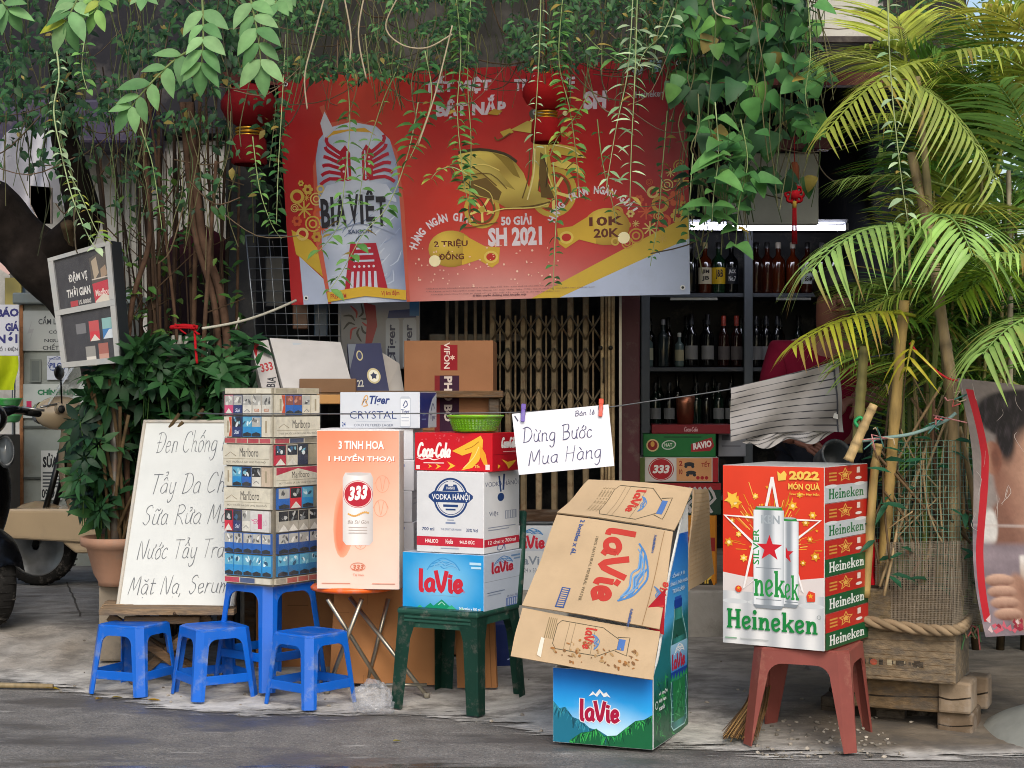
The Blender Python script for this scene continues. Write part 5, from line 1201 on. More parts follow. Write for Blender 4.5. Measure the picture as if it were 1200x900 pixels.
# ================================================================= WIRE, PAPER SIGN, PEGS, CLOTH
YW = 5.93
wp = [P(232, 484, 6.15), P(262, 485, 6.02), P(330, 485, 5.98), P(420, 485, YW), P(560, 484, YW), P(612, 483, YW), P(660, 480, YW), P(706, 478, YW), P(770, 469, YW), P(856, 456, YW), P(920, 440, YW), P(988, 424, YW), P(1062, 412, 5.75)]
mb = MB(); mb.tube(crom(wp, 5), .0026, '#55585c', 'dark_metal', 5)
mb.build('hanging_wire', label='thin wire strung across the goods, holding the paper sign and striped cloth', cat='wire')
sgn = thing('paper_sign', 'white handwritten paper sign pegged to the wire, reading Dừng Bước Mua Hàng', 'sign', P(660, 556, YW))
q = [P(600, 485, YW - .012), P(713, 474, YW - .012), P(720, 546, YW - .05), P(608, 556.5, YW - .045)]
mb = MB(); mb.plate([q[3], q[2], q[1], q[0]], .004, '#dcdde6', 'gloss_print', side='#2c3566')
class PA(Art):
    def pt(s, x, y, e=0.0): u, v = x / s.dw, y / s.dh; return q[0].lerp(q[1], u).lerp(q[3].lerp(q[2], u), v) + V(0, -.0012 - s.k * s.lift - e, 0)
ar = PA(mb, q[0], q[1] - q[0], q[3] - q[0], 115, 74, 'gloss_print'); ink2 = '#3f3d66'
ar.hand('Dừng Bước', 9, 36, 18, ink2, .95, .15, fit=84, jit=.3, rot=1); ar.hand('Mua Hàng', 12, 64, 18, ink2, .95, .25, fit=90, jit=.3, rot=-1); ar.hand('Bán lẻ', 74, 10, 6, ink2, .7, .2, fit=24)
ar.stroke([(3, 3), (6, 9)], 1.4, '#24264a', 2)
mb.build('sheet', sgn)
def peg(px, py, c, lab):
    o = P(px, py, YW - .016); t = thing('clothes_peg', lab, 'clothes peg', o, 'plastic pegs on the wire'); mb = MB()
    for sg in (-1, 1):
        X = Matrix.Translation(o) @ Matrix.Rotation(R(4), 4, 'Y') @ Matrix.Rotation(R(8 * sg), 4, 'X')
        mb.box((0, sg * .007, .0), (.015, .006, .066), c, 'plastic', b=.0018, X=X); mb.box((0, sg * .010, .022), (.017, .004, .018), mul(c, .85), 'plastic', b=.001, X=X)
    mb.build('jaws', t); mb = MB(); mb.lathe([(.004, -.009), (.006, -.009), (.006, .009), (.004, .009)], '#8d8f92', 'metal', 10, Matrix.Translation(o) @ Matrix.Rotation(R(90), 4, 'Y')); mb.build('spring', t)
peg(613, 484, '#6a4fae', 'purple plastic clothes peg at the left corner of the paper sign'); peg(704, 478, '#d8431f', 'orange red plastic clothes peg at the right corner of the paper sign')

# striped cloth over the wire
st0, st1, st2, st3 = P(856, 454, YW), P(984, 422, YW - .01), P(991, 507, YW - .03), P(856, 518, YW - .03)
cl = thing('striped_cloth', 'pale grey striped cloth garment hanging over the wire in the doorway', 'cloth', P(920, 530, YW))
def cw(u, v): return V(0, -1, 0) * (.018 * math.sin(u * 4 + v * 2) + .010 * math.sin(u * 11 + v * 6 + 1) + .008 * math.sin(v * 9 + u * 3) - .02 * v)
def cpt(u, v):
    p = st0.lerp(st1, u).lerp(st3.lerp(st2, u), v); return p + cw(u, v) + V(0, 0, -.018 * math.sin(u * math.pi) * (1 - v) * .25 + .018 * math.sin(u * 3.1) * v)
def clothmesh(mb, fn, nu, nv, colf, th=.003):
    vs_ = [fn(i / nu, j / nv) for j in range(nv + 1) for i in range(nu + 1)]; m = len(vs_); cs = [C_(colf(i / nu, j / nv)) for j in range(nv + 1) for i in range(nu + 1)]
    vs_ += [p + V(0, th, 0) for p in vs_]; cs = cs + cs
    f0 = [[j * (nu + 1) + i, (j + 1) * (nu + 1) + i, (j + 1) * (nu + 1) + i + 1, j * (nu + 1) + i + 1] for j in range(nv) for i in range(nu)]
    mb.add(vs_, f0 + [[a + m for a in f[::-1]] for f in f0], cs, 'cloth', True)
def scol(u, v):
    k = (v * 9.0 + .10 * math.sin(u * 5)) % 1.0; c = mix('#9a9694', '#7d7876', max(0, math.sin(u * 6 + v * 3)) * .4 * (u > .4))
    return '#34343a' if k < .13 and u < .955 else c
mb = MB(); clothmesh(mb, cpt, 40, 110, scol); mb.build('front_layer', cl)
mb = MB()
def c2(u, v):
    p = cpt(.13 + .8 * u, .985); d = max(0, 1 - abs(u - .42) / .58) ** .8 if u > .42 else (u / .42) ** .8
    return p + V(.01 * math.sin(v * 7), .014 + .012 * math.sin(u * 16), -.105 * v * max(.25 * (1 - u), d) * (.65 + .35 * math.sin(u * 9 + .5)))
clothmesh(mb, c2, 50, 30, lambda u, v: '#34343a' if ((u * 5 + v * 3) % 1) < .12 else '#bdb9b8'); mb.build('crumpled_hem', cl)
mb = MB(); sw = [cpt(.955, j / 20) + V(0, -.004, 0) for j in range(21)]
mb.add([p + V(d, 0, 0) for p in sw for d in (-.003, .003)], [[2 * i, 2 * i + 1, 2 * i + 3, 2 * i + 2] for i in range(20)], '#4a4a50', 'cloth'); a = cpt(.915, .80) + V(0, -.006, 0)
mb.add([a, a + V(.018, 0, -.004), a + V(.016, 0, .045), a + V(.010, 0, .06)], [[0, 1, 2, 3]], '#d6d3d0', 'cloth'); mb.build('seam_and_tag', cl)

# ================================================================= PERSON IN THE DOORWAY
pp = V(P(960, 470, 7.15).x, 7.15, FZ * 0 + gz(1.35, 7.15))
person = thing('person', 'person in a maroon shirt standing in the shop doorway behind the striped cloth', 'person', pp)
def skin_body(verts, edges, rad, col, m, name, parent, root=0, sub=2):
    me = bpy.data.meshes.new('sk'); me.from_pydata([tuple(v) for v in verts], edges, []); ob = bpy.data.objects.new('sk', me); COL.objects.link(ob)
    md = ob.modifiers.new('s', 'SKIN'); md.use_smooth_shade = True; sd = me.skin_vertices[0].data
    for i, r in enumerate(rad): sd[i].radius = r if isinstance(r, tuple) else (r, r)
    sd[root].use_root = True
    ss = ob.modifiers.new('d', 'SUBSURF'); ss.levels = sub
    dg = bpy.context.evaluated_depsgraph_get(); ev = ob.evaluated_get(dg); m2 = ev.to_mesh(); mb = MB()
    mb.add([v.co.copy() for v in m2.vertices], [list(p.vertices) for p in m2.polygons], col, m, True); ev.to_mesh_clear()
    bpy.data.objects.remove(ob); bpy.data.meshes.remove(me); return mb.build(name, parent)
hx_ = P(975, 470, 7.1).x; SK = '#7a4f40'
hz = P(0, 356, 7.1).z
B0 = V(pp.x, 7.15, 0)
vv = [B0 + V(0, 0, .92), B0 + V(0, 0, 1.12), B0 + V(0, -.02, 1.32), V(hx_ - .02, 7.10, 1.43), V(hx_, 7.07, hz - .03), V(hx_ + .005, 7.06, hz + .06),
      B0 + V(-.17, -.02, 1.36), B0 + V(-.235, -.07, 1.12), B0 + V(-.16, -.28, .98),
      B0 + V(.19, -.02, 1.36), B0 + V(.25, -.10, 1.13), P(1000, 465, 6.9),
      B0 + V(-.10, 0, .88), B0 + V(-.11, -.02, .50), B0 + V(-.11, .02, .09), B0 + V(-.11, -.12, .06), B0 + V(.10, 0, .88), B0 + V(.11, -.02, .50), B0 + V(.11, .02, .09), B0 + V(.11, -.12, .06)]
ee = [(0, 1), (1, 2), (2, 3), (3, 4), (4, 5), (2, 6), (6, 7), (7, 8), (2, 9), (9, 10), (10, 11), (0, 12), (12, 13), (13, 14), (14, 15), (0, 16), (16, 17), (17, 18), (18, 19)]
rr = [(.15, .11), (.15, .11), (.16, .11), .055, (.072, .09), (.07, .085), .062, .045, .034, .062, .045, .036, .085, .06, .042, .035, .085, .06, .042, .035]
skin_body(vv, ee, rr, SK, 'skin', 'body', person)
# shirt: loose layer over torso and upper arms
sv = [vv[0] + V(0, 0, -.06), vv[1], vv[2] + V(0, 0, .03), vv[6], vv[6].lerp(vv[7], .75), vv[9], vv[9].lerp(vv[10], .75)]
skin_body(sv, [(0, 1), (1, 2), (2, 3), (3, 4), (2, 5), (5, 6)], [(.175, .13), (.185, .135), (.175, .125), .085, .07, .085, .07], '#6a1028', 'cloth', 'shirt', person)
tv = [vv[0] + V(0, 0, .02), vv[12], vv[13], vv[14] + V(0, 0, .02), vv[16], vv[17], vv[18] + V(0, 0, .02)]
skin_body(tv, [(0, 1), (1, 2), (2, 3), (0, 4), (4, 5), (5, 6)], [(.165, .12), .10, .078, .062, .10, .078, .062], '#22242c', 'cloth', 'trousers', person)
# head details: hair cap, ear, face
mb = MB(); hc = V(hx_ + .002, 7.065, hz + .045); bm = bmesh.new(); bmesh.ops.create_uvsphere(bm, u_segments=22, v_segments=14, radius=1)
for v in bm.verts:
    k = 1 + .05 * nz(v.co.x * 3, v.co.y * 3, v.co.z * 3, 1)
    if v.co.z < -.25 and v.co.y < .1: v.co *= .86
    v.co = Vector((v.co.x * .092 * k, v.co.y * .108 * k + .018, v.co.z * .085 * k + .035))
mb.bm(bm, '#1b1614', 'hair', True, Matrix.Translation(hc)); mb.build('hair', person)
for sg in (-1, 1):
    mb = MB(); mb.lathe([(.001, .006), (.008, .0065), (.001, .009)], '#1a1210', 'skin', 8, Matrix.Translation(hc + V(sg * .032, -.092, -.02)) @ Matrix.Rotation(R(90), 4, 'X'))
    mb.build('eye', person); mb = MB(); mb.lathe([(.001, 0), (.02, .004), (.024, .012), (.001, .014)], SK, 'skin', 10, Matrix.Translation(hc + V(sg * .088, 0, -.02)) @ Matrix.Rotation(R(90 * sg), 4, 'Y') @ Matrix.Scale(1.5, 4, V(1, 0, 0)))
mb.build('ear', person)
mb = MB(); mb.tube([hc + V(0, -.09, -.01), hc + V(0, -.112, -.045), hc + V(0, -.093, -.055)], [.008, .014, .010], SK, 'skin', 8); mb.build('nose', person); mb = MB(); mb.tube([hc + V(-.025, -.088, -.083), hc + V(0, -.096, -.081), hc + V(.025, -.088, -.083)], [.003, .007, .003], '#7d3a34', 'skin', 6)
mb.build('mouth', person)
def fingers(w0, d, up, s, col, name, parent, curl=.5):
    d = Vector(d).normalized(); up = Vector(up).normalized(); sd = d.cross(up).normalized(); mb_v = [w0, w0 + d * .045 * s, w0 + d * .085 * s]; ed = [(0, 1), (1, 2)]; ra = [(.022 * s, .018 * s), (.036 * s, .015 * s), (.036 * s, .014 * s)]
    for k, (o, L_) in enumerate(((-.030, .062), (-.010, .075), (.011, .070), (.031, .052))):
        b = w0 + d * .088 * s + sd * o * s; p1 = b + d * L_ * .45 * s - up * .01 * curl * s; p2 = p1 + (d * (1 - .5 * curl) - up * .9 * curl) * L_ * .35 * s; p3 = p2 + (d * (1 - curl) - up * 1.2 * curl) * L_ * .28 * s
        i = len(mb_v); mb_v += [b, p1, p2, p3]; ed += [(2, i), (i, i + 1), (i + 1, i + 2), (i + 2, i + 3)]; ra += [.0095 * s, .009 * s, .008 * s, .007 * s]
    i = len(mb_v); b = w0 + d * .03 * s - sd * .03 * s; mb_v += [b, b + (d * .7 - sd * .7) * .035 * s, b + (d * 1.0 - sd * .6 - up * .4) * .062 * s]; ed += [(1, i), (i, i + 1), (i + 1, i + 2)]; ra += [.013 * s, .010 * s, .008 * s]
    return skin_body(mb_v, ed, ra, col, 'skin', name, parent, sub=2)
fingers(vv[11], (-.55, -.3, -.35), (0, -.6, .8), 1.0, SK, 'hand', person); fingers(vv[8], (.6, -.5, -.2), (0, -.5, .8), 1.0, SK, 'hand', person)
for sg in (-1, 1):
    mb = MB(); mb.box(tuple(B0 + V(sg * .11, -.06, .035)), (.095, .26, .05), '#2a2320', 'rubber', b=.015); mb.build('sandal', person)
# ================================================================= FOLDING GATE
YG = 7.52
gate = thing('folding_gate', 'half closed tan metal folding gate with scissor lattice below the banner', 'gate', P(640, 600, YG))
zt, zb = 2.55, P(0, 598, YG).z
px_list = [577, 595, 613, 631, 649, 668, 686]
for i, px in enumerate(px_list):
    x = P(px, 470, YG).x; mb = MB()
    mb.box((x, YG, (zt + zb) / 2), (.026, .018, zt - zb), '#8d7b60' if i % 2 else '#7a6b53', 'rusty_metal', b=.003)
    mb.box((x + .014, YG + .01, (zt + zb) / 2), (.006, .014, zt - zb), '#6b5c45', 'rusty_metal'); mb.build('picket', gate)
mb = MB()
for i, px in enumerate((524, 535, 546, 557, 567)):
    x = P(px, 470, YG + .03).x; mb.box((x, YG + .03, (zt + zb) / 2), (.016, .014, zt - zb), '#6a6050', 'rusty_metal', b=.002)
mb.build('folded_pickets', gate)
allx = [577, 595, 613, 631, 649, 668, 686, 704]
for (a, b) in zip(allx, allx[1:]):
    mb = MB(); xa, xb = P(a, 470, YG).x, P(b, 470, YG).x
    mb.box(((xa + xb) / 2, YG - .004, (P(0, 370, YG).z + P(0, 534, YG).z) / 2), (.008, .010, P(0, 370, YG).z - P(0, 534, YG).z), '#7d6c52', 'rusty_metal')
    for yc in (384, 422, 470, 520):
        for s_, dy in ((1, 14), (-1, 14)):
            z0, z1 = P(0, yc + s_ * dy, YG).z, P(0, yc - s_ * dy, YG).z
            mb.tube([(xa, YG - .012 - .004 * (s_ > 0), z0), (xb, YG - .012 - .004 * (s_ > 0), z1)], .005, '#6d604b', 'rusty_metal', 5)
        mb.tube([((xa + xb) / 2, YG - .02, P(0, yc, YG).z), ((xa + xb) / 2, YG - .002, P(0, yc, YG).z)], .007, '#55493a', 'rusty_metal', 6)
    mb.build('lattice', gate)
mb = MB(); x = P(712, 470, YG).x
for o, wd, c in ((-.026, .016, '#ab9570'), (-.009, .012, '#8d795a'), (.006, .014, '#b59e78'), (.024, .018, '#a08a67')): mb.box((x + o, YG - .01, (zt + zb) / 2), (wd, .026, zt - zb), c, 'rusty_metal', b=.003)
post = mb.build('post', gate)
mb = MB(); zh = P(0, 434, YG).z; mb.tube(crom([(x - .02, YG - .03, zh + .055), (x - .02, YG - .055, zh + .04), (x - .02, YG - .055, zh - .04), (x - .02, YG - .03, zh - .055)], 4), .006, '#4a4034', 'rusty_metal', 7)
mb.tube([(x - .035, YG - .028, P(0, 408, YG).z), (x - .035, YG - .04, P(0, 408, YG).z)], .011, '#3a342c', 'rusty_metal', 8); mb.tube([(x + .012, YG - .028, P(0, 408, YG).z), (x + .012, YG - .04, P(0, 408, YG).z)], .011, '#3a342c', 'rusty_metal', 8); mb.build('handle', post)
mb = MB(); mb.box((P(612, 470, YG).x, YG, P(0, 604, YG).z), (.92, .05, .055), '#4a3626', 'wood', b=.004); mb.build('bottom_rail', gate)
mb = MB(); mb.box((P(560, 470, YG).x, YG + .06, P(0, 395, YG).z), (.46, .03, .035), '#55524c', 'rusty_metal', b=.004); mb.build('crossbar', gate)
mb = MB(); mb.box((P(737, 470, 7.6).x, 7.62, 1.3), (.10, .10, 2.1), '#4a1c24', 'dull_paint', b=.006)
mb.box((P(727, 470, 7.55).x, 7.56, 1.3), (.012, .02, 2.1), '#9b9a94', 'metal'); mb.build('door_jamb', shop)

# ================================================================= BOTTLE SHELF
YS = 9.45
shelf = thing('bottle_shelf', 'dark grey metal shelf holding rows of liquor bottles inside the shop', 'shelf', P(880, 500, YS))
SHY = (345, 431, 499, 580)
x0, x1 = P(752, 470, YS).x, P(1030, 470, YS).x
mb = MB()
for y in SHY: mb.box(((x0 + x1) / 2, YS + .03, P(0, y, YS).z - .012), (x1 - x0, .30, .024), '#4b5157', 'dull_paint', b=.003)
mb.build('shelf_board', shelf)
for px in (754, 873, 1008):
    mb = MB(); xx = P(px, 470, YS).x; mb.box((xx, YS - .13, 1.25), (.05, .03, 1.95), '#5f666c', 'dull_paint', b=.003); mb.build('upright', shelf)
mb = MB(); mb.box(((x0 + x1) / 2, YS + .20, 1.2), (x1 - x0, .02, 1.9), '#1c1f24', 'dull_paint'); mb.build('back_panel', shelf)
mb = MB(); xa = P(810, 470, YS).x; mb.box((xa, YS - .13, P(0, 352, YS).z), (.27, .02, .014), '#9aa0a6', 'metal'); mb.box((P(925, 470, YS).x, YS - .13, P(0, 352, YS).z), (.2, .02, .014), '#9aa0a6', 'metal'); mb.build('price_rail', shelf)
def bottle(px, yb, Y, hpx, wpx, kind, col, lab, cap, label, text=None, tcol='#222', group=None, y2=None):
    o = P(px, yb, Y); h_ = hpx * Y / F; r = wpx * Y / F / 2; t = thing('bottle', label, 'bottle', o, group); X = Matrix.Translation(o); mb = MB()
    if kind == 'spirit': prof = [(.001, 0), (r * .96, 0), (r, .01), (r, h_ * .60), (r * .93, h_ * .66), (r * .42, h_ * .74), (r * .34, h_ * .78), (r * .34, h_ * .90)]
    elif kind == 'wine': prof = [(.001, 0), (r * .95, 0), (r, .01), (r, h_ * .56), (r * .9, h_ * .64), (r * .45, h_ * .74), (r * .36, h_ * .80), (r * .36, h_ * .88)]
    else: prof = [(.001, 0), (r * .95, 0), (r, .012), (r, h_ * .66), (r * .86, h_ * .74), (r * .5, h_ * .80), (r * .44, h_ * .88)]
    mb.lathe(prof, col, 'glass', 16, X); mb.build('glass_body', t)
    mb = MB(); rc = r * (.42 if kind != 'jar' else .55); zc = h_ * (.88 if kind == 'spirit' else .86)
    mb.lathe([(rc, zc - h_ * (.06 if kind == 'wine' else 0)), (rc, h_ * .985), (rc * .8, h_), (.001, h_)], cap, 'plastic', 12, X); mb.build('cap', t)
    if lab:
        mb = MB(); z0, z1 = (h_ * .18, h_ * .50) if kind != 'wine' else (h_ * .14, h_ * .40); n = 12; vv = []
        for i in range(n + 1):
            a = R(200 + 140 * i / n)
            for z in (z0, z1): vv.append(o + V(math.cos(a) * (r + .0012), math.sin(a) * (r + .0012), z))
        mb.add(vv, [[2 * i, 2 * i + 2, 2 * i + 3, 2 * i + 1] for i in range(n)], lab, 'paper', True)
        if text:
            ar = Art(mb, o + V(-r * .62, -r - .0022, z1), V(r * 1.24, 0, 0), V(0, 0, z0 - z1), 40, 40, 'paper'); k = len(text)
            for i, s_ in enumerate(text): ar.text(s_, 3, 5 + 32 * i / k, 37, 5 + 32 * (i + .75) / k, tcol, .03)
        mb.build('label', t)
    return t
amb, drk, clr, grn = '#4a1c08', '#0c0d0e', '#5d6f6c', '#10201a'
up = 'on the upper shelf under the lamp'
for a in ((809, 'spirit', drk, None, '#222', f'black bottle at the left end {up}', None), (826, 'spirit', amb, '#cfc4a4', '#b9a878', f'amber whisky bottle with a tall cream label {up}', ('JIM', 'JB')),
          (842, 'spirit', '#16301c', '#d9b21e', '#222', f'dark bottle with a yellow J&B label {up}', ('J&B',)), (857, 'spirit', drk, '#22262c', '#111', f'black whisky bottle with a black label {up}', ('JACK', 'No.7')),
          (886, 'spirit', '#2a120a', None, '#181818', f'dark brown bottle right of the shelf upright {up}', None), (899, 'spirit', '#3a150a', None, '#2a2a2a', f'dark amber bottle with a black cap {up}', None),
          (912, 'spirit', amb, None, '#c9bfae', f'amber unlabelled bottle with a cream cap {up}', None), (929, 'spirit', '#5a210a', None, '#bdb29e', f'brighter amber bottle left of the white labelled one {up}', None),
          (946, 'spirit', '#3a140a', '#c3ccc8', '#222', f'bottle with a pale white square label {up}', ('JIM', 'BEAM')), (963, 'spirit', '#20100a', None, '#555', f'dark bottle just right of the white labelled one {up}', None), (978, 'spirit', grn, '#b9a52a', '#333', f'green bottle with yellow label behind the palm frond {up}', None)):
    bottle(a[0], 344, YS, 60, 16, a[1], a[2], a[3], a[4], a[5], a[6], '#2b2118' if a[6] != ('JACK', 'No.7') else '#d8d8d4', 'liquor bottles on the upper shelf')
md = 'on the middle shelf'
for a in ((758, 'spirit', clr, '#b7b79a', '#d9d9d0', f'clear bottle with cream label nearest the gate {md}', 44, 15), (777, 'spirit', '#2b3436', None, '#888', f'tall dark clear bottle second from the gate {md}', 56, 13), (796, 'spirit', clr, '#b3ac8a', '#cfd0c4', f'small clear bottle with a pale label {md}', 40, 11),
          (810, 'wine', drk, '#8f8f8c', '#1c1c20', f'left one of two dark wine bottles with grey labels {md}', 62, 15), (829, 'wine', drk, '#8f8f8c', '#1c1c20', f'right one of two dark wine bottles with grey labels {md}', 62, 15),
          (848, 'wine', '#2a0f0c', '#6a6462', '#b3402a', f'wine bottle with an orange red neck {md}', 60, 14), (863, 'wine', '#2a0f0c', '#6a6462', '#a83a26', f'wine bottle with an orange red neck beside the upright {md}', 60, 14),
          (886, 'wine', drk, '#7f8184', '#15161a', f'dark wine bottle just right of the upright {md}', 60, 14), (898, 'wine', drk, '#7f8184', '#15161a', f'dark wine bottle, second right of the upright {md}', 60, 14), (911, 'wine', drk, '#85868a', '#15161a', f'dark wine bottle beside the person in maroon {md}', 60, 14), (984, 'wine', drk, '#7c7c7e', '#15161a', f'dark wine bottle right of the person {md}', 60, 14), (1000, 'wine', drk, '#7c7c7e', '#b59a2a', f'dark bottle with gold cap behind the bamboo {md}', 60, 14)):
    bottle(a[0], 430, YS, a[6], a[7], a[1], a[2], a[3], a[4], a[5], None, '#222', 'bottles on the middle shelf')
lw = 'on the low shelf'
for i, px in enumerate((768, 784, 816, 828, 842, 856, 880)):
    bottle(px, 498, YS, 50, 13, 'wine', drk if i % 2 else grn, '#7c7e80' if i in (0, 1, 4, 5) else None, '#17181c', ('dark bottle at the left end of the low shelf', 'dark bottle left of the copper cup on the low shelf', 'dark unlabelled bottle right of the copper cup on the low shelf', 'thin green black bottle, second right of the copper cup', 'dark bottle above the grey box on the low shelf', 'dark bottle beside the striped cloth on the low shelf', 'dark unlabelled bottle behind the striped cloth')[i], None, '#222', 'bottles on the low shelf')
for i in range(22):
    bottle(762 + 10.6 * i + (4 if i > 10 else 0), (430, 498)[i % 2], YS + .10, 56 + (i * 7) % 6, 12, ('wine', 'spirit')[i % 3 == 0], (drk, grn, '#1d0f0a')[i % 3], None, '#191a1d', 'dark bottle in the unlit back row of the lower two shelves', None, '#222', 'dark bottles in the back row')
YL = 8.85
lt = thing('tube_lamp', 'long lit white tube lamp over the bottle shelf', 'lamp', P(899, 266, YL))
mb = MB(); mb.tube([P(810, 266, YL), P(989, 267, YL)], .016, '#ffffff', 'lamp_glow', 10); mb.build('tube', lt)
mb = MB(); a, b = P(806, 259, YL + .03), P(993, 260, YL + .03); mb.box(tuple((a + b) / 2), ((b - a).length, .05, .022), '#b9bcc2', 'dull_paint', b=.003)
for q in (806, 992): mb.box(tuple(P(q, 266, YL)), (.02, .036, .04), '#cfd0d4', 'plastic', b=.003)
mb.build('fitting', lt)

# ================================================================= CARTONS IN THE DOORWAY
def ibox(name, label, cat, x0, x1, y0, y1, Y, dep, col, draw=None, sidecol=None, m='paper', yaw=4):
    mb = MB(); wd = (x1 - x0) * Y / F; hh = (y1 - y0) * Y / F
    K, f, s, t = carton(mb, x1, y1, Y, yaw, wd, dep, hh, col, m)
    if sidecol: ar = Art(mb, *s, 10, 10, m); ar.rect(.1, .1, 9.9, 9.9, sidecol)
    if draw: draw(Art(mb, *f, x1 - x0, y1 - y0, m))
    return mb.build(name, label=label, cat=cat)
YB = 7.72
def d_or(ar):
    ar.rect(.3, .3, 66, 82, '#c07a1a'); ar.rect(.3, 26, 66, 42, '#8e1f1a'); ar.poly([(44, 82), (50, 66), (58, 66), (64, 82)], '#2a2418'); ar.text('VIP', 46, 68, 62, 80, '#d9b44a', .04); ar.rect(26, 0.4, 30, 82, '#5a3a12'); ar.rect(8, 6, 24, 22, '#d9a23a')
ibox('snack_carton', 'orange yellow carton at the bottom of the doorway stack', 'carton', 772, 840, 604, 684, YB, .3, '#a8681a', d_or, '#6b4318')
def d_gs(ar):
    ar.rect(.3, .3, 99, 8, '#9c1c24'); ar.rect(.3, 8, 99, 37, '#1d3c2c')
    for k in range(7): ar.stroke([(50 + 6 * k, 6), (56 + 6 * k, 18), (48 + 6 * k, 26), (58 + 5 * k, 34)], 3.4, '#b9b3b0', 2); ar.k -= .7
ibox('snack_carton', 'dark green and silver carton under the red 333 carton in the doorway', 'carton', 746, 844, 566, 603, YB, .3, '#1d3c2c', d_gs)
def d_333(ar):
    ar.rect(.3, .3, 14, 29, '#5a6b34'); ar.rect(15, 1, 50, 28, '#d5cfca'); ar.ell(33, 14, 13, 12, '#b3202a', 24); ar.ring(33, 14, 15, 13.4, 1, '#b3202a', 24); ar.text('333', 23, 9, 43, 19, '#f0e8e4', .05, .2)
    ar.rect(51, 1, 92, 28, '#d89a66')
    for k, tx in enumerate(('2', '10')): ar.text(tx, 54, 4 + 10 * k, 58, 10 + 10 * k, '#a32a22', .04)
    for x, y in ((66, 8), (68, 18)): ar.ell(x, y, 6, 2.4, '#2d3036', 12); ar.ell(x - 4, y + 2.6, 2, 2, '#2d3036', 8); ar.ell(x + 4, y + 2.6, 2, 2, '#2d3036', 8)
    for x in (76, 81, 86): ar.ell(x, 24, 2.2, 2.2, '#b3202a', 8); ar.k -= .8
    ar.k += 1; ar.text('TẾT', 80, 4, 90, 11, '#a32a22', .03); ar.rect(93, .4, 99.6, 29, '#a81c26')
ibox('beer_carton', 'white and red beer carton reading 333 inside the doorway', 'carton', 742, 842, 536, 565, YB, .3, '#c9c4be', d_333, '#8e1820')
def d_rv(ar):
    ar.rect(.3, .3, 84, 26.7, '#1a6f34'); ar.ell(11, 13.5, 7.4, 7.4, '#8e1f1e', 18); ar.ring(11, 13.5, 7.4, 7.4, 1.6, '#d6c08a', 18); ar.ell(11, 12, 2.4, 3.4, '#d9a24a', 10)
    ar.ell(30, 13, 8.6, 5.6, '#c9d3c6', 16, rot=-10); ar.ell(30, 13, 7.2, 4.4, '#2f7a44', 16, rot=-10); ar.text('HAT', 25, 11, 34, 15, '#e5ead8', .02)
    ar.poly([(56, 12), (80, 4), (83, 14), (78, 20), (56, 21)], '#a31c28'); ar.text('RAVIO', 58, 9, 80, 17, '#f0e6e2', .05, .1, -10); ar.rect(24, 3, 68, 4.4, '#114a24')
ibox('snack_carton', 'bright green carton with a red RAVIO logo in the doorway', 'carton', 754, 839, 508.5, 535.5, YB, .28, '#17602e', d_rv, '#12481f')
ibox('grey_carton', 'grey white carton beside the green carton in the doorway', 'carton', 842, 874, 506, 535, YB + .1, .25, '#8e8f96', lambda ar: [ar.rect(4, 4, 14, 10, '#55565e'), ar.rect(4, 16, 26, 17.5, '#6a6b74')])
def d_rc(ar): ar.rect(.3, .3, 92, 10.6, '#7c1520'); ar.hand('Coca-Cola', 38, 8, 5, '#c99a9c', .8, .2, fit=16)
ibox('drink_carton', 'thin dark red drink carton on top of the green carton', 'carton', 764, 857, 497.5, 508, YB, .28, '#6d121c', d_rc)
o = P(803, 497, YB + .1); t = thing('copper_cup', 'tall copper coloured tumbler standing on the dark red carton', 'cup', o)
mb = MB(); mb.lathe([(.001, 0), (.038, 0), (.044, .10), (.048, .135), (.045, .135), (.040, .10), (.034, .01)], '#a06650', 'metal', 24, Matrix.Translation(o)); mb.build('cup_body', t)
# white water carton behind, dark blue carton low down
def d_ie(ar):
    ar.grad(.3, .3, 43.7, 30, lambda u, v: mix('#c9d0d8', '#aeb8c6', v), 2, 2); lavie(ar, 3, 26, 14, 34, '#b8263a', 3); swirl(ar, 22, 7, 12, 4, '#3f7fb8', 1); ar.text('24 x 500ml', 12, 50, 34, 55, '#6b7484'); ar.text('laVie', 8, 36, 38, 46, '#7a8696', .02)
ibox('water_carton', 'white water carton with red lettering on the shop step behind the green chair', 'carton', 602, 650, 616, 692, 7.5, .25, '#c3c8ce', d_ie)
def d_ps(ar): ar.text('pepsi', 12, 8, 26, 40, '#8fa6d6', .0, 0, 90) if False else ar.text('pepsi', 2, 20, 30, 30, '#9fb2dc', .02, 0, 90); ar.ring(33, 26, 10, 16, 1.2, '#9fb2dc', 20, -80, 80)
ibox('soda_carton', 'dark blue soda carton on the ground behind the green chair', 'carton', 560, 606, 732, 794, 6.75, .25, '#14265c', d_ps)

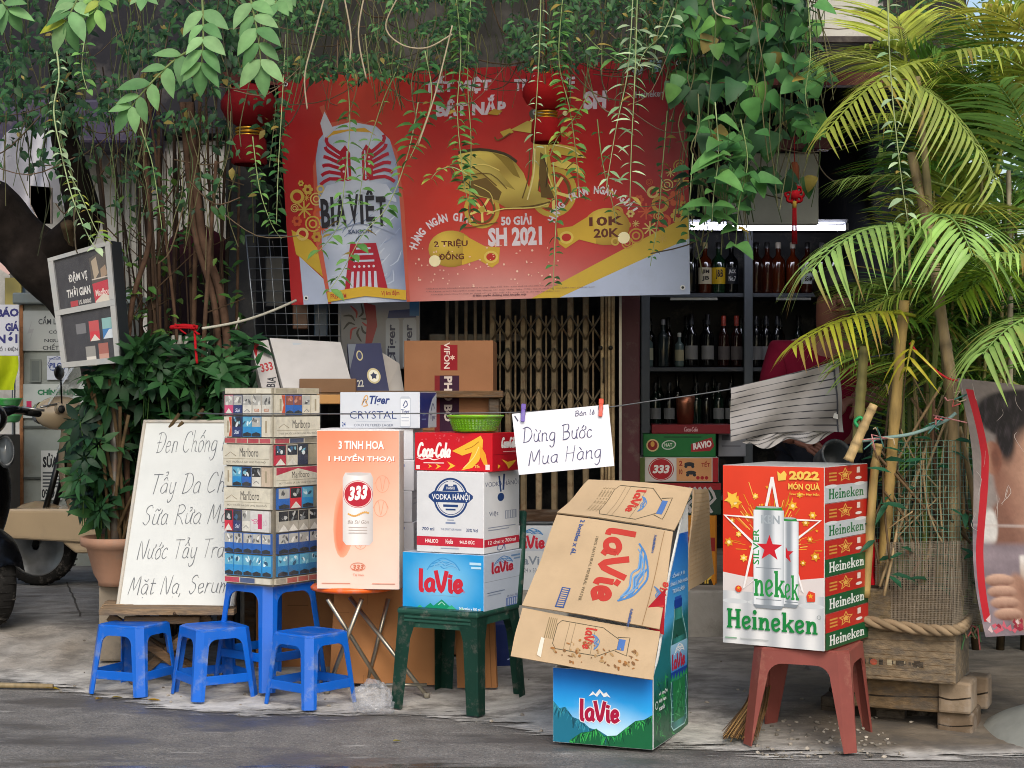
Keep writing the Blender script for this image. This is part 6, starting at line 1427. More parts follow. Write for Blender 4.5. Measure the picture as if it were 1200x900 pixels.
# table behind the goods and what stands on it
tz = P(0, 458, 6.98).z
tb = thing('table', 'plain wooden table hidden behind the stacked goods, carrying opened cartons', 'table', (P(440, 470, 7).x, 7.1, .06))
xa, xb = P(286, 470, 7).x, P(590, 470, 7).x
mb = MB(); mb.box(((xa + xb) / 2, 7.12, tz - .015), (xb - xa, .5, .03), '#6b5138', 'wood', b=.004); mb.build('tabletop', tb)
for x in (xa + .04, xb - .04):
    for y in (6.92, 7.32):
        mb = MB(); mb.box((x, y, (tz - .03 + .05) / 2), (.045, .045, tz - .08), '#5a4430', 'wood', b=.004); mb.build('leg', tb)
def d_vf(ar):
    ar.rect(43, 5, 63, 35, '#8e2028'); ar.text('VIFON', 35, 14, 66, 21, '#d9c4bc', .02, 0, 90); ar.star(57, 20, 3.4, '#d9b8a8', .5, 6)
    ar.rect(36, 41, 42, 108, '#7a2428'); ar.rect(42, 41, 65, 108, '#3a1f34'); ar.text('PHỞ BÒ', 27, 62, 80, 75, '#cbbcb4', .04, 0, 90)
mb = MB(); K, f, s, t = carton(mb, 578, 505, 6.95, 3, 105 * 6.95 / F, .26, 106 * 6.95 / F, '#96694a', 'card'); d_vf(Art(mb, *f, 105, 106, 'card'))
mb.build('noodle_carton', label='brown noodle carton reading VIFON and PHỞ behind the silver beer carton', cat='carton')
mb = MB(); mb.box((P(525, 470, 7.1).x, 7.09, (P(0, 505, 6.95).z + .06) / 2 - .001), (.42, .25, P(0, 505, 6.95).z - .062), '#7d5a3e', 'card', b=.004); mb.build('cardboard_box', label='tall brown box under the noodle carton, behind the green chair', cat='box')
# opened white water box leaning, printed with a bottle
def lean_panel(name, label, cat, pts, col, draw, dw, dh, th=.012, m='paper', side=None):
    q = [P(*p) for p in pts]; mb = MB(); n = (q[3] - q[0]).cross(q[1] - q[0]).normalized()
    mb.plate(q[::-1], th, col, m, side=side, n=n)
    class QA(Art):
        def pt(s, x, y, e=0.0): u, v = x / s.dw, y / s.dh; return q[0].lerp(q[1], u).lerp(q[3].lerp(q[2], u), v) + n * (s.k * s.lift + e)
    if draw: draw(QA(mb, q[0], q[1] - q[0], q[3] - q[0], dw, dh, m))
    return mb.build(name, label=label, cat=cat)
def d_wb(ar):
    ar.poly([(26, 6), (38, 6), (48, 22), (66, 44), (64, 56), (44, 56), (34, 40), (28, 22)], '#6d9cc8'); ar.poly([(32, 22), (46, 26), (60, 46), (56, 54), (46, 54), (36, 38)], '#3f78b4'); ar.rect(27, 4, 38, 12, '#aab2ba'); ar.rect(47, 5, 63, 17, '#8e2028'); ar.text('laVie', 49, 8, 61, 14, '#e5dcd8', .03); ar.text('laVie', 40, 34, 54, 42, '#c4d6e6', .03, 0, -50); ar.rect(22, 36, 23.4, 50, '#a8484c')
lean_panel('water_box', 'white water carton flap printed with a slanting blue bottle', 'carton', [(316, 396, 7.02), (399, 401, 7.06), (416, 462, 6.9), (332, 455, 6.86)], '#b9b6b4', d_wb, 88, 60, .05)
lean_panel('beer_box', 'narrow red cornered beer carton leaning at the left end of the table', 'carton', [(294, 402, 6.98), (314, 398, 7.02), (330, 462, 6.9), (310, 468, 6.86)], '#b3afae', lambda ar: [ar.poly([(.3, .3), (10, .3), (2, 18)], '#a8242a'), ar.text('333', 4, 26, 18, 36, '#a33238', .03, 0, 0), ar.text('BIA', 6, 44, 18, 54, '#33343a', .02, 0, -70)], 20, 66, .06)
def d_bl(ar):
    ar.poly([(.5, .5), (12, .5), (.5, 30)], '#5d646e'); ar.ell(30, 38, 8.6, 9, '#b9ad84', 22); ar.ell(30, 38, 6.6, 7, '#d8d4c2', 20); ar.star(30, 38, 4.6, '#1a2348', .6, 5); ar.ell(15, 14, 4.4, 6, '#b0a67e', 16); ar.ell(15, 14, 3, 4.4, '#2a3258', 14); ar.text('22', 8, 42, 16, 50, '#b9b6ac', .02)
lean_panel('blue_box', 'dark blue box with round gold medals behind the silver beer carton', 'box', [(407, 403, 7.1), (446, 402, 7.12), (456, 458, 7.02), (412, 460, 7.0)], '#161d46', d_bl, 46, 56, .06)
lean_panel('white_carton', 'white carton lid between the blue box and the noodle carton', 'carton', [(446, 412, 7.16), (468, 426, 7.14), (474, 462, 7.02), (452, 460, 7.04)], '#a9a49e', None, 10, 10, .03)
mb = MB(); mb.box((P(385, 470, 6.9).x, 6.88, P(0, 452, 6.86).z), (.24, .03, .06), '#7d6048', 'card', b=.003); mb.box((P(387, 470, 6.85).x, 6.84, P(0, 468, 6.86).z), (.20, .03, .04), '#b98a55', 'card', b=.003)
mb.build('cardboard_flap', label='folded brown cardboard flap lying in front of the white water carton', cat='cardboard')
def d_tg(ar):
    ar.grad(.3, .3, 95.7, 79.7, lambda u, v: mix('#9c9c9e', '#6f7076', v), 2, 2)
    for i in range(9): a = i * .7; ar.stroke([(24 + 18 * math.cos(a), 26 + 22 * math.sin(a)), (24 + 11 * math.cos(a + .3), 26 + 13 * math.sin(a + .3)), (24 + 5 * math.cos(a), 26 + 7 * math.sin(a))], 2.6, '#1f1f22' if i % 3 else '#a3222a', 3, taper=True)
    ar.poly([(30, 2), (44, 6), (46, 30), (40, 50), (32, 52), (34, 26)], '#93202a')
    for x in (56, 76): ar.poly([(x, 24), (x + 2, 21), (x + 14, 21), (x + 16, 24), (x + 16, 78), (x, 78)], '#a6abb4'); ar.text('Tiger', x - 12, 42, x + 28, 54, '#1c2548', .03, 0, -90); ar.stroke([(x + 4, 70), (x + 8, 62), (x + 12, 72)], 1.6, '#3a3f55', 2)
    ar.poly([(60, 12), (88, 10), (92, 20), (58, 21)], '#22376e'); ar.rect(84, .5, 95, 18, '#2a6ca0')
pz = thing('beer_poster', 'grey beer poster with two silver cans under the banner', 'poster', P(445, 440, 7.5))
mb = MB(); a, b = P(396, 352, 7.5), P(492, 352, 7.5); c = P(492, 432, 7.5); mb.box(tuple((a + c) / 2 + V(0, .012, 0)), (b.x - a.x, .02, a.z - c.z), '#7f8084', 'gloss_print', b=.002)
d_tg(Art(mb, a, b - a, V(0, 0, c.z - a.z), 96, 80, 'gloss_print')); mb.build('printed_panel', pz)
# brown cardboard at the back of the stools
lean_panel('cardboard_sheet', 'large plain brown cardboard sheet leaning behind the folding stool legs', 'cardboard', [(392, 690, 6.42), (516, 688, 6.42), (515, 803, 6.36), (386, 800, 6.36)], '#a8754a', lambda ar: [ar.stroke([(2, 30), (118, 28)], .7, '#8a5f3b', 0), ar.stroke([(38, 1), (37, 115)], .8, '#8f6540', 0)], 120, 116, .006, 'card')
lean_panel('cardboard_sheet', 'brown cardboard sheet behind the tall blue stool', 'cardboard', [(300, 690, 6.78), (392, 690, 6.78), (392, 786, 6.74), (300, 786, 6.74)], '#9c6c44', lambda ar: [ar.rect(36, 20, 60, 20.8, '#7a5232')], 90, 100, .006, 'card')
lean_panel('cardboard_sheet', 'narrow folded cardboard with ridged edges behind the green chair', 'cardboard', [(532, 700, 6.34), (578, 704, 6.30), (582, 806, 6.28), (536, 806, 6.32)], '#9c6b42', lambda ar: [ar.stroke([(12 + 7 * k, 1), (12 + 7 * k, 99)], 1.0, '#7d5433', 0) for k in range(5)], 46, 100, .02, 'card')

# ================================================================= LANTERNS, PENDANT, GRID
def lantern(px, y0, Y, s, label, RDL='#6a1016'):
    o = P(px, y0, Y); k = Y / F * s; t = thing('paper_lantern', label, 'lantern', o - V(0, 0, 105 * k), 'red lanterns')
    X = Matrix.Translation(o); mb = MB(); n = 40; pr = [(6, -2), (16, -6), (27, -14), (33, -25), (33, -33), (27, -44), (16, -52), (8, -55)]
    vv, fs = [], []
    for r, z in pr:
        for j in range(n): a = 2 * math.pi * j / n; q = r * (1 if j % 2 else .95); vv.append(V(q * k * math.cos(a), q * k * math.sin(a), z * k))
    for i in range(len(pr) - 1):
        for j in range(n): a = i * n + j; b = i * n + (j + 1) % n; fs.append([a, b, b + n, a + n])
    mb.add(vv, fs, RDL, 'cloth', True, X); mb.build('globe', t)
    mb = MB(); 
    for z in (-55, -59, -63): mb.lathe([(15 * k, z * k), (17 * k, (z - 1.5) * k), (15 * k, (z - 3) * k)], '#b98a2c', 'metal', 24, X)
    mb.build('gold_band', t); mb = MB(); mb.lathe([(5 * k, 0), (7 * k, -2 * k), (7 * k, -4 * k)], '#b98a2c', 'metal', 16, X); mb.build('gold_cap', t)
    mb = MB(); mb.lathe([(16 * k, -64 * k), (20 * k, -70 * k), (21 * k, -96 * k), (18 * k, -98 * k)], mul(RDL, .85), 'cloth', 28, X); mb.build('skirt', t)
    mb = MB(); mb.tube([o, o + V(0, 0, .5)], .003, '#5c2a20', 'stem', 5); mb.build('cord', t)
lantern(292, 95, 6.75, 1.0, 'dark red paper lantern left of the banner, among the creeper')
lantern(640, 84, 6.55, .85, 'dark red paper lantern hanging in front of the golden scooter on the banner', '#9c1a1c')
o = P(931, 228, 7.45); t = thing('hanging_charm', 'red knotted charm with tassel hanging over the tube lamp', 'charm', o)
mb = MB(); X = Matrix.Translation(o) @ Matrix.Rotation(R(90), 4, 'X'); k = 7.45 / F
for i in range(8): a = i * .785; mb.lathe([(3.2 * k, -1.5 * k), (5 * k, 0), (3.2 * k, 1.5 * k), (1.4 * k, 0), (3.2 * k, -1.5 * k)], '#a3141e', 'cloth', 10, Matrix.Translation(o + V(7.5 * k * math.cos(a), 0, 7.5 * k * math.sin(a))) @ Matrix.Rotation(R(90), 4, 'X'))
mb.lathe([(.001, -3 * k), (6 * k, -2 * k), (6 * k, 2 * k), (.001, 3 * k)], '#b01a24', 'cloth', 14, X); mb.build('knot', t)
mb = MB()
for i in range(14): a = i * .45; mb.tube([o + V(2 * k * math.cos(a), 2 * k * math.sin(a), -12 * k), o + V(3 * k * math.cos(a), 3 * k * math.sin(a), -58 * k)], .0018, '#98121c', 'cloth', 4)
mb.tube([o + V(0, 0, -8 * k), o + V(0, 0, -16 * k)], 2.6 * k, '#a98b3a', 'cloth', 8); mb.build('tassel', t)
mb = MB(); mb.tube([o + V(0, 0, 10 * k), o + V(0, 0, 75 * k)], .0022, '#7a1a1c', 'cloth', 5); mb.lathe([(3 * k, 12 * k), (6 * k, 18 * k), (5 * k, 34 * k), (3 * k, 38 * k)], '#6b3a24', 'cloth', 10, Matrix.Translation(o)); mb.build('cord', t)
g_ = thing('wire_grid', 'square wire display grid left of the banner edge', 'wire grid', P(340, 420, 7.3)); mb = MB()
c00, c10, c11, c01 = P(288, 276, 7.35), P(396, 276, 7.35), P(400, 420, 7.3), P(302, 420, 7.3)
for i in range(9): mb.tube([c00.lerp(c10, i / 8), c01.lerp(c11, i / 8)], .0022 if i else .004, '#8d9298', 'metal', 5)
for j in range(12): mb.tube([c00.lerp(c01, j / 11), c10.lerp(c11, j / 11)], .0022 if j % 11 else .004, '#8d9298', 'metal', 5)
mb.build('wires', g_)
# hanging goods behind the grid (dark fabrics / packets)
random.seed(8)
for i, (x, y, w_, h_, c, lab) in enumerate(((322, 330, 22, 60, '#23262c', 'black hanging packet strip behind the wire grid'), (352, 366, 18, 40, '#6a4a3a', 'brown hanging packet behind the wire grid'), (376, 372, 16, 44, '#2c4258', 'blue hanging packet behind the wire grid'))):
    mb = MB(); o = P(x, y, 7.42); mb.box(tuple(o), (w_ * 7.42 / F, .02, h_ * 7.42 / F), c, 'gloss_print', b=.006); mb.tube([o + V(0, 0, h_ * 3.7 / F), o + V(0, -.07, h_ * 3.7 / F + .06)], .002, '#777', 'metal', 4); mb.build('hanging_packet', label=lab, cat='packet')

# ================================================================= GROUND CLUTTER
bo = G(437, 833, .02); bo.z = gz(bo.x, bo.y + .06)
mb = MB(); bm = bmesh.new(); bmesh.ops.create_icosphere(bm, subdivisions=5, radius=1)
for v in bm.verts:
    p = v.co.copy(); k = .8 + .22 * mnoise.noise(p * 1.3) + .16 * abs(mnoise.noise(p * 2.6 + V(5, 1, 2))) + .06 * abs(mnoise.noise(p * 6))
    v.co = V(p.x * .092 * k, p.y * .08 * k, max(0, p.z + .5) * .085 * k)
mb.bm(bm, '#cccccc', 'clear_film', False, Matrix.Translation(bo + V(0, .06, .002))); mb.build('plastic_bag', label='crumpled clear plastic bag on the ground beside the low blue stool', cat='plastic bag')
# broom behind the red stool
broom = thing('straw_broom', 'worn straw broom leaning behind the red stool under the beer display', 'broom', G(862, 868, .02))
random.seed(6); top = P(900, 775, 5.78); tip = G(868, 866, .02); mb = MB()
for i in range(150):
    a = top + V(rnd(-.022, .022), rnd(-.02, .02), rnd(-.02, .02)); b = tip + V(rnd(-.06, .055), rnd(-.05, .05), rnd(0, .02)); b.z = max(b.z, gz(b.x, b.y) + .003)
    m_ = a.lerp(b, .55) + V(.012, 0, -.012); mb.tube([a, m_, b], [.0028, .0025, .0014], random.choice(['#8a6a42', '#6b5236', '#a58456', '#594430']), 'stem', 4, caps=False)
mb.build('straw_head', broom)
mb = MB(); mb.tube([top.lerp(tip, .12), top.lerp(tip, .2)], .036, '#151515', 'rubber', 12); mb.build('binding', broom)
mb = MB(); mb.tube([top.lerp(tip, .05), top + (top - tip) * 1.7], .012, '#6b4f35', 'wood', 8); mb.build('handle', broom)
# litter
def litter(name, label, cat, px, py, L_, wd, col, rot, shape=0):
    p = G(px, py, .01); p.z = max(gz(p.x, p.y), .004) + .004; mb = MB(); mb.leaf(p, (math.cos(rot), math.sin(rot), 0), (0, 0, 1), L_, wd, col, 'leaf', 4, .1, shape, .25); mb.build(name, label=label, cat=cat, group='fallen leaves on the pavement')
for a in ((172, 820, .06, .022, '#b98f1f', .2, 'yellow fallen leaf at the foot of the left blue stool'), (112, 819, .045, .02, '#a8801f', 1.2, 'small yellow fallen leaf beside the left blue stool'), (50, 806, .07, .03, '#b99a2a', .1, 'yellow fallen leaf by the road edge at the left'), (66, 681, .07, .03, '#c09a2a', .4, 'yellow fallen leaf on the paving near the black scooter'), (130, 817, .05, .018, '#8d7a2f', .5, 'dull fallen leaf between the legs of the left blue stool'), (460, 868, .035, .016, '#a59a4a', .6, 'pale green fallen leaf lying on the asphalt')):
    litter('fallen_leaf', a[6], 'leaf', *a[:6])
random.seed(14)
mb = MB(); p0 = G(0, 803, .01); p1 = G(62, 806, .01); mb.tube([V(p0.x - .3, p0.y, gz(p0.x, p0.y) + .012), V(p1.x, p1.y, gz(p1.x, p1.y) + .012)], [.013, .010], '#8d7d5f', 'cane', 8); mb.build('bamboo_stick', label='short dry bamboo stick lying along the road edge at the left', cat='stick')
mb = MB()
for _ in range(260):
    if random.random() < .55: x, y = P(rnd(880, 1050), 470, 5.4).x, rnd(5.2, 5.75)
    else: x, y = rnd(-2.2, 1.8), rnd(5.5, 7.2)
    if y < edge_y(x) - .05: continue
    r = rnd(.003, .011); bm = bmesh.new(); bmesh.ops.create_icosphere(bm, subdivisions=1, radius=r)
    for v in bm.verts: v.co *= rnd(.6, 1.2); v.co.z *= .6
    mb.bm(bm, mul('#a39b8f', rnd(.4, 1.2)), 'concrete', False, Matrix.Translation((x, y, max(gz(x, y), .003) + r * .3)))
mb.build('gravel', label='loose grit and pebbles scattered over the pavement', cat='gravel', kind='stuff', origin=(0, 0, 0))
mb = MB(); p = G(965, 808, .02); 
for i, (px, py, k, c) in enumerate(((968, 800, 1.0, '#6d6a66'), (985, 806, .7, '#8a8680'))):
    q = G(px, py, .02); bm = bmesh.new(); bmesh.ops.create_icosphere(bm, subdivisions=2, radius=1)
    for v in bm.verts: kk = 1 + .35 * mnoise.noise(v.co * 2.1); v.co = V(v.co.x * .07 * kk, v.co.y * .05 * kk, v.co.z * .045 * kk) * k
    m2 = MB(); m2.bm(bm, c, 'concrete', False, Matrix.Translation(q + V(0, .1, .03 * k))); m2.build('stone', label=('grey stone lump behind the red stool legs', 'smaller pale stone beside the planter blocks')[i], cat='stone')
# ================================================================= PLANTER
def block(mb, px0, px1, y0, y1, Y, dep, yaw, col, m, b=.008):
    return carton(mb, px1, y1, Y, yaw, (px1 - px0) * Y / F / math.cos(R(yaw)), dep, (y1 - y0) * Y / F, col, m, b=b)
YP = 5.60
plc = P(1090, 470, 5.8)
pln = thing('wooden_planter', 'old wooden planter box bound with rope and wrapped in wire mesh', 'planter', (plc.x, plc.y, .1))
YW2 = -18
def pbox(name, pxc, yb, ytop, Y, wl, dr, col, m='wood', parent=pln, **kw):
    """box whose near corner is at px pxc: left face wl metres long, right face dr metres"""
    mb = MB(); K, f, s, t = carton(mb, pxc, yb, Y, 24, wl, dr, (yb - ytop) * Y / F, col, m, b=.006); return mb, f, s
mb, f, s = pbox('box', 1120, 803, 736, 5.46, .43, .30, '#80705a')
ar = Art(mb, *f, 100, 60, 'wood'); ar.k = 6
for k in range(7): ar.stroke([(1 , 8 + 8 * k), (40, 9 + 8 * k + rnd(-2, 2)), (99, 8 + 8 * k + rnd(-2, 2))], .5, '#5c4429', 3)
ar.rect(.5, 36, 76, 46, '#74624a'); 
for _ in range(34): x = rnd(2, 72); ar.rect(x, rnd(37, 40), x + rnd(1, 5), rnd(41, 45), random.choice(['#3c3328', '#a3977c', '#2e2a22'])); ar.k -= .9
ar.k += 1; ar.ell(36, 41, 3, 3.4, '#a34a34', 12)
mb.build('lower_box', pln)
mb, f, s = pbox('box', 1112, 738, 694, 5.50, .44, .28, '#6f6048'); mb.build('upper_box', pln)
# soil
mb = MB(); K = P(1112, 694, 5.50); cyw = R(24); mb.box((0, 0, 0), (.40, .25, .02), '#2e2319', 'concrete', X=Matrix.Translation(K + V(-math.cos(cyw) * .22 + math.sin(cyw) * .14, math.sin(cyw) * .22 + math.cos(cyw) * .14, .0)) @ Matrix.Rotation(-cyw, 4, 'Z')); mb.build('soil', pln)
# rope
def ring_pts(px, y, Y, wl, dr, z_off=0.0, out=.016):
    K = P(px, y, Y) + V(0, 0, z_off); c, q = math.cos(R(24)), math.sin(R(24)); L_ = V(-c, q, 0); Rt = V(q, c, 0)
    return K, L_, Rt
K, L_, Rt = ring_pts(1118, 738, 5.46, .43, .3); n1 = V(-math.sin(R(24)), -math.cos(R(24)), 0)
path = [K + L_ * .46 + n1 * .02 + V(0, 0, .045), K + L_ * .3 + n1 * .026 + V(0, 0, .018), K + L_ * .12 + n1 * .028 + V(0, 0, .0), K + L_ * .0 + n1 * .03 + V(0, 0, .002), K + Rt * .06 - L_ * .03 + V(0, 0, .012), K + Rt * .18 - L_ * .026 + V(0, 0, .02), K + Rt * .34 - L_ * .02 + V(0, 0, .03)]
path = crom(path, 12); mb = MB()
for k in range(3):
    pts = []
    for i, p in enumerate(path):
        a = i * .55 + k * 2.094; pts.append(p + V(.3 * math.cos(a), math.cos(a) * .9, math.sin(a)) * .010)
    mb.tube(pts, .0115, mul('#8d7a61', .85 + .12 * k), 'cloth', 6)
mb.build('rope', pln)
mb = MB(); kn = K + Rt * .14 - L_ * .04
for i in range(9): a = kn + V(rnd(-.01, .01), rnd(-.01, .01), 0); mb.tube([a, a + V(rnd(-.02, .02), -.012, rnd(-.05, .0)), a + V(rnd(-.03, .03), -.015, rnd(-.085, -.02))], .0035, random.choice(['#c46a6a', '#5f8a62', '#b9a98c', '#8d7a61']), 'cloth', 4)
mb.build('rope_tail', pln)
# bricks and timbers the box stands on
for (pxc, yb, yt, Y, wl, dr, c, m_, nm, lab, cat) in ((1104, 836, 800, 5.56, .36, .10, '#77634a', 'wood', 'timber_beam', 'split grey timber beam under the wooden planter', 'timber'),
        (1138, 838, 800, 5.50, .11, .15, '#8d7c68', 'brick', 'brick', 'pale chipped brick at the near corner under the planter', 'brick'), (1140, 866, 836, 5.52, .12, .20, '#6f5f4e', 'brick', 'brick', 'dark low brick on the ground under the planter corner', 'brick'),
        (1158, 832, 793, 5.74, .08, .10, '#9a8670', 'brick', 'brick', 'pair of pale bricks at the right end under the planter', 'brick'), (1060, 846, 822, 5.72, .30, .12, '#4a4036', 'wood', 'timber_beam', 'dark timber under the left half of the wooden planter', 'timber')):
    mb = MB(); K2, f2, s2, t2 = carton(mb, pxc, yb, Y, 24, wl, dr, (yb - yt) * Y / F - .002, c, m_, b=.009)
    if K2.z > .03 and nm == 'brick' and False: pass
    ar = Art(mb, *f2, 100, 30, m_); ar.k = 4; ar.stroke([(1, 15), (40, 17), (99, 14)], 1.6, '#2b231b', 3)
    mb.build(nm, label=lab, cat=cat)
mb = MB(); Kx = P(1040, 858, 5.75); mb.box((Kx.x + .08, 5.86, .05), (.5, .2, .11), '#2c2722', 'brick', b=.012); mb.build('rubble_footing', label='dark brick footing in the shade below the wooden planter', cat='footing')
# wire mesh round the plants
wm = thing('wire_mesh', 'green coated square wire mesh standing round the plants in the planter', 'wire mesh', P(1075, 700, 5.5)); mb = MB()
def meshsheet(c00, c10, c11, c01, nx, ny, r, col):
    for i in range(nx + 1): mb.tube([c00.lerp(c10, i / nx) + V(rnd(-.002, .002), rnd(-.004, .004), 0), c01.lerp(c11, i / nx)], r, col, 'net', 4, False)
    for j in range(ny + 1): mb.tube([c00.lerp(c01, j / ny), c10.lerp(c11, j / ny) + V(0, rnd(-.004, .004), 0)], r, col, 'net', 4, False)
meshsheet(P(1022, 520, 5.66), P(1112, 516, 5.44), P(1112, 690, 5.44), P(1022, 690, 5.66), 14, 26, .0011, '#6e8f80'); meshsheet(P(1112, 516, 5.44), P(1142, 518, 5.72), P(1142, 690, 5.72), P(1112, 690, 5.44), 9, 26, .0011, '#6e8f80')
mb.build('wires', wm)
mb = MB(); meshsheet(P(1026, 636, 5.62), P(1114, 634, 5.425), P(1116, 735, 5.425), P(1026, 732, 5.62), 56, 48, .0010, '#8d8272'); meshsheet(P(1114, 634, 5.425), P(1150, 634, 5.74), P(1156, 730, 5.74), P(1116, 735, 5.425), 34, 48, .0010, '#8d8272')
mb.build('fine_netting', wm)
# canes and poles
def cane(name, pts, r, col, label, cat='pole', nodes=True, group=None):
    t = thing(name, label, cat, Vector(pts[0]), group); mb = MB(); pts = [Vector(p) for p in pts]; P2, rs = [], []
    L_ = sum((b - a).length for a, b in zip(pts, pts[1:])); cp = crom(pts, 10) if len(pts) > 2 else [pts[0].lerp(pts[1], i / 20) for i in range(21)]
    mb.tube(cp, [r * (1 + (.16 if nodes and i % 6 == 0 else 0)) * (1 - .15 * i / len(cp)) for i in range(len(cp))], [mul(col, 1 + .15 * math.sin(i * 1.7) - (.35 if nodes and i % 6 == 0 else 0)) for i in range(len(cp))], 'cane', 10); mb.build('cane', t); return t
gp2 = 'bamboo canes tied round the planter'
cane('bamboo_pole', [P(1030, 716, 5.66), P(1046, 520, 5.54), P(1060, 352, 5.5)], .020, '#a98d55', 'thick golden bamboo pole standing left of the wire mesh', group=gp2)
cane('bamboo_pole', [P(1118, 690, 5.60), P(1117, 480, 5.52), P(1106, 388, 5.55), P(1090, 280, 5.62), P(1068, 180, 5.7)], .0195, '#9a8460', 'pale grey brown pole rising beside the banner of the man', group=gp2)
cane('bamboo_stub', [P(994, 540, 5.42), P(1024, 474, 5.42)], .017, '#b59a6c', 'cut bamboo stub leaning above the big beer carton display', 'bamboo', group=gp2)
cane('bamboo_stub', [P(1004, 530, 5.56), P(1008, 470, 5.56), P(1013, 406, 5.56)], .019, '#7d7645', 'upright mossy bamboo stub behind the leaning cut stub', 'bamboo', group=gp2)
cane('bamboo_pole', [P(1014, 700, 5.56), P(1024, 560, 5.56), P(1030, 520, 5.56)], .016, '#a58b55', 'short pale pole between the beer display and golden bamboo pole', group=gp2)
cane('bamboo_pole', [P(1150, 690, 5.6), P(1140, 580, 5.6), P(1124, 500, 5.6)], .010, '#a38a62', 'thin cane leaning right behind the wire mesh', group=gp2)
cane('bamboo_pole', [P(1132, 690, 5.6), P(1128, 580, 5.6), P(1120, 510, 5.62)], .007, '#8c7450', 'thinnest cane beside the banner edge behind the mesh', group=gp2)
mb = MB(); mb.tube(crom([P(1006, 500, 5.53), P(1002, 494, 5.535), P(1008, 489, 5.535), P(1012, 494, 5.535)], 4), .006, '#22a05a', 'plastic', 6); mb.build('green_tie', label='bright green plastic tie on the mossy bamboo stub', cat='tie')
mb = MB(); mb.tube(crom([P(1000, 518, 5.45), P(1030, 514, 5.44), P(1070, 508, 5.43), P(1106, 494, 5.43), P(1120, 484, 5.43)], 5), .006, '#7f9a95', 'cloth', 6)
for k in range(16): a = random.choice([P(1032, 512, 5.43), P(1104, 492, 5.42), P(1118, 468, 5.42)]); mb.tube([a, a + V(rnd(-.05, .05), -.01, rnd(-.03, .05)), a + V(rnd(-.08, .08), -.015, rnd(-.05, .03))], .0028, random.choice(['#c05a5a', '#c98a8a', '#5c8f86', '#b5a58a']), 'cloth', 4)
mb.build('tie_string', label='frayed green and pink string tied across the bamboo poles', cat='string')
mb = MB(); mb.tube(crom([P(1066, 402, 5.48), P(1085, 424, 5.47), P(1108, 442, 5.46), P(1126, 447, 5.45)], 5), .004, '#c03038', 'cloth', 5); mb.build('red_string', label='red string running from the bamboo pole to the banner corner', cat='string')
# dry sticks and roots inside the mesh
random.seed(31)
st_ = thing('dry_stems', 'tangle of dry stems and roots growing inside the wire mesh', 'dry plant', P(1080, 700, 5.6)); mb = MB()
for i in range(46):
    a = P(rnd(1024, 1146), rnd(600, 700), rnd(5.5, 5.75)); b = P(rnd(1020, 1140), rnd(430, 600), rnd(5.5, 5.8)); m_ = a.lerp(b, .5) + V(rnd(-.06, .06), rnd(-.03, .03), rnd(-.03, .03))
    mb.tube(crom([a, m_, b], 4), rnd(.002, .006), random.choice(['#8d7656', '#6b563c', '#a58f6b', '#7d5f4a', '#54442f']), 'stem', 5)
mb.build('stems', st_); mb = MB()
for i in range(60):
    o = P(rnd(1020, 1145), rnd(500, 690), rnd(5.47, 5.75)); a = rnd(0, 6.28); mb.leaf(o, (math.cos(a), rnd(-.6, .2), rnd(-.4, .5)), (rnd(-.3, .3), -.6, .8), rnd(.04, .10), rnd(.012, .026), mul('#24563c', rnd(.6, 1.4)), 'leaf', 3, .3)
mb.build('leaves', st_)
# grey pipe / basket lying on top of the display's rear
o = P(980, 534, 5.72); mb = MB(); X = Matrix.Translation(o) @ Matrix.Rotation(R(68), 4, 'X') @ Matrix.Rotation(R(14), 4, 'Y')
mb.lathe([(.060, -.10), (.064, 0), (.070, .004), (.070, .012), (.062, .014), (.056, 0), (.054, -.09), (.001, -.09)], '#33383b', 'worn_plastic', 30, X @ Matrix.Scale(.85, 4)); mb.build('pipe_elbow', label='dark grey round pipe mouth behind the big beer carton display', cat='pipe')
# red cloth hanging from the short pole
mb = MB()
def rcl(u, v):
    p = P(1016 + (15 + 9 * v) * u + 2 * math.sin(v * 9 + u), 632 + 76 * v * (1 - .22 * abs(u - .45) + .05 * math.sin(u * 15)), 5.62 + .06 * u); return p + V(0, .012 * math.sin(u * 9 + v * 3), 0)
clothmesh(mb, rcl, 18, 22, lambda u, v: '#b3121f'); mb.build('red_cloth', label='bright red cloth rag hanging beside the big beer carton display', cat='cloth')

# ================================================================= BANNER WITH THE MAN
h00, h10, h11, h01 = P(1122, 443, 5.42), P(1300, 462, 5.30), P(1300, 742, 5.30), P(1157, 746, 5.44)
pb = thing('portrait_banner', 'torn faded banner with a printed dark haired man holding a glass', 'banner', h01)
class HA(Art):
    def pt(s, x, y, e=0.0):
        u, v = x / s.dw, y / s.dh; p = h00.lerp(h10, u).lerp(h01.lerp(h11, u), v) + V(.010 * math.sin(v * 6.0) * (1 - u) * 2, 0, 0)
        return p + s.N * (.010 * math.sin(u * 6 + v * 3) + .006 * math.sin(v * 8 + u * 4) + s.k * s.lift + e)
mb = MB(); ar = HA(mb, h00, h10 - h00, h01 - h00, 178, 302, 'banner'); ar.warp = lambda u, v: 0; ar.maxlen = 4; ar.lift = .00012
ar.grad(0, 0, 178, 302, lambda u, v: mix(mix('#6d6462', '#8d8486', v), '#9f9391', max(0, v - .5) * .5), 40, 50)
ar.poly([(0, 0), (178, 2), (178, 10), (30, 12), (0, 14)], '#4a3a3a'); ar.poly([(0, 0), (90, 1), (60, 5), (4, 5)], '#6a3034')
SKc = '#a8816c'
def em(x, y, cx, cy, rx, ry, w=.12): return sstep(w, -w, math.hypot((x - cx) / rx, (y - cy) / ry) - 1)
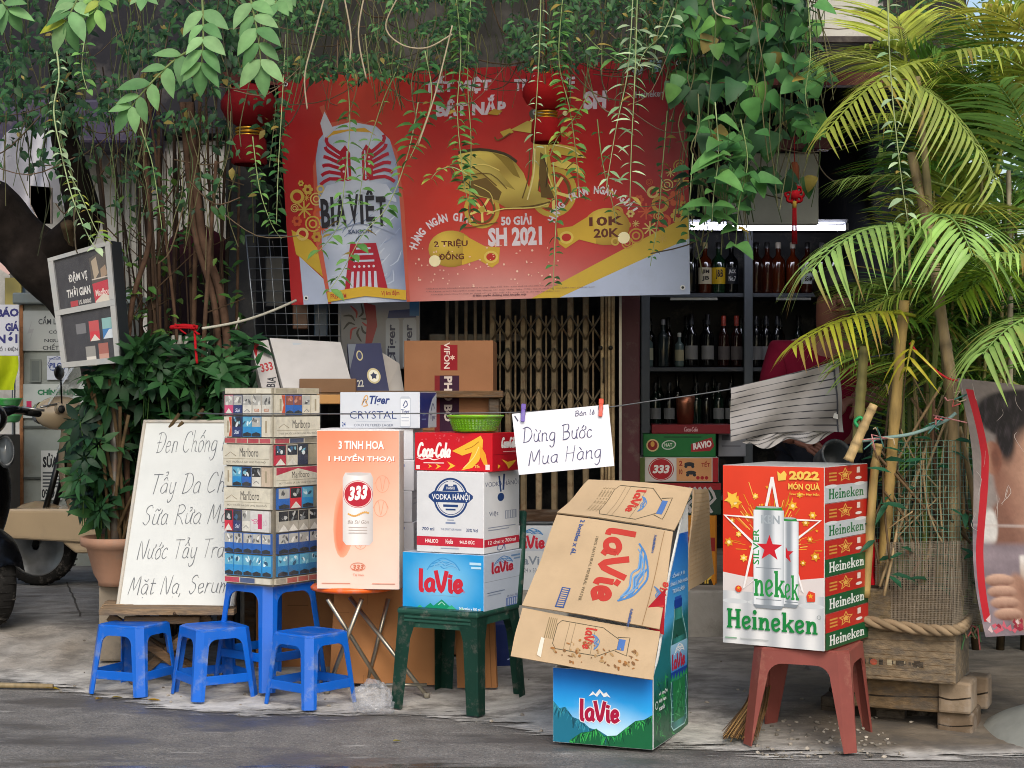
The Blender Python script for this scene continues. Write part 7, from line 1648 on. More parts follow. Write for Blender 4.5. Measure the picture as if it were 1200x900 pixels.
def portrait(u, v):
    x, y = u * 178, v * 302; n = mnoise.noise((x * .05, y * .05, 1)); n2 = mnoise.noise((x * .2, y * .2, 4))
    c = mix('#7d736f', '#968c88', v + .4 * n)
    sh = sstep(160, 172, y + 4 * n); c = mix(c, mix('#6f646b', '#8d8087', .5 + .9 * mnoise.noise((x * .03, y * .06, 7))), sh)
    sk = mix('#bd9680', '#80594a', max(0, min(1, .42 + .5 * math.sin((x - 40) * .035 + 2.2) + .004 * (y - 95) + .12 * n)))
    c = mix(c, mix(sk, '#5d3f34', .35), em(x, y, 72, 172, 54, 42, .1) * (1 - sstep(188, 198, y))); c = mix(c, '#c8c5c1', em(x, y, 22, 176, 11, 24, .2) * (1 - sstep(186, 196, y)))
    c = mix(c, sk, em(x, y, 122, 104, 96, 88, .04))
    hair = max(em(x, y, 98, 40, 86, 36, .07) * (1 - em(x, y, 134, 92, 82, 54, .16)), em(x, y, 46, 60, 13, 34, .3)); c = mix(c, mix('#1d1a1c', '#4a4248', max(0, mnoise.noise((x * .35 + y * .1, y * .06, 2)))), hair)
    e = em(x, y, 27, 91, 12, 20, .12); c = mix(c, mix('#b0826c', '#7a4f40', max(0, min(1, (x - 16) / 20 + .3 * n))), e); c = mix(c, '#6a4236', em(x, y, 30, 92, 5, 11, .4) * .8)
    c = mix(c, '#241d1e', em(x, y, 128, 64, 22, 4, .3) * .9); c = mix(c, '#2a1f1e', em(x, y, 126, 78, 9, 3.6, .4)); c = mix(c, '#8f5048', em(x, y, 140, 146, 22, 4, .4) * .8); c = mix(c, '#7c5444', em(x, y, 162, 112, 10, 7, .6) * .7)
    c = mix(c, '#b5a9a4', em(x, y, 90, 171, 110, 1.6, .7) * .7)
    g = sstep(60, 64, x) * sstep(104, 100, x) * sstep(204, 208, y) * sstep(300, 292, y); c = mix(c, mix('#d8d3cd', '#b5a394', max(0, math.sin(y * .06))), g * .9)
    r = math.hypot((x - 81) / 11, (y - 236) / 15); c = mix(c, '#33302f', g * sstep(.2, .05, abs(r - .85))); c = mix(c, '#8c5a4a', g * sstep(264, 272, y) * .8)
    pm = em(x, y, 56, 262, 17, 34, .15); c = mix(c, mix('#b38d78', '#7c5647', max(0, min(1, (x - 40) / 34 + .3 * n))), pm)
    for k in range(4):
        cy = 236 + 13.5 * k; m_ = em(x, y, 33 + 2 * k, cy, 20, 7.6, .14); c = mix(c, mix('#c9a48f', '#6d483b', max(0, min(1, .5 + (y - cy) / 13 + .15 * n2))), m_)
    return mul(c, 1 + .10 * n2 + .12 * mnoise.noise((x * .9, y * .9, 3)))
ar.grad(0, 0, 178, 302, portrait, 110, 170)
# red border strip and red fringe at the foot
ar.poly([(7, 12), (16, 12), (22, 90), (14, 200), (13, 284), (3, 284), (4, 200), (12, 90)], '#b3202c')
random.seed(17)
for _ in range(46): x = rnd(4, 174); y = rnd(280, 298); ar.poly([(x, y), (x + rnd(3, 9), y - rnd(2, 8)), (x + rnd(5, 12), y + rnd(0, 4)), (x + rnd(2, 6), y + 4)], random.choice(['#a33a4c', '#c25d6c', '#cfb5b5', '#8f2c3c'])); ar.k -= .85
ar.k += 1
for _ in range(26): x = rnd(2, 170); y = rnd(4, 170); ar.stroke([(x, y), (x + rnd(-6, 6), y + rnd(4, 18)), (x + rnd(-10, 10), y + rnd(14, 30))], rnd(.3, .8), '#bdb3ae', 3, taper=True); ar.k -= .9
ar.k += 1
mb.build('printed_sheet', pb)
mb = MB(); mb.add([HA.pt(ar, 178 * i / 12, 302 * j / 18, -.006 - ar.k * ar.lift) for j in range(19) for i in range(13)], [[j * 13 + i, j * 13 + i + 1, (j + 1) * 13 + i + 1, (j + 1) * 13 + i] for j in range(18) for i in range(12)], '#9a9894', 'banner'); mb.build('back_side', pb)
mb = MB(); mb.tube([P(1122, 446, 5.44), P(1119, 470, 5.45), P(1116, 440, 5.46)], .004, '#8d7a61', 'cloth', 5); mb.tube([P(1300, 462, 5.32), P(1302, 900, 5.34)], .02, '#6b5a44', 'cane', 8); mb.build('ties', pb)
# cement heap at the lower right
mb = MB(); n = 26; vv, fs, cs = [], [], []
o = P(1250, 838, 5.5)
for j in range(n + 1):
    for i in range(n + 1):
        u, v = i / n * 2 - 1, j / n * 2 - 1; r = math.hypot(u, v); h_ = max(0, 1 - r ** 2) * .10 + .02 * mnoise.noise((u * 3, v * 3, 0)) * max(0, 1 - r); x, y = o.x + u * .26, o.y + .05 + v * .30
        vv.append(V(x, y, max(gz(x, y) - .004 + (0 if r < 1 else -.01), 0) + h_))
for j in range(n):
    for i in range(n): a = j * (n + 1) + i; fs.append([a, a + 1, a + n + 2, a + n + 1])
mb.add(vv, fs, '#8a8c86', 'concrete', True); mb.build('cement_heap', label='pale smooth heap of set cement at the lower right corner', cat='cement heap')

# ================================================================= PALMS
def frond(base, tip, arch, nl=26, L_=.24, wd=.017, col='#6f8f2a', tipc=None, parent=None, side=None, droop=.45, sag=0.0, start=.16, swing=0.0):
    base, tip = Vector(base), Vector(tip); mid = base.lerp(tip, .5) + V(0, swing, arch); mb = MB(); N = 22
    rp = [(1 - t) ** 2 * base + 2 * t * (1 - t) * mid + t * t * tip for t in [i / N for i in range(N + 1)]]
    mb.tube(rp, [.0062 * (1 - .8 * i / N) + .0008 for i in range(N + 1)], mul(col, 1.1), 'frond', 5)
    for i in range(nl):
        t = start + (1 - start) * (i + .5) / nl; k = t * N; a = int(min(N - 1, k)); p = rp[a].lerp(rp[a + 1], k - a); d = (rp[a + 1] - rp[a]).normalized()
        up = V(0, 0, 1); sd = d.cross(up).normalized() if abs(d.z) < .97 else V(1, 0, 0); nn = sd.cross(d).normalized()
        ln = L_ * (rnd(.4, .9) if random.random() < .1 else 1) * (.55 + .75 * math.sin(math.pi * min(1, t * .80 + .18))) * rnd(.88, 1.08)
        for sg in (-1, 1):
            dd = (sd * sg * rnd(.85, 1.0) + d * (.62 + .5 * t) + nn * rnd(.1, .34)).normalized()
            c = mul(col, rnd(.85, 1.6)); mb.leaf(p, dd, nn, ln, wd * rnd(.8, 1.15), c, 'frond', 5, droop * rnd(.75, 1.3), 2, .12, '#94713a' if random.random() < .13 else mix(c, tipc, .4) if tipc else mul(c, 1.2))
    return mb.build('frond', parent)
def palm(label, base, loc_px, stems, fronds, seed):
    random.seed(seed); t = thing('areca_palm', label, 'palm', base, 'palms in the planter')
    for a in stems:
        mb = MB(); cp = crom(a[0], 8); mb.tube(cp, [a[1] * (1 - .35 * i / len(cp)) * (1.15 if i % 5 == 0 else 1) for i in range(len(cp))], [mul(a[2], .65 if i % 5 == 0 else 1) for i in range(len(cp))], 'cane', 9); mb.build('stem', t)
    for f_ in fronds: frond(parent=t, **f_)
    return t
YG_, GRN, DKG, LTG = '#8f9a2c', '#4a7030', '#23401f', '#86a95a'
random.seed(40)
f1 = [dict(base=P(1108, 300, 5.45), tip=P(950, 318, 5.1), arch=.24, nl=19, L_=.23, wd=.016, col=LTG, tipc='#a9b85c', droop=.75),
      dict(base=P(1090, 262, 5.5), tip=P(1140, 300, 5.15), arch=.14, nl=15, L_=.22, wd=.016, col=LTG, droop=.8),
      dict(base=P(1092, 70, 5.6), tip=P(966, 158, 5.3), arch=.11, nl=20, L_=.17, wd=.015, col='#8d9a38', tipc='#b0a850', droop=.6),
      dict(base=P(1040, 95, 5.5), tip=P(1168, 215, 5.2), arch=.19, nl=22, L_=.17, wd=.014, col='#86984a', tipc='#a5a55e', droop=.85),
      dict(base=P(1072, 370, 5.5), tip=P(928, 408, 5.15), arch=.10, nl=18, L_=.15, wd=.015, col='#93992c', tipc='#c2b13a', droop=.7),
      dict(base=P(1070, 400, 5.45), tip=P(1062, 436, 5.4), arch=.02, nl=3, L_=.10, wd=.012, col='#a39c2c', droop=.8)]
palm('front yellow green areca palm arching over the tube lamp and doorway', P(1100, 700, 5.6), None, [([P(1100, 690, 5.62), P(1112, 480, 5.66), P(1096, 330, 5.66), P(1088, 230, 5.64), P(1075, 90, 5.65)], .017, '#8d7f58'), ([P(1082, 690, 5.64), P(1090, 500, 5.66), P(1104, 330, 5.6)], .012, '#6f7a3c')], f1, 41)
f2 = [dict(base=P(1270, 400, 5.4), tip=P(1152, 415, 5.05), arch=.20, nl=19, L_=.21, wd=.018, col=LTG, tipc='#a9b85c', droop=.8),
      dict(base=P(1290, 340, 5.4), tip=P(1166, 296, 5.1), arch=.06, nl=16, L_=.15, wd=.014, col='#8aa858', droop=.7),
      dict(base=P(1205, 350, 5.6), tip=P(1108, 300, 5.35), arch=.03, nl=24, L_=.22, wd=.013, col='#5c7a26', droop=.35),
      dict(base=P(1215, 300, 5.7), tip=P(1120, 352, 5.4), arch=.06, nl=24, L_=.24, wd=.013, col='#6b8528', droop=.35),
      dict(base=P(1240, 120, 5.7), tip=P(1120, 60, 5.35), arch=.12, nl=20, L_=.24, wd=.017, col='#87983e', tipc='#b5b04a', droop=.55),
      dict(base=P(1235, 250, 5.7), tip=P(1170, 100, 5.3), arch=.12, nl=20, L_=.26, wd=.018, col='#6f9450', droop=.5),
      dict(base=P(1260, 90, 5.8), tip=P(1150, 10, 5.5), arch=.08, nl=26, L_=.26, wd=.017, col='#b3b04a', tipc='#d5c458', droop=.35)]
palm('right areca palm with broad bright fronds leaning in from the edge', P(1240, 760, 5.7), None, [([P(1235, 800, 5.72), P(1228, 500, 5.74), P(1236, 250, 5.74), P(1250, 60, 5.74)], .02, '#7f8a50'), ([P(1180, 700, 5.8), P(1184, 420, 5.82), P(1182, 200, 5.84)], .012, '#a59c84')], f2, 42)
f3 = []
for i in range(46):
    bx, by = rnd(1085, 1195), rnd(170, 560); ang = rnd(0, 6.28); L_ = rnd(70, 150)
    f3.append(dict(base=P(bx, by, rnd(5.8, 6.5)), tip=P(bx + L_ * math.cos(ang), by - abs(L_ * math.sin(ang)) * .7 - 10, rnd(5.7, 6.4)), arch=rnd(.03, .14), nl=20, L_=rnd(.18, .30), wd=.014, col=random.choice(['#3a6030', '#446f34', '#547c34', '#5f8632', '#3c6030', '#738c3a', '#8a9a40']), droop=rnd(.4, .8)))
for i in range(12):
    bx, by = rnd(1040, 1200), rnd(20, 200); ang = rnd(0, 6.28)
    f3.append(dict(base=P(bx, by + 40, rnd(5.9, 6.4)), tip=P(bx + rnd(60, 120) * math.cos(ang), by - 20, rnd(5.7, 6.3)), arch=rnd(.03, .12), nl=22, L_=rnd(.2, .28), wd=.014, col=random.choice(['#6d8636', '#98a23e', '#5a7c34', '#a8a848', '#86983c']), droop=rnd(.4, .7)))
for i in range(34):
    bx, by = rnd(1060, 1215), rnd(60, 470); ang = rnd(0, 6.28); L_ = rnd(80, 150)
    f3.append(dict(base=P(bx, by, rnd(5.7, 6.2)), tip=P(bx + L_ * math.cos(ang), by - abs(L_ * math.sin(ang)) * .8 + 10, rnd(5.6, 6.1)), arch=rnd(.04, .14), nl=24, L_=rnd(.16, .26), wd=rnd(.009, .012), col=random.choice(['#6d8a3c', '#86983c', '#5a8038', '#98a048', '#4f7434', '#7c9248']), droop=rnd(.35, .7)))
palm('dark green inner areca palm behind the canes and wire mesh', P(1150, 740, 6.2), None, [([P(1060 + 22 * i, 740, 6.1 + .05 * (i % 3)), P(1066 + 20 * i, 480, 6.1 + .05 * (i % 3)), P(1050 + 26 * i, 200 + 20 * (i % 4), 6.1)], .010 + .003 * (i % 3), ('#6a7040', '#8d8058', '#55602f')[i % 3]) for i in range(7)] + [([P(1046 + 14 * i + rnd(-5, 5), 720, 5.85 + .06 * (i % 4)), P(1050 + 13 * i + rnd(-8, 8), 480, 5.85 + .06 * (i % 4)), P(1044 + 15 * i + rnd(-14, 14), rnd(180, 330), 5.9)], rnd(.005, .009), random.choice(['#8f8a52', '#a39468', '#7d8a4a', '#b0a070'])) for i in range(11)], f3, 43)
# shrubbery against the garden wall
random.seed(50)
hs = thing('shrub', 'dark leafy shrub filling the gap behind the palm clump', 'shrub', P(1150, 700, 7.0)); mb = MB()
for i in range(2600):
    p = P(rnd(1035, 1330), 0, rnd(6.6, 7.7)); p.z = rnd(.25, 2.35) - .25 * abs(mnoise.noise((p.x * 3, 0, 0))); a = rnd(0, 6.28)
    mb.leaf(p, (math.cos(a), rnd(-.8, .3), rnd(-.5, .4)), (rnd(-.4, .4), -.5, .8), rnd(.06, .13), rnd(.025, .05), mul(random.choice(['#2f5428', '#3c6630', '#284a26', '#4c7238', '#6a8236']), rnd(.6, 1.3)), 'leaf', 2, .3)
mb.build('foliage', hs); mb = MB()
for i in range(9): x = P(1060 + 28 * i, 470, 7.1).x; mb.tube([(x, 7.1, .05), (x + rnd(-.1, .1), 7.15, 1.0), (x + rnd(-.2, .2), 7.2, 2.1)], [.018, .012, .005], '#3d3324', 'bark', 6)
mb.build('stems', hs)
random.seed(51)
mb = MB(); bt = thing('tree', 'sunlit yellow green tree beyond the garden wall at the top right', 'tree', (4.6, 12.5, 0))
for i in range(3200):
    a, b, r = rnd(0, 6.28), rnd(-1, 1), rnd(.3, 1) ** .5; q = math.sqrt(1 - b * b); p = V(4.3 + 2.0 * r * q * math.cos(a), 12.6 + 1.2 * r * q * math.sin(a), 4.0 + 1.35 * r * b)
    if mnoise.noise(p * 1.6) < -.12: continue
    mb.leaf(p, (rnd(-1, 1), rnd(-1, 1), rnd(-.8, .4)), (0, -.4, 1), rnd(.10, .2), rnd(.05, .09), mul(random.choice(['#7d8f2c', '#97a03a', '#5f7d2a', '#a9ab4c']), rnd(.7, 1.3)), 'frond', 2, .3)
mb.build('crown', bt); mb = MB(); mb.tube([(4.8, 12.6, 0), (4.75, 12.6, 1.6), (4.9, 12.6, 2.9), (5.0, 12.6, 4.4)], [.16, .13, .10, .03], '#5a4a38', 'bark', 10)
for k in range(5): mb.tube([(4.86, 12.6, 2.6 + .25 * k), (4.9 + .9 * math.cos(k * 2.1), 12.6 + .6 * math.sin(k * 2.1), 3.4 + .3 * k)], [.05, .015], '#5a4a38', 'bark', 6)
mb.build('trunk', bt)
# ================================================================= LEFT BACKGROUND
cb = thing('electrical_cabinet', 'grey street electrical cabinet covered in notices behind the cream scooter', 'cabinet', (P(90, 470, 10.2).x, 10.2, .12))
xa, xb = P(24, 470, 10.0).x, P(150, 470, 10.0).x; ztop = P(0, 356, 10).z
mb = MB(); mb.box(((xa + xb) / 2, 10.2, (ztop + .1) / 2), (xb - xa, .4, ztop - .1), '#858c88', 'dull_paint', b=.008); mb.box(((xa + xb) / 2, 10.18, ztop + .03), (xb - xa + .06, .5, .07), '#6f7a7c', 'dull_paint', b=.01)
mb.build('housing', cb)
mb = MB()
for y in (500, 560, 622): mb.box(((xa + xb) / 2, 9.993, P(0, y, 10).z), (xb - xa - .02, .012, .012), '#4d524f', 'dull_paint')
mb.box((P(24, 470, 10).x + .01, 9.99, (ztop + .1) / 2), (.02, .02, ztop - .12), '#a5714a', 'rusty_metal'); mb.build('door_trim', cb)
def notice(name, x0, x1, y0, y1, col, draw, Y=9.985):
    a, b, c = P(x0, y0, Y), P(x1, y0, Y), P(x0, y1, Y); mb = MB(); mb.box(tuple((b + c) / 2 + V(0, .003, 0)), (b.x - a.x, .005, a.z - c.z), col, 'paper'); draw(Art(mb, a, b - a, c - a, x1 - x0, y1 - y0, 'paper')); mb.build(name, cb)
def n1(ar):
    ar.text('CẤM LẠI GẦN', 19, 6, 64, 18, '#3a3d42', .02); ar.text('CÓ ĐIỆN', 31, 22, 60, 28, '#3a3d42', .02); ar.text('NGUY HIỂM', 26, 31, 68, 37, '#3a3d42', .02); ar.text('CHẾT NGƯỜI', 24, 38.5, 68, 46, '#3a3d42', .02); ar.poly([(12, 10), (9, 22), (14, 21), (8, 38), (11, 26), (6, 27)], '#9a9c9c')
notice('warning_plate', 26, 96, 364, 411, '#a5aaa8', n1)
def n2(ar): ar.ring(12, 10, 11.4, 9.4, .8, '#2a3a78', 8); ar.text('TRẠM BIẾN ÁP', 2, 2, 22, 5, '#2a3a78', .02); ar.text('PILOT', 3, 8, 22, 14, '#2a3a78', .04); ar.rect(4, 16, 20, 17, '#5a678f')
notice('number_plate', 55, 80, 417, 445, '#b3bac6', n2)
notice('meter_window', 35, 48, 421, 448, '#6f7672', lambda ar: ar.rect(2, 2, 11, 25, '#5d6462'))
def n3(ar): ar.text('CHÍNH HÃNG', 19, 5, 74, 13, '#1f6a46', .05); ar.rect(6, 20, 12, 34, '#b82a5a'); ar.rect(30, 18, 60, 20, '#8a8e90'); ar.rect(30, 24, 60, 26, '#8a8e90')
notice('advert_sheet', 25, 100, 450, 490, '#a9b0ae', n3)
def n4(ar):
    ar.text('SỬA', 2, 3, 20, 20, '#22262a', .05)
    for k in range(5): ar.rect(2, 25 + 4 * k, 21, 27 + 4 * k, '#4a4e52'); ar.k -= .8
    ar.k += 1; ar.text('0989 4', 1, 45, 22, 56, '#22262a', .03)
notice('repair_sticker', 48, 72, 528, 586, '#b5b9b8', n4)
YQ = 9.75
sg = thing('price_sign', 'white street sign with bold navy letters at the left edge beside the cabinet', 'sign', P(0, 416, YQ))
a, b, c = P(-46, 358, YQ), P(22, 356, YQ), P(-46, 418, YQ); mb = MB(); mb.box(tuple((b + c) / 2 + V(0, .008, 0)), (b.x - a.x, .014, a.z - c.z), '#b9bcc6', 'gloss_print', b=.002)
ar = Art(mb, a, b - a, V(0, 0, c.z - a.z), 68, 60, 'gloss_print')
ar.text('BÁO', 42, 3, 76 - 8, 15, '#1c1f66', .05); ar.text('GIÁ', 52, 20, 76 - 8, 32, '#1c1f66', .05); ar.text('NÓI', 43, 33, 66.5, 46, '#1c1f66', .05); ar.text('SỐ 1 ĐIỆN', 43, 49, 67, 56, '#4a4c58', .02)
mb.build('sign_face', sg); mb = MB()
for x in (-40, 16): mb.tube([P(x, 418, YQ), V(P(x, 418, YQ).x, YQ, gz(-3, YQ))], .012, '#70706c', 'metal', 6)
mb.build('post', sg)
mb = MB(); a, b = P(27, 318, 11.0), P(62, 338, 11.0); mb.box(tuple((a + b) / 2), (b.x - a.x, .02, a.z - b.z), '#a2a09a', 'paper'); ar = Art(mb, V(a.x, 10.989, a.z), V(b.x - a.x, 0, 0), V(0, 0, b.z - a.z), 35, 20); ar.text('SỬA', 5, 4, 16, 11, '#a3282c', .04); ar.rect(11, 14, 30, 15, '#4a4a48')
mb.build('small_sign', label='small pale sign with red letters above the electrical cabinet', cat='sign')
mb = MB(); a, b = P(4, 352, 10.86), P(24, 304, 10.86)
vv = [P(-14, 290, 10.6), P(6, 296, 10.6), P(20, 312, 10.6), P(10, 322, 10.6), P(-14, 306, 10.6)]; mb.plate(vv[::-1], .02, '#c7a8a2', 'paper'); mb.build('hanging_poster', label='pink white poster hanging at the left edge below the dark trunk', cat='poster')
mb = MB(); o = P(16, 345, 10.8); mb.box(tuple(o), (.11, .03, .22), '#8d8348', 'gloss_print', b=.004); mb.build('picture_frame', label='small gold tinted frame on the wall left of the cabinet', cat='frame')
# yellow vest and green basins at the edge
mb = MB()
def vest(u, v): p = P(-22 + 42 * u + 2 * math.sin(v * 5), 417 + 40 * v, 9.5); return p + V(0, .03 * math.sin(u * 9 + v * 2), 0)
clothmesh(mb, vest, 14, 12, lambda u, v: '#a7b51e'); mb.build('yellow_vest', label='bright yellow green vest hanging below the navy lettered sign', cat='vest')
for i, (y, c) in enumerate(((470, '#3fa04a'), (480, '#2f9a52'), (489, '#4aa85a'))):
    o = P(8, y, 9.5); mb = MB(); mb.lathe([(.001, -.03), (.065, -.03), (.088, .018), (.092, .018), (.085, .006), (.07, -.024)], c, 'plastic', 20, Matrix.Translation(o)); mb.build('plastic_basin', label=('top green plastic basin under the yellow vest', 'middle green plastic basin of the three at the left edge', 'lowest green plastic basin behind the black scooter')[i], cat='basin', group='green basins at the left edge')
mb = MB(); o = P(2, 500, 9.55); mb.box(tuple(o + V(-.20, .1, -.40)), (.44, .4, .7), '#4b4440', 'dull_paint', b=.01); mb.build('vendor_box', label='dark box holding the green basins at the left edge', cat='box')
mb = MB()
def tarp(u, v): p = P(-30 + 95 * u + 14 * v, 152 + 98 * v + 10 * math.sin(u * 5), 9.3); return p + V(0, .10 * math.sin(u * 10 + v * 4), .02 * math.sin(u * 14 + v * 9))
clothmesh(mb, tarp, 24, 20, lambda u, v: mix('#8f919c', '#b9bac2', .5 + .5 * math.sin(u * 11 + v * 5))); mb.build('grey_tarpaulin', label='grey crumpled tarpaulin hanging above the dark tree trunk', cat='tarpaulin')
mb = MB()
for i in range(24):
    t = i / 23; a = P(24 + 24 * t, 218 + 2 * t, 9.0); b = P(50 + 22 * t, 232 + 30 * min(1, t * 1.5 + .3), 9.0); mb.box(tuple((a + b) / 2), (.010, .03, abs(a.z - b.z)), mix('#b5a9a0', '#6f6259', random.random()), 'dull_paint', X=None)
mb.build('slatted_awning', label='short striped awning edge below the grey tarpaulin', cat='awning')
# dark dome parasol behind the thin stems
o = P(232, 345, 8.2); k = 8.2 / F; ps = thing('parasol', 'dark maroon round parasol standing behind the thin bare stems', 'parasol', V(o.x, 8.2, .14))
mb = MB(); n = 32; pr = [(1, 80), (14, 78), (28, 70), (40, 54), (48, 30), (51, 4), (52, -30), (50, -48)]; vv, fs, cs = [], [], []
for r, z in pr:
    for j in range(n): a = 2 * math.pi * j / n; vv.append(o + V(r * k * math.cos(a) * (1 if j % 4 else .97), r * k * math.sin(a), z * k)); cs.append(mix('#241a1e', '#481722', max(0, (z - 30) / 50)))
for i in range(len(pr) - 1):
    for j in range(n): a = i * n + j; b = i * n + (j + 1) % n; fs.append([a, b, b + n, a + n])
mb.add(vv, fs, cs, 'cloth', True); mb.build('canopy', ps); mb = MB(); mb.tube([o + V(0, 0, 78 * k), V(o.x, 8.2, .15)], .016, '#33302e', 'metal', 8); mb.build('pole', ps)

lf = thing('low_fence', 'low dark slatted fence behind the maroon parasol', 'fence', P(230, 460, 8.6)); mb = MB()
for i in range(26): x = P(128 + 7 * i, 470, 8.6).x; mb.box((x, 8.6, .82), (.022, .02, 1.35), mul('#2a2622', rnd(.6, 1.3)), 'dull_paint')
mb.build('slats', lf); mb = MB()
for z in (.4, 1.35): mb.box((P(216, 470, 8.6).x, 8.63, z), (.86, .02, .05), '#25211e', 'dull_paint')
mb.build('rails', lf)
# dark sloping tree trunk
tk = thing('tree', 'thick dark tree trunk sloping across the upper left corner', 'tree', P(120, 520, 7.9))
mb = MB(); pts = [P(-90, 190, 7.6), P(-20, 245, 7.7), P(48, 305, 7.8), P(104, 380, 7.9), P(134, 470, 7.95), P(140, 640, 7.95)]; cp = crom(pts, 8)
vv = []; mb.tube(cp, [.15 - .0011 * i + .012 * math.sin(i * .9) for i in range(len(cp))], [mul('#2d2724', 1 + .3 * math.sin(i * 2.3)) for i in range(len(cp))], 'bark', 28)
mb.v = [q + V(mnoise.noise(q * 5), mnoise.noise(q * 5 + V(9, 0, 0)), mnoise.noise(q * 5 + V(0, 9, 0))) * .035 + V(1, -1, 0) * .012 * mnoise.noise((q.x * 30, q.z * 6 + q.x * 14, q.y * 30)) for q in mb.v]
mb.tube(crom([P(60, 300, 7.78), P(96, 262, 7.7), P(88, 210, 7.6), P(74, 150, 7.5), P(70, 60, 7.4)], 6), [.10 - .0022 * i for i in range(25)], '#241e1a', 'bark', 12)
mb.tube(crom([P(96, 330, 7.8), P(86, 290, 7.7), P(78, 262, 7.6)], 5), .03, '#5a4a38', 'bark', 9); mb.build('trunk', tk)

# display box with printed cigarette poster
mbx = thing('framed_poster_box', 'tilted aluminium framed poster box advertising cigarettes above the shrub', 'poster box', P(120, 430, 6.9))
q = [P(57, 303, 6.88), P(130, 282, 6.82), P(142, 425, 6.82), P(74, 431, 6.88)]
n = (q[3] - q[0]).cross(q[1] - q[0]).normalized()
if n.y > 0: n = -n
class FA(Art):
    def pt(s, x, y, e=0.0): u, v = x / s.dw, y / s.dh; return q[0].lerp(q[1], u).lerp(q[3].lerp(q[2], u), v) + n * (s.k * s.lift + e)
mb = MB(); mb.plate(q[::-1], .10, '#26262a', 'gloss_print', n=n, side='#30353a'); ar = FA(mb, q[0], q[1] - q[0], q[3] - q[0], 73, 146, 'gloss_print'); ar.N = n
ar.rect(1, 1, 72, 145, '#2b2a31'); ar.text('ĐẬM VỊ', 20, 25, 42, 40, '#c9c7c4', .03); ar.text('THỜI GIAN', 16, 43, 44, 57, '#c9c7c4', .03); ar.rect(19, 62, 28, 69, '#a33038'); ar.text('15.000đ', 29, 62, 44, 68, '#b9b6b2', .02)
ar.poly([(46, 14), (66, 8), (67, 44), (47, 46)], '#4b4540'); ar.poly([(48, 18), (54, 14), (56, 34), (50, 42)], '#a59580'); ar.poly([(58, 30), (64, 26), (66, 38), (58, 42)], '#97806a'); ar.rect(47, 40, 68, 41.5, '#b9aea2')
ar.poly([(47, 46), (69, 44), (70, 73), (49, 77)], '#b02a3c'); ar.poly([(49, 77), (49, 68), (59, 60), (70, 66), (70, 73)], '#c9c0b2'); ar.text('Marlboro', 50, 54, 69, 62, '#d9c3bc', .02)
for x, y, c0, c1 in ((22, 92, '#6a6a6e', '#2c2c34'), (38, 91, '#b5474a', '#c02a38'), (54, 90, '#7fa9a8', '#2f6fa8'), (31, 122, '#8a8884', '#c9c4bc'), (47, 120, '#9a5a50', '#b58a7c')):
    ar.rect(x, y, x + 12, y + 13, c0); ar.rect(x, y + 13, x + 12, y + 25, c1)
    if c1 == '#c02a38': ar.poly([(x, y + 25), (x + 6, y + 17), (x + 12, y + 25)], '#cfc8be')
    if c1 == '#2f6fa8': ar.poly([(x, y + 25), (x + 8, y + 14), (x + 12, y + 14), (x + 12, y + 25)], '#c3ccd4')
ar.rect(17, 26, 17.2, 27, '#2b2a31'); mb.build('printed_panel', mbx)
mb = MB(); fc_ = '#a4a4a2'; wf = 4.2
for (x0, y0, x1, y1) in ((0, 0, 73, 5), (0, 139, 73, 146), (0, 5.2, 6, 69.8), (67, 5.2, 73, 69.8), (0, 70, 73, 77), (0, 77.2, 6, 138.8), (67, 77.2, 73, 138.8)):
    ar.k = 40; pts = [ar.pt(x0, y0, .010), ar.pt(x1, y0, .010), ar.pt(x1, y1, .010), ar.pt(x0, y1, .010)]; mb.plate(pts[::-1], .013, fc_, 'plastic', n=n)
mb.build('frame', mbx)
mb = MB(); ar.k = 44; mb.add([ar.pt(6, 5), ar.pt(67, 5), ar.pt(67, 139), ar.pt(6, 139)], [[0, 1, 2, 3]], '#fff', 'clear_pane'); mb.build('clear_pane', mbx)
mb = MB(); mb.tube([P(134, 424, 6.9), V(P(134, 424, 6.9).x, 6.92, gz(-1.7, 6.9))], .02, '#55524c', 'rusty_metal', 8); mb.build('post', mbx)

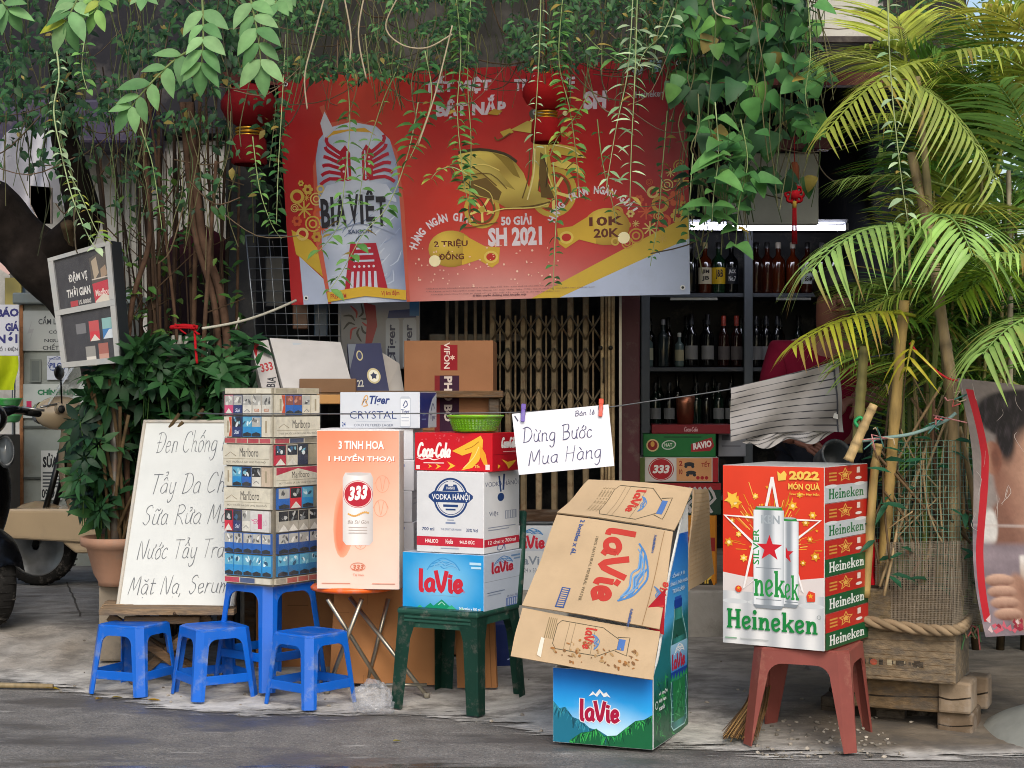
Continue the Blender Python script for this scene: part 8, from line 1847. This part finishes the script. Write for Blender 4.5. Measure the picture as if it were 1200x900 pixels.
# ================================================================= SCOOTERS
def prism(mb, pts, x0, x1, col, m, b=.0, axis='x'):
    """2D outline (y,z) given width along x (or (x,z) along y), edges rounded"""
    bm = bmesh.new(); vs_ = [bm.verts.new((x0, a, c) if axis == 'x' else (a, x0, c)) for a, c in pts]; f = bm.faces.new(vs_)
    r = bmesh.ops.extrude_face_region(bm, geom=[f]); d = x1 - x0
    for v in r['geom']:
        if isinstance(v, bmesh.types.BMVert): v.co += V(d, 0, 0) if axis == 'x' else V(0, d, 0)
    bmesh.ops.recalc_face_normals(bm, faces=bm.faces[:])
    if b: bmesh.ops.bevel(bm, geom=bm.edges[:], offset=b, segments=3, affect='EDGES', profile=.6)
    mb.bm(bm, col, m, False)
def scooter(name, label, loc, rz, col, dark, shield=True):
    """a step-through scooter facing local -X, built round its ground point"""
    t = thing(name, label, 'scooter', loc, rz=rz)
    def tyre(x, r=.215, wd=.10):
        mb = MB(); X = Matrix.Translation((x, 0, r)) @ Matrix.Rotation(R(90), 4, 'X')
        mb.lathe([(r - .05, -wd / 2), (r - .012, -wd / 2), (r, -wd * .25), (r + .001, 0), (r, wd * .25), (r - .012, wd / 2), (r - .05, wd / 2)], '#1b1a19', 'rubber', 40, X)
        for k in range(36): a = R(10 * k); mb.box((x + (r + .001) * math.cos(a), rnd(-.02, .02), r + (r + .001) * math.sin(a)), (.006, .06, .006), '#141312', 'rubber')
        o_ = mb.build('wheel', t); mb = MB(); mb.lathe([(.02, -.05), (r - .06, -.035), (r - .048, -.045), (r - .048, .045), (r - .06, .035), (.02, .05)], '#8a8d90', 'metal', 30, X); mb.build('rim', o_)
    tyre(-.62); tyre(.60)
    mb = MB()  # rear body and seat base
    prism(mb, [(.12, .36), (.20, .70), (.40, .80), (.86, .78), (.98, .66), (.90, .48), (.66, .40), (.40, .28), (.2, .26)], -.15, .15, col, 'paint', .03, axis='y')
    mb.build('rear_body', t)
    mb = MB(); prism(mb, [(.12, .80), (.2, .86), (.5, .87), (.86, .86), (.9, .82), (.5, .79)], -.125, .125, '#1c1a19', 'rubber', .02, axis='y'); mb.build('saddle', t)
    mb = MB(); prism(mb, [(-.42, .25), (-.36, .34), (.14, .34), (.42, .27), (.36, .20), (-.34, .19)], -.17, .17, col, 'paint', .02, axis='y'); prism(mb, [(-.30, .343), (.12, .343), (.12, .352), (-.30, .352)], -.13, .13, dark, 'rubber', 0, axis='y'); mb.build('footboard', t)
    mb = MB()  # leg shield, curved across
    n = 12; vv = []
    for j in range(11):
        v = j / 10; z = .26 + .62 * v; x = -.36 - .12 * v - .06 * math.sin(v * 3.1)
        for i in range(n + 1): u = i / n * 2 - 1; w_ = .17 + .05 * math.sin(v * 2.8); vv.append(V(x + .13 * u * u * (1 - .3 * v), u * w_ * (1 - .35 * v ** 4), z))
    bm = bmesh.new(); g = [bm.verts.new(p) for p in vv]
    for j in range(10):
        for i in range(n): a = j * (n + 1) + i; bm.faces.new([g[a], g[a + 1], g[a + n + 2], g[a + n + 1]])
    bmesh.ops.solidify(bm, geom=bm.faces[:], thickness=.035); mb.bm(bm, col, 'paint', True); mb.build('leg_shield', t)
    mb = MB(); vv = []
    for j in range(9):
        a = R(20 + 130 * j / 8)
        for i in range(7): b = (i / 6 * 2 - 1); vv.append(V(-.62 - .25 * math.cos(a), b * .075, .215 + .25 * math.sin(a) - .035 * b * b))
    bm = bmesh.new(); g = [bm.verts.new(p) for p in vv]
    for j in range(8):
        for i in range(6): a = j * 7 + i; bm.faces.new([g[a], g[a + 1], g[a + 8], g[a + 7]])
    bmesh.ops.solidify(bm, geom=bm.faces[:], thickness=.01); mb.bm(bm, col, 'paint', True); mb.build('mudguard', t)
    mb = MB()
    for s_ in (-1, 1): mb.tube([(-.62, s_ * .065, .215), (-.52, s_ * .06, .55), (-.48, s_ * .03, .75)], .018, '#2a2a2a', 'metal', 8)
    mb.build('fork', t)
    mb = MB(); bm = bmesh.new(); bmesh.ops.create_uvsphere(bm, u_segments=20, v_segments=14, radius=1)
    for v in bm.verts: v.co = V(v.co.x * .14 - .50, v.co.y * .13, v.co.z * .095 + .95)
    mb.bm(bm, col, 'paint', True)
    for s_ in (-1, 1): mb.tube([(-.47, s_ * .08, .96), (-.42, s_ * .2, .99), (-.36, s_ * .30, .98)], [.03, .022, .017], col, 'paint', 8)
    hb_ = mb.build('handlebar', t)
    mb = MB()
    for s_ in (-1, 1): mb = MB(); mb.tube([(-.37, s_ * .28, .98), (-.33, s_ * .37, .97)], .018, '#161616', 'rubber', 8); mb.build('grip', hb_); mb = MB(); mb.tube([(-.41, s_ * .25, 1.0), (-.46, s_ * .34, .985)], .006, '#9a9a98', 'metal', 6); mb.build('brake_lever', hb_)
    mb = MB(); mb.lathe([(.001, 0), (.05, .004), (.062, -.02)], '#70767a', 'glass', 20, Matrix.Translation((-.638, 0, .95)) @ Matrix.Rotation(R(-90), 4, 'Y')); mb.build('headlight', t)
    mb = MB()
    for s_ in (-1, 1) if shield else (): mb = MB(); mb.tube([(-.42, s_ * .16, .99), (-.40, s_ * .22, 1.14)], .005, '#222', 'metal', 6); bm = bmesh.new(); bmesh.ops.create_uvsphere(bm, u_segments=14, v_segments=8, radius=1); mb.bm(bm, '#1c1c1e', 'plastic', True, Matrix.Translation((-.40, s_ * .24, 1.17)) @ Matrix.Diagonal((.015, .06, .04, 1))); mb.build('mirror', t)
    if shield:
        mb = MB(); prism(mb, [(-.86, .38), (-.72, .43), (.15, .44), (.3, .32), (-.3, .25), (-.8, .27)], -.19, .19, col, 'paint', .02, axis='y'); mb.build('lower_fairing', t)
        mb = MB(); vv = []
        for j in range(7):
            v = j / 6
            for i in range(9): u = i / 8 * 2 - 1; vv.append(V(-.58 + .20 * v + .06 * u * u, u * .13 * (1 - .25 * v), .98 + .30 * v))
        mb.add(vv, [[j * 9 + i, j * 9 + i + 1, j * 9 + i + 10, j * 9 + i + 9] for j in range(6) for i in range(8)], '#fff', 'frosted', True); mb.build('windscreen', t)
    return t
random.seed(2)
p = P(172, 470, 8.9); sc1 = scooter('scooter', 'cream scooter with a small windscreen parked behind the potted shrub', (p.x, 8.9, gz(p.x, 8.9)), R(-8), '#b8a384', '#2a2826')
p = P(-14, 470, 7.4); sc2 = scooter('scooter', 'glossy black scooter partly in view at the left edge', (p.x - .62 * .64, 7.4 + .62 * .77, gz(p.x, 7.5)), R(129.8), '#0d0e11', '#161616', shield=False)
for s_ in (-1, 1):
    mb = MB(); X = Matrix.Translation((-.505, s_ * .13, .80)) @ Matrix.Rotation(R(-80), 4, 'Y') @ Matrix.Rotation(R(20 * s_), 4, 'X') @ Matrix.Diagonal((1.5, .8, 1, 1)); mb.lathe([(.001, .012), (.03, .008), (.042, -.01)], '#5d646a', 'glass', 18, X); mb.lathe([(.042, -.01), (.05, -.004), (.054, -.03)], '#2b2d30', 'plastic', 18, X); mb.build('headlight', sc2)

# ================================================================= POTTED SHRUB
po = P(142, 690, 6.95); PZ = P(0, 655, 6.75).z
pt_ = thing('potted_plant', 'broad dark green umbrella plant in a terracotta pot on a pedestal', 'potted plant', (po.x, 6.95, gz(po.x, 6.95)))
mb = MB(); X = Matrix.Translation((P(136, 470, 6.85).x, 6.9, 0)); z1 = P(0, 632, 6.75).z; z0 = P(0, 690, 6.75).z; zg = gz(-1.6, 6.9)
mb.lathe([(.001, z0), (.085, z0), (.088, z0 + .02), (.105, z0 + .05), (.135, z1 - .045), (.158, z1 - .035), (.162, z1), (.15, z1), (.135, z1 - .03), (.001, z1 - .03)], '#a07a64', 'terracotta', 40, X); mb.build('pot', pt_)
mb = MB(); mb.box((P(136, 470, 6.85).x, 6.95, (z0 + zg) / 2), (.16, .16, z0 - zg - .002), '#8d8273', 'concrete', b=.01); mb.build('pedestal', pt_)
random.seed(61); mb = MB(); ms = MB()
for i in range(420):
    t = random.random()
    u, v = rnd(-1, 1), rnd(-1, 1)
    if u * u + v * v > 1: continue
    if random.random() < .55: cx, cy = 198 + 96 * u, 468 + 60 * v
    elif random.random() < .6: cx, cy = 132 + 46 * u, 530 + 86 * v
    else: cx, cy = 158 + 30 * u, 428 + 26 * v
    if cx > 240 and cy > 480: cy = 480 - rnd(0, 50)
    Y = (7.12 if cx > 140 and cy > 470 else 6.95) + rnd(-.13, .30); c = P(cx, cy, Y); up = V(rnd(-.8, .8), rnd(-.9, .2), rnd(.1, .9)).normalized(); n_l = random.choice((6, 7, 7, 8)); sd = up.orthogonal().normalized(); s2 = up.cross(sd); ph = rnd(0, 6.28); L_ = rnd(.065, .115); cc = mul(random.choice(['#264a2a', '#2f5a30', '#1f3f28', '#3a6636', '#1a3522']), rnd(.65, 1.1))
    for k in range(n_l):
        a = ph + 2 * math.pi * k / n_l; d = (sd * math.cos(a) + s2 * math.sin(a)) + up * .15; mb.leaf(c + d * .012, d, up, L_ * rnd(.85, 1.1), L_ * .40, mul(cc, rnd(.85, 1.2)), 'leaf', 4, rnd(.25, .6), 0, .1)
    if random.random() < .5: ms.tube([c, c + V(rnd(-.03, .03), .05, -rnd(.08, .18))], .0025, '#4a6a34', 'stem', 4, False)
mbx_ = mb
for i in range(620):
    u, v = rnd(-1, 1), rnd(-1, 1)
    if u * u + v * v > 1: continue
    cx, cy = (194 + 94 * u, 472 + 58 * v) if i % 2 else (128 + 44 * u, 532 + 80 * v)
    c = P(cx, cy, 7.1 + rnd(-.05, .3)); a = rnd(0, 6.28); L_ = rnd(.045, .095); mbx_.leaf(c, (math.cos(a), rnd(-.6, .3), math.sin(a) * .6 - .35), (rnd(-.5, .5), -.5, .7), L_, L_ * .42, mul(random.choice(['#264a2a', '#2f5a30', '#1f3f28', '#6a7a34'] if i % 30 == 0 else ['#264a2a', '#2f5a30', '#1f3f28', '#3a6636']), rnd(.6, 1.1)), 'leaf', 4, .4, 0, .1)
mbx_.build('foliage', pt_)
for k in range(8):
    b = V(P(136, 470, 6.85).x + rnd(-.05, .05), 6.9 + rnd(-.05, .05), z1 - .03); e = P(rnd(90, 250), rnd(420, 500), 6.85); ms.tube(crom([b, b.lerp(e, .4) + V(0, 0, .1), e], 4), .008, '#5a4a34', 'bark', 6)
ms.build('stems', pt_)

# thin bare stems in the bed behind, red ribbon, bottles
random.seed(71)
bs_ = thing('bare_shrub', 'clump of thin bare stems rising in front of the maroon parasol', 'shrub', P(225, 470, 7.1)); ms = MB(); mb = MB()
for i in range(34):
    x = rnd(150, 285); Y = rnd(7.0, 7.5); lean_x = rnd(-60, 20); b = V(P(x, 470, Y).x, Y, .12); e = P(x + lean_x, rnd(60, 200), Y + rnd(-.2, .2)); m_ = b.lerp(e, .5) + V(rnd(-.06, .06), rnd(-.05, .05), 0)
    cp = crom([b, m_, e], 6); r = rnd(.005, .016); ms.tube(cp, [r * (1 - .5 * j / len(cp)) for j in range(len(cp))], random.choice(['#3a2e26', '#4d3d31', '#44352b', '#2f2823', '#5a4638']), 'bark', 6)
    for _ in range(3):
        k = random.randrange(3, len(cp)); a = cp[k]; ms.tube([a, a + V(rnd(-.2, .2), rnd(-.1, .1), rnd(.05, .3))], [.004, .0015], '#4f3f30', 'bark', 4, False)
for x0, x1, r in ((236, 268, .018), (228, 258, .014), (176, 152, .012)): ms.tube(crom([V(P(x1, 470, 7.0).x, 7.0, .12), P(x1 - 2, 400, 7.0), P(x0, 270, 7.0), P(x0 - 14, 120, 7.0)], 8), r, '#5a4538', 'bark', 8)
ms.build('stems', bs_)
for _ in range(240):
    o = P(rnd(140, 290), rnd(200, 470), rnd(6.95, 7.5)); a = rnd(0, 6.28); mb.leaf(o, (math.cos(a), -.4, math.sin(a) * .5), (0, -.5, .8), rnd(.03, .07), rnd(.018, .035), mul(random.choice(['#3f6a2c', '#5a7a34', '#2c4a24']), rnd(.7, 1.2)), 'leaf', 3, .3)
mb.build('leaves', bs_)
mb = MB(); mb.tube(crom([P(200, 384, 6.92), P(215, 382, 6.9), P(232, 384, 6.9)], 5), .010, '#a3161f', 'cloth', 6); mb.tube(crom([P(228, 384, 6.9), P(229, 405, 6.89), P(231, 426, 6.89)], 4), .006, '#b01a24', 'cloth', 6)
for k in range(8): mb.tube([P(rnd(202, 232), 384, 6.9), P(rnd(198, 236), rnd(378, 392), 6.88)], .004, '#a3161f', 'cloth', 4)
mb.build('red_ribbon', label='red ribbon tied across the thin stems above the shrub', cat='ribbon')
for i, x in enumerate((203, 211, 219, 229)):
    o = P(x, 416, 7.05); mb = MB(); mb.lathe([(.001, 0), (.013, .002), (.014, .05), (.008, .068), (.007, .085), (.001, .086)], '#8f8f86', 'gloss_print', 10, Matrix.Translation(o))
    for z in (.015, .035): mb.lathe([(.0143, z), (.0146, z + .006), (.0143, z + .012)], '#4a4038', 'gloss_print', 10, Matrix.Translation(o))
    mb.build('small_bottle', label=('small pale bottle at the left end of the row behind the shrub', 'second small pale bottle in the row behind the shrub', 'third small pale bottle in the row behind the shrub', 'small pale bottle behind the hanging end of the red ribbon')[i], cat='bottle', group='small bottles behind the shrub')
mb = MB(); mb.box((P(217, 470, 7.05).x, 7.06, P(0, 420, 7.05).z - .0), (.20, .06, .03), '#2c261f', 'wood', b=.004); mb.tube([V(P(205, 470, 7.06).x, 7.06, .1), P(205, 421, 7.06)], .010, '#2c261f', 'wood', 6); mb.tube([V(P(229, 470, 7.06).x, 7.06, .1), P(229, 421, 7.06)], .010, '#2c261f', 'wood', 6); mb.build('plank_shelf', label='dark little plank shelf holding four small bottles behind the shrub', cat='shelf')
# dense low leaves beside the shrub
random.seed(72); hd = thing('shrub', 'low dark green shrub between the umbrella plant and the table cartons', 'shrub', P(262, 500, 7.0)); mb = MB()
for i in range(520):
    o = P(rnd(190, 306), rnd(395, 520), rnd(6.85, 7.3)); a = rnd(0, 6.28); mb.leaf(o, (math.cos(a), rnd(-.8, .1), math.sin(a) * .6 - .2), (0, -.6, .8), rnd(.06, .11), rnd(.022, .04), mul(random.choice(['#21452a', '#2c5a30', '#1a3722', '#386a38']), rnd(.7, 1.2)), 'leaf', 3, .35)
mb.build('foliage', hd); ms = MB()
for i in range(7): x = P(200 + 15 * i, 470, 7.05).x; ms.tube([(x, 7.05, .08), (x + rnd(-.05, .05), 7.05, .6), (x + rnd(-.1, .1), 7.0, 1.15)], .007, '#3f3426', 'bark', 5)
ms.build('stems', hd)
# ================================================================= CREEPERS
VG = ['#2f5a2c', '#3a6a32', '#26482a', '#4a7a3a', '#1f3c22']
def creeper(name, label, base, regions, n, Yr, Ls, shape, cols, seed, ns=26, wfac=.5, seg=3):
    random.seed(seed); t = thing(name, label, 'creeper', base); mb = MB(); ms = MB()
    tot = sum((r[2] - r[0]) * (r[3] - r[1]) * r[4] for r in regions)
    for r in regions:
        k = int(n * (r[2] - r[0]) * (r[3] - r[1]) * r[4] / tot)
        for _ in range(k):
            px, py, Y = rnd(r[0], r[2]), rnd(r[1], r[3]), rnd(*Yr); o = P(px, py, Y)
            if mnoise.noise((px * .02, py * .03, seed)) + .28 * mnoise.noise((px * .07, py * .07, seed)) < -.12: continue
            a = rnd(0, 6.28); d = V(math.cos(a) * .8, rnd(-.7, .2), -.5 + .6 * math.sin(a)); L_ = rnd(*Ls)
            mb.leaf(o, d, (rnd(-.4, .4), -.8, .7), L_, L_ * wfac * rnd(.8, 1.2), mul(random.choice(cols) if random.random() > .03 else '#7d7038', rnd(.75, 1.6)), 'leaf', seg, rnd(.1, .4), shape, .14)
        for _ in range(int(ns * (r[2] - r[0]) / 300)):
            x, Y = rnd(r[0], r[2]), rnd(*Yr); y = r[1] - 10; pts = [P(x, y, Y)]
            while y < r[3] + rnd(-20, 20): y += rnd(25, 60); x += rnd(-14, 14); pts.append(P(x, y, Y + rnd(-.03, .03)))
            ms.tube(crom(pts, 3), rnd(.0012, .0032), random.choice(['#4a5a34', '#5d5a3c', '#3b3f28', '#6a6a48']), 'stem', 4, False)
        for _ in range(int(ns * .3 * (r[2] - r[0]) / 300)):
            a = P(rnd(r[0], r[2]), rnd(r[1], r[3]), rnd(*Yr)); b = a + V(rnd(-.5, .5), rnd(-.1, .1), rnd(-.25, .25)); ms.tube(crom([a, a.lerp(b, .5) + V(0, 0, -.06), b], 4), rnd(.0015, .004), random.choice(['#5d4a38', '#6a5a44', '#4a4030']), 'stem', 4, False)
    mb.build('leaves', t); ms.build('stems', t); return t
creeper('creeper', 'dense dark creeper curtain hanging over the upper left corner', P(150, 120, 6.9), [(-60, -60, 330, 148, 1.0), (-40, 140, 60, 200, .25), (60, 140, 330, 250, .22)], 5200, (6.5, 7.6), (.022, .055), 0, ['#24452a', '#2f5430', '#1b3320', '#3a6036', '#2a4a2c'], 81, 50, .55)
creeper('creeper', 'tangled creeper hanging along the top edge of the red banner', P(550, 60, 6.6), [(320, -60, 820, 50, 1.0), (330, 50, 480, 92, .8), (480, 50, 820, 82, .6)], 7600, (6.1, 7.1), (.018, .042), 0, ['#2c4f2c', '#3a6034', '#22402a', '#4a7040', '#2f4a2a'], 82, 70, .5)
creeper('creeper', 'heart leaved creeper hanging right of the banner above the shop entrance', P(870, 160, 6.5), [(790, -50, 960, 130, 1.0), (800, 120, 960, 215, .7), (806, 200, 880, 262, .3), (860, -50, 950, 60, .35)], 800, (6.0, 6.9), (.055, .105), 1, ['#3a6a36', '#4a7a40', '#2c5230', '#2a4a2e', '#5a8440', '#456f3e'], 83, 60, .85, 7)
creeper('creeper', 'fine leafy tangle at the top beside the blank box sign', P(900, 60, 7.0), [(760, -60, 960, 90, 1.0), (1030, -60, 1110, 70, .8)], 1500, (6.4, 7.2), (.018, .045), 0, ['#2c4f2c', '#3a6034', '#22402a'], 84, 40, .5)

def strand(label, pts, sp, L_, wfac, cols, shape=0, rst=.002, scol='#7d9a5a', droop=.3, pair=True, seed=0, upw=-.1, group='hanging vine strands'):
    random.seed(seed + 900); P3 = crom([P(*p) for p in pts], 8) if len(pts) > 2 else [P(*pts[0]).lerp(P(*pts[1]), i / 10) for i in range(11)]
    t = thing('hanging_vine', label, 'vine', P3[-1], group); ms = MB(); ms.tube(P3, [rst * (1 - .5 * i / len(P3)) for i in range(len(P3))], scol, 'stem', 5); ms.build('stem', t)
    mb = MB(); acc = 0.0; s_ = 1
    for a, b in zip(P3, P3[1:]):
        acc += (b - a).length
        while acc > sp:
            acc -= sp * rnd(.55, 1.7); d0 = (b - a).normalized(); s_ = -s_
            for sg in ((-1, 1) if pair else (s_,)):
                ang = rnd(-.9, .9); d = V(sg * math.cos(ang), math.sin(ang) - .25, upw + rnd(-.45, .35)); k = L_ * rnd(.45, 1.3)
                mb.leaf(b + d.normalized() * .004, d, (rnd(-.2, .2), -.5, .9), k, k * wfac, mul(random.choice(cols) if random.random() > .05 else '#8d7a3a', rnd(.7, 1.25)), 'leaf', 6 if shape else 4, droop, shape, .16)
    mb.build('leaves', t); return t
PALE = ['#9db58c', '#b0c49a', '#86a878']; MID = ['#5a8a44', '#4c7a3c', '#6d9a50']; DRK = ['#34602f', '#2c5230', '#3f6d38']; YEL = ['#8aa04a', '#a3a84a', '#6f9a44']
strand('pale round leaved vine strand hanging in front of the upper left creeper', [(66, 56, 5.9), (69, 90, 5.9), (63, 130, 5.9), (72, 180, 5.88), (86, 235, 5.86), (108, 285, 5.84), (122, 296, 5.84)], .032, .036, .62, PALE, droop=.5, rst=.0035, scol='#a5b585', seed=1)
S2 = [('straight pale vine strand with slim paired leaves, left of two over the word SH', [(742, -10, 5.7), (736, 80, 5.7), (722, 150, 5.7), (710, 222, 5.7)], .036, .042, .30, PALE, 2),
      ('straightest pale vine strand with slim paired leaves, right of two over the banner', [(747, -10, 5.65), (744, 90, 5.65), (740, 170, 5.65), (738, 243, 5.65)], .036, .044, .30, PALE, 3),
      ('pale thin vine strand hanging down in front of the right palm fronds', [(1040, -10, 5.0), (1044, 90, 5.0), (1054, 190, 5.0), (1064, 262, 5.0)], .034, .034, .5, PALE, 4),
      ('leafy vine strand crossing the printed can from upper right to lower left', [(490, 120, 6.3), (478, 180, 6.3), (455, 240, 6.3), (425, 275, 6.3), (400, 320, 6.3), (384, 342, 6.3)], .030, .045, .55, MID, 5),
      ('vine strand hanging over the letters BIA on the printed can', [(404, 60, 6.4), (410, 140, 6.4), (404, 210, 6.4), (396, 265, 6.4), (370, 298, 6.4)], .034, .042, .55, MID, 6),
      ('bushy vine strand hanging between the can and the golden scooter', [(534, -10, 6.2), (540, 60, 6.2), (536, 130, 6.2), (542, 200, 6.2), (548, 236, 6.2)], .018, .036, .5, MID, 7),
      ('thin vine strand with small leaves hanging just right of the bushy one', [(552, -10, 6.25), (548, 90, 6.25), (552, 170, 6.25), (549, 262, 6.25)], .028, .030, .55, DRK, 8),
      ('leafy vine strand in front of the scooter front wheel on the banner', [(660, -10, 6.1), (655, 70, 6.1), (668, 130, 6.1), (676, 190, 6.1), (678, 232, 6.1)], .018, .036, .5, MID, 9),
      ('two stemmed pale vine strand over the scooter handlebar on the banner', [(634, -10, 6.0), (632, 60, 6.0), (628, 130, 6.0), (624, 192, 6.0)], .045, .028, .4, PALE, 10),
      ('long thin vine strand reaching down beside the scooter wheel to the opener print', [(648, 190, 6.1), (652, 240, 6.1), (650, 290, 6.1), (648, 340, 6.1)], .034, .026, .6, DRK, 11),
      ('leafy vine strand slanting beside the pale strands at the top', [(686, 40, 5.9), (700, 55, 5.9), (716, 66, 5.9), (728, 74, 5.9)], .022, .05, .42, MID, 12),
      ('vine strand hanging in front of the left lantern', [(335, 40, 6.3), (330, 130, 6.3), (326, 200, 6.3), (324, 262, 6.3)], .026, .030, .6, DRK, 13),
      ('vine strand with tiny leaves hanging left of the banner ornaments', [(296, 160, 6.4), (304, 220, 6.4), (318, 262, 6.4), (330, 280, 6.4)], .028, .026, .6, MID, 14),
      ('pale leafy vine strand hanging above the poster box', [(80, 200, 6.2), (96, 232, 6.2), (112, 268, 6.2), (124, 285, 6.2)], .028, .034, .35, YEL, 15),
      ('vine strand hanging in the dark gap above the tilted poster box', [(100, 40, 6.4), (96, 80, 6.4), (104, 110, 6.4)], .03, .034, .6, MID, 16),
      ('vine strand hanging between the poster box and the left lantern', [(165, 150, 6.5), (178, 190, 6.5), (186, 240, 6.5), (190, 270, 6.5)], .04, .026, .6, DRK, 17),
      ('heart leaved vine strand over the left part of the tube lamp', [(838, 120, 5.9), (842, 180, 5.9), (836, 230, 5.9), (834, 272, 5.9)], .045, .075, .85, ['#4f7d42', '#5f8f4c'], 18),
      ('heart leaved vine strand over the pale board right of the banner', [(868, 140, 5.95), (876, 190, 5.95), (866, 240, 5.95), (862, 290, 5.95)], .05, .07, .85, ['#4f7d42', '#3f6d3a'], 19),
      ('thin dark vine strand over the coin ornaments of the banner', [(782, 130, 6.4), (776, 200, 6.4), (772, 250, 6.4), (762, 312, 6.4)], .04, .030, .7, DRK, 20),
      ('vine strand hanging over the words 10K at the right bulb print', [(700, 140, 6.4), (706, 190, 6.4), (718, 240, 6.4), (722, 262, 6.4)], .05, .026, .6, DRK, 21),
      ('vine strand with broad leaves beside the Bật Nắp headline', [(498, 60, 6.1), (506, 110, 6.1), (496, 150, 6.1), (480, 186, 6.1)], .036, .05, .6, DRK, 22),
      ('vine strand crossing the top of the printed can', [(456, -10, 6.3), (470, 60, 6.3), (448, 120, 6.3), (430, 180, 6.3), (420, 240, 6.3)], .045, .034, .55, MID, 23),
      ('short vine strand with yellow tips by the golden scooter seat', [(548, 205, 6.15), (530, 196, 6.15), (514, 200, 6.15), (505, 210, 6.15)], .03, .03, .5, YEL, 24),
      ('curly vine strand over the scooter mirror on the banner', [(690, 110, 6.1), (672, 140, 6.1), (654, 160, 6.1), (644, 184, 6.1)], .022, .032, .55, YEL, 25),
      ('vine strand rising right of the pale strands near the Heineken mark', [(790, 10, 5.8), (776, 40, 5.8), (756, 60, 5.8), (745, 84, 5.8)], .03, .05, .5, PALE, 26),
      ('thin vine strand hanging from the creeper beside the box sign', [(946, -10, 6.0), (950, 60, 6.0), (944, 110, 6.0), (952, 150, 6.0)], .05, .05, .8, DRK, 27),
      ('vine strand hanging over the left end of the tube lamp shelf', [(812, 180, 6.0), (808, 240, 6.0), (806, 286, 6.0)], .04, .045, .8, DRK, 28)]
for i, a in enumerate(S2): strand(a[0], a[1], a[2], a[3] * 1.25, a[4], a[5], 1 if a[4] > .8 else 0, seed=a[6], rst=.0026, scol=random.choice(['#8da06a', '#9aa878', '#7d8f5a']))
# bare hanging roots
random.seed(95)
for i, a in enumerate(([(382, -10, 5.6), (366, 50, 5.6), (357, 90, 5.6), (360, 128, 5.6)], [(402, -10, 5.6), (411, 40, 5.6), (410, 70, 5.6)], [(428, -10, 5.6), (420, 40, 5.6), (429, 92, 5.6)], [(530, 30, 5.9), (510, 110, 5.9), (490, 170, 5.9)], [(834, -10, 5.7), (838, 14, 5.7), (856, 22, 5.7)], [(470, -10, 6.0), (452, 30, 6.0), (470, 52, 6.0), (500, 56, 6.0), (530, 40, 6.0)])):
    t = thing('hanging_root', ('long bare pale root hanging at the top left of the banner', 'short bare forked root hanging above the printed can', 'bare pale root hanging right of the forked one', 'thin bare root slanting over the banner headline', 'crooked bare twig at the top right of the banner', 'bare looping root above the banner edge')[i], 'root', P(*a[-1]), 'bare hanging roots'); mb = MB(); mb.tube(crom([P(*q) for q in a], 8), [.003, ] * (8 * (len(a) - 1) + 1), '#a3957c', 'stem', 6); mb.build('root', t)
# big pinnate leaves in the upper left foreground
random.seed(96)
def pinnate(label, spine, L0, n, cols, seed):
    random.seed(seed); P3 = crom([P(*q) for q in spine], 8); t = thing('leafy_branch', label, 'branch', P3[0], 'broad leaved branches at the top left'); ms = MB(); ms.tube(P3, [.0045 * (1 - .6 * i / len(P3)) for i in range(len(P3))], '#6a7a48', 'stem', 6); ms.build('stem', t); mb = MB()
    for i in range(n):
        k = .18 + .82 * (i + .5) / n; q = k * (len(P3) - 1); a = int(min(len(P3) - 2, q)); p = P3[a].lerp(P3[a + 1], q - a); d = (P3[a + 1] - P3[a]).normalized()
        for sg in (-1, 1):
            sd = d.cross(V(0, -1, 0)).normalized() * sg; dd = (sd * .9 + d * .75 + V(0, -.25 + rnd(-.2, .2), -.12)).normalized(); L_ = L0 * rnd(.8, 1.15); mb.leaf(p, dd, (rnd(-.25, .25), -.9, .55), L_, L_ * .46, mul(random.choice(cols), rnd(.85, 1.15)), 'leaf', 6, rnd(.15, .35), 0, .10)
    d = (P3[-1] - P3[-2]).normalized(); mb.leaf(P3[-1], d, (0, -.9, .5), L0, L0 * .5, random.choice(cols), 'leaf', 6, .2, 0, .1); mb.build('leaves', t); return t
BGN = ['#6d9a62', '#86ad74', '#5a8852', '#78a468']
pinnate('broad leaved branch in the upper left slanting down left towards its tip', [(240, 50, 5.2), (205, 70, 5.15), (170, 105, 5.1), (152, 128, 5.1)], .095, 5, BGN, 1)
pinnate('broad leaved branch hanging straight down at the upper left', [(236, -14, 5.2), (238, 20, 5.15), (238, 50, 5.1), (236, 78, 5.1)], .095, 5, BGN, 2)
pinnate('broad leaved branch with the longest leaves, right of the straight one', [(290, -20, 5.2), (296, 10, 5.15), (302, 40, 5.1), (306, 76, 5.1)], .10, 5, BGN, 3)
pinnate('broad leaved branch with one yellow leaf at the top left', [(100, -24, 5.2), (92, -4, 5.15), (84, 12, 5.1), (76, 28, 5.1)], .10, 4, BGN + ['#a8b13a'], 4)
pinnate('yellowish broad leaved branch tip at the top edge, left of the centre branches', [(122, -30, 5.2), (118, -10, 5.15), (116, 4, 5.1), (112, 14, 5.1)], .075, 3, ['#7fa85a', '#9db04a', '#6d9a52'], 5)
pinnate('broad leaved branch tip in the top left corner', [(-20, -20, 5.2), (-4, -6, 5.15), (6, 6, 5.1), (10, 12, 5.1)], .08, 3, BGN, 6)
pinnate('leafy branch tip peeking from the top edge beside the lanterns branch', [(180, -30, 5.2), (172, -16, 5.15), (168, -4, 5.1)], .07, 3, BGN, 7)
pinnate('large leaved branch entering at the top just right of the longest leaves', [(345, -28, 5.3), (330, -10, 5.25), (322, 4, 5.2)], .08, 3, BGN, 8)
print('SCENE OBJECTS', len(bpy.data.objects))
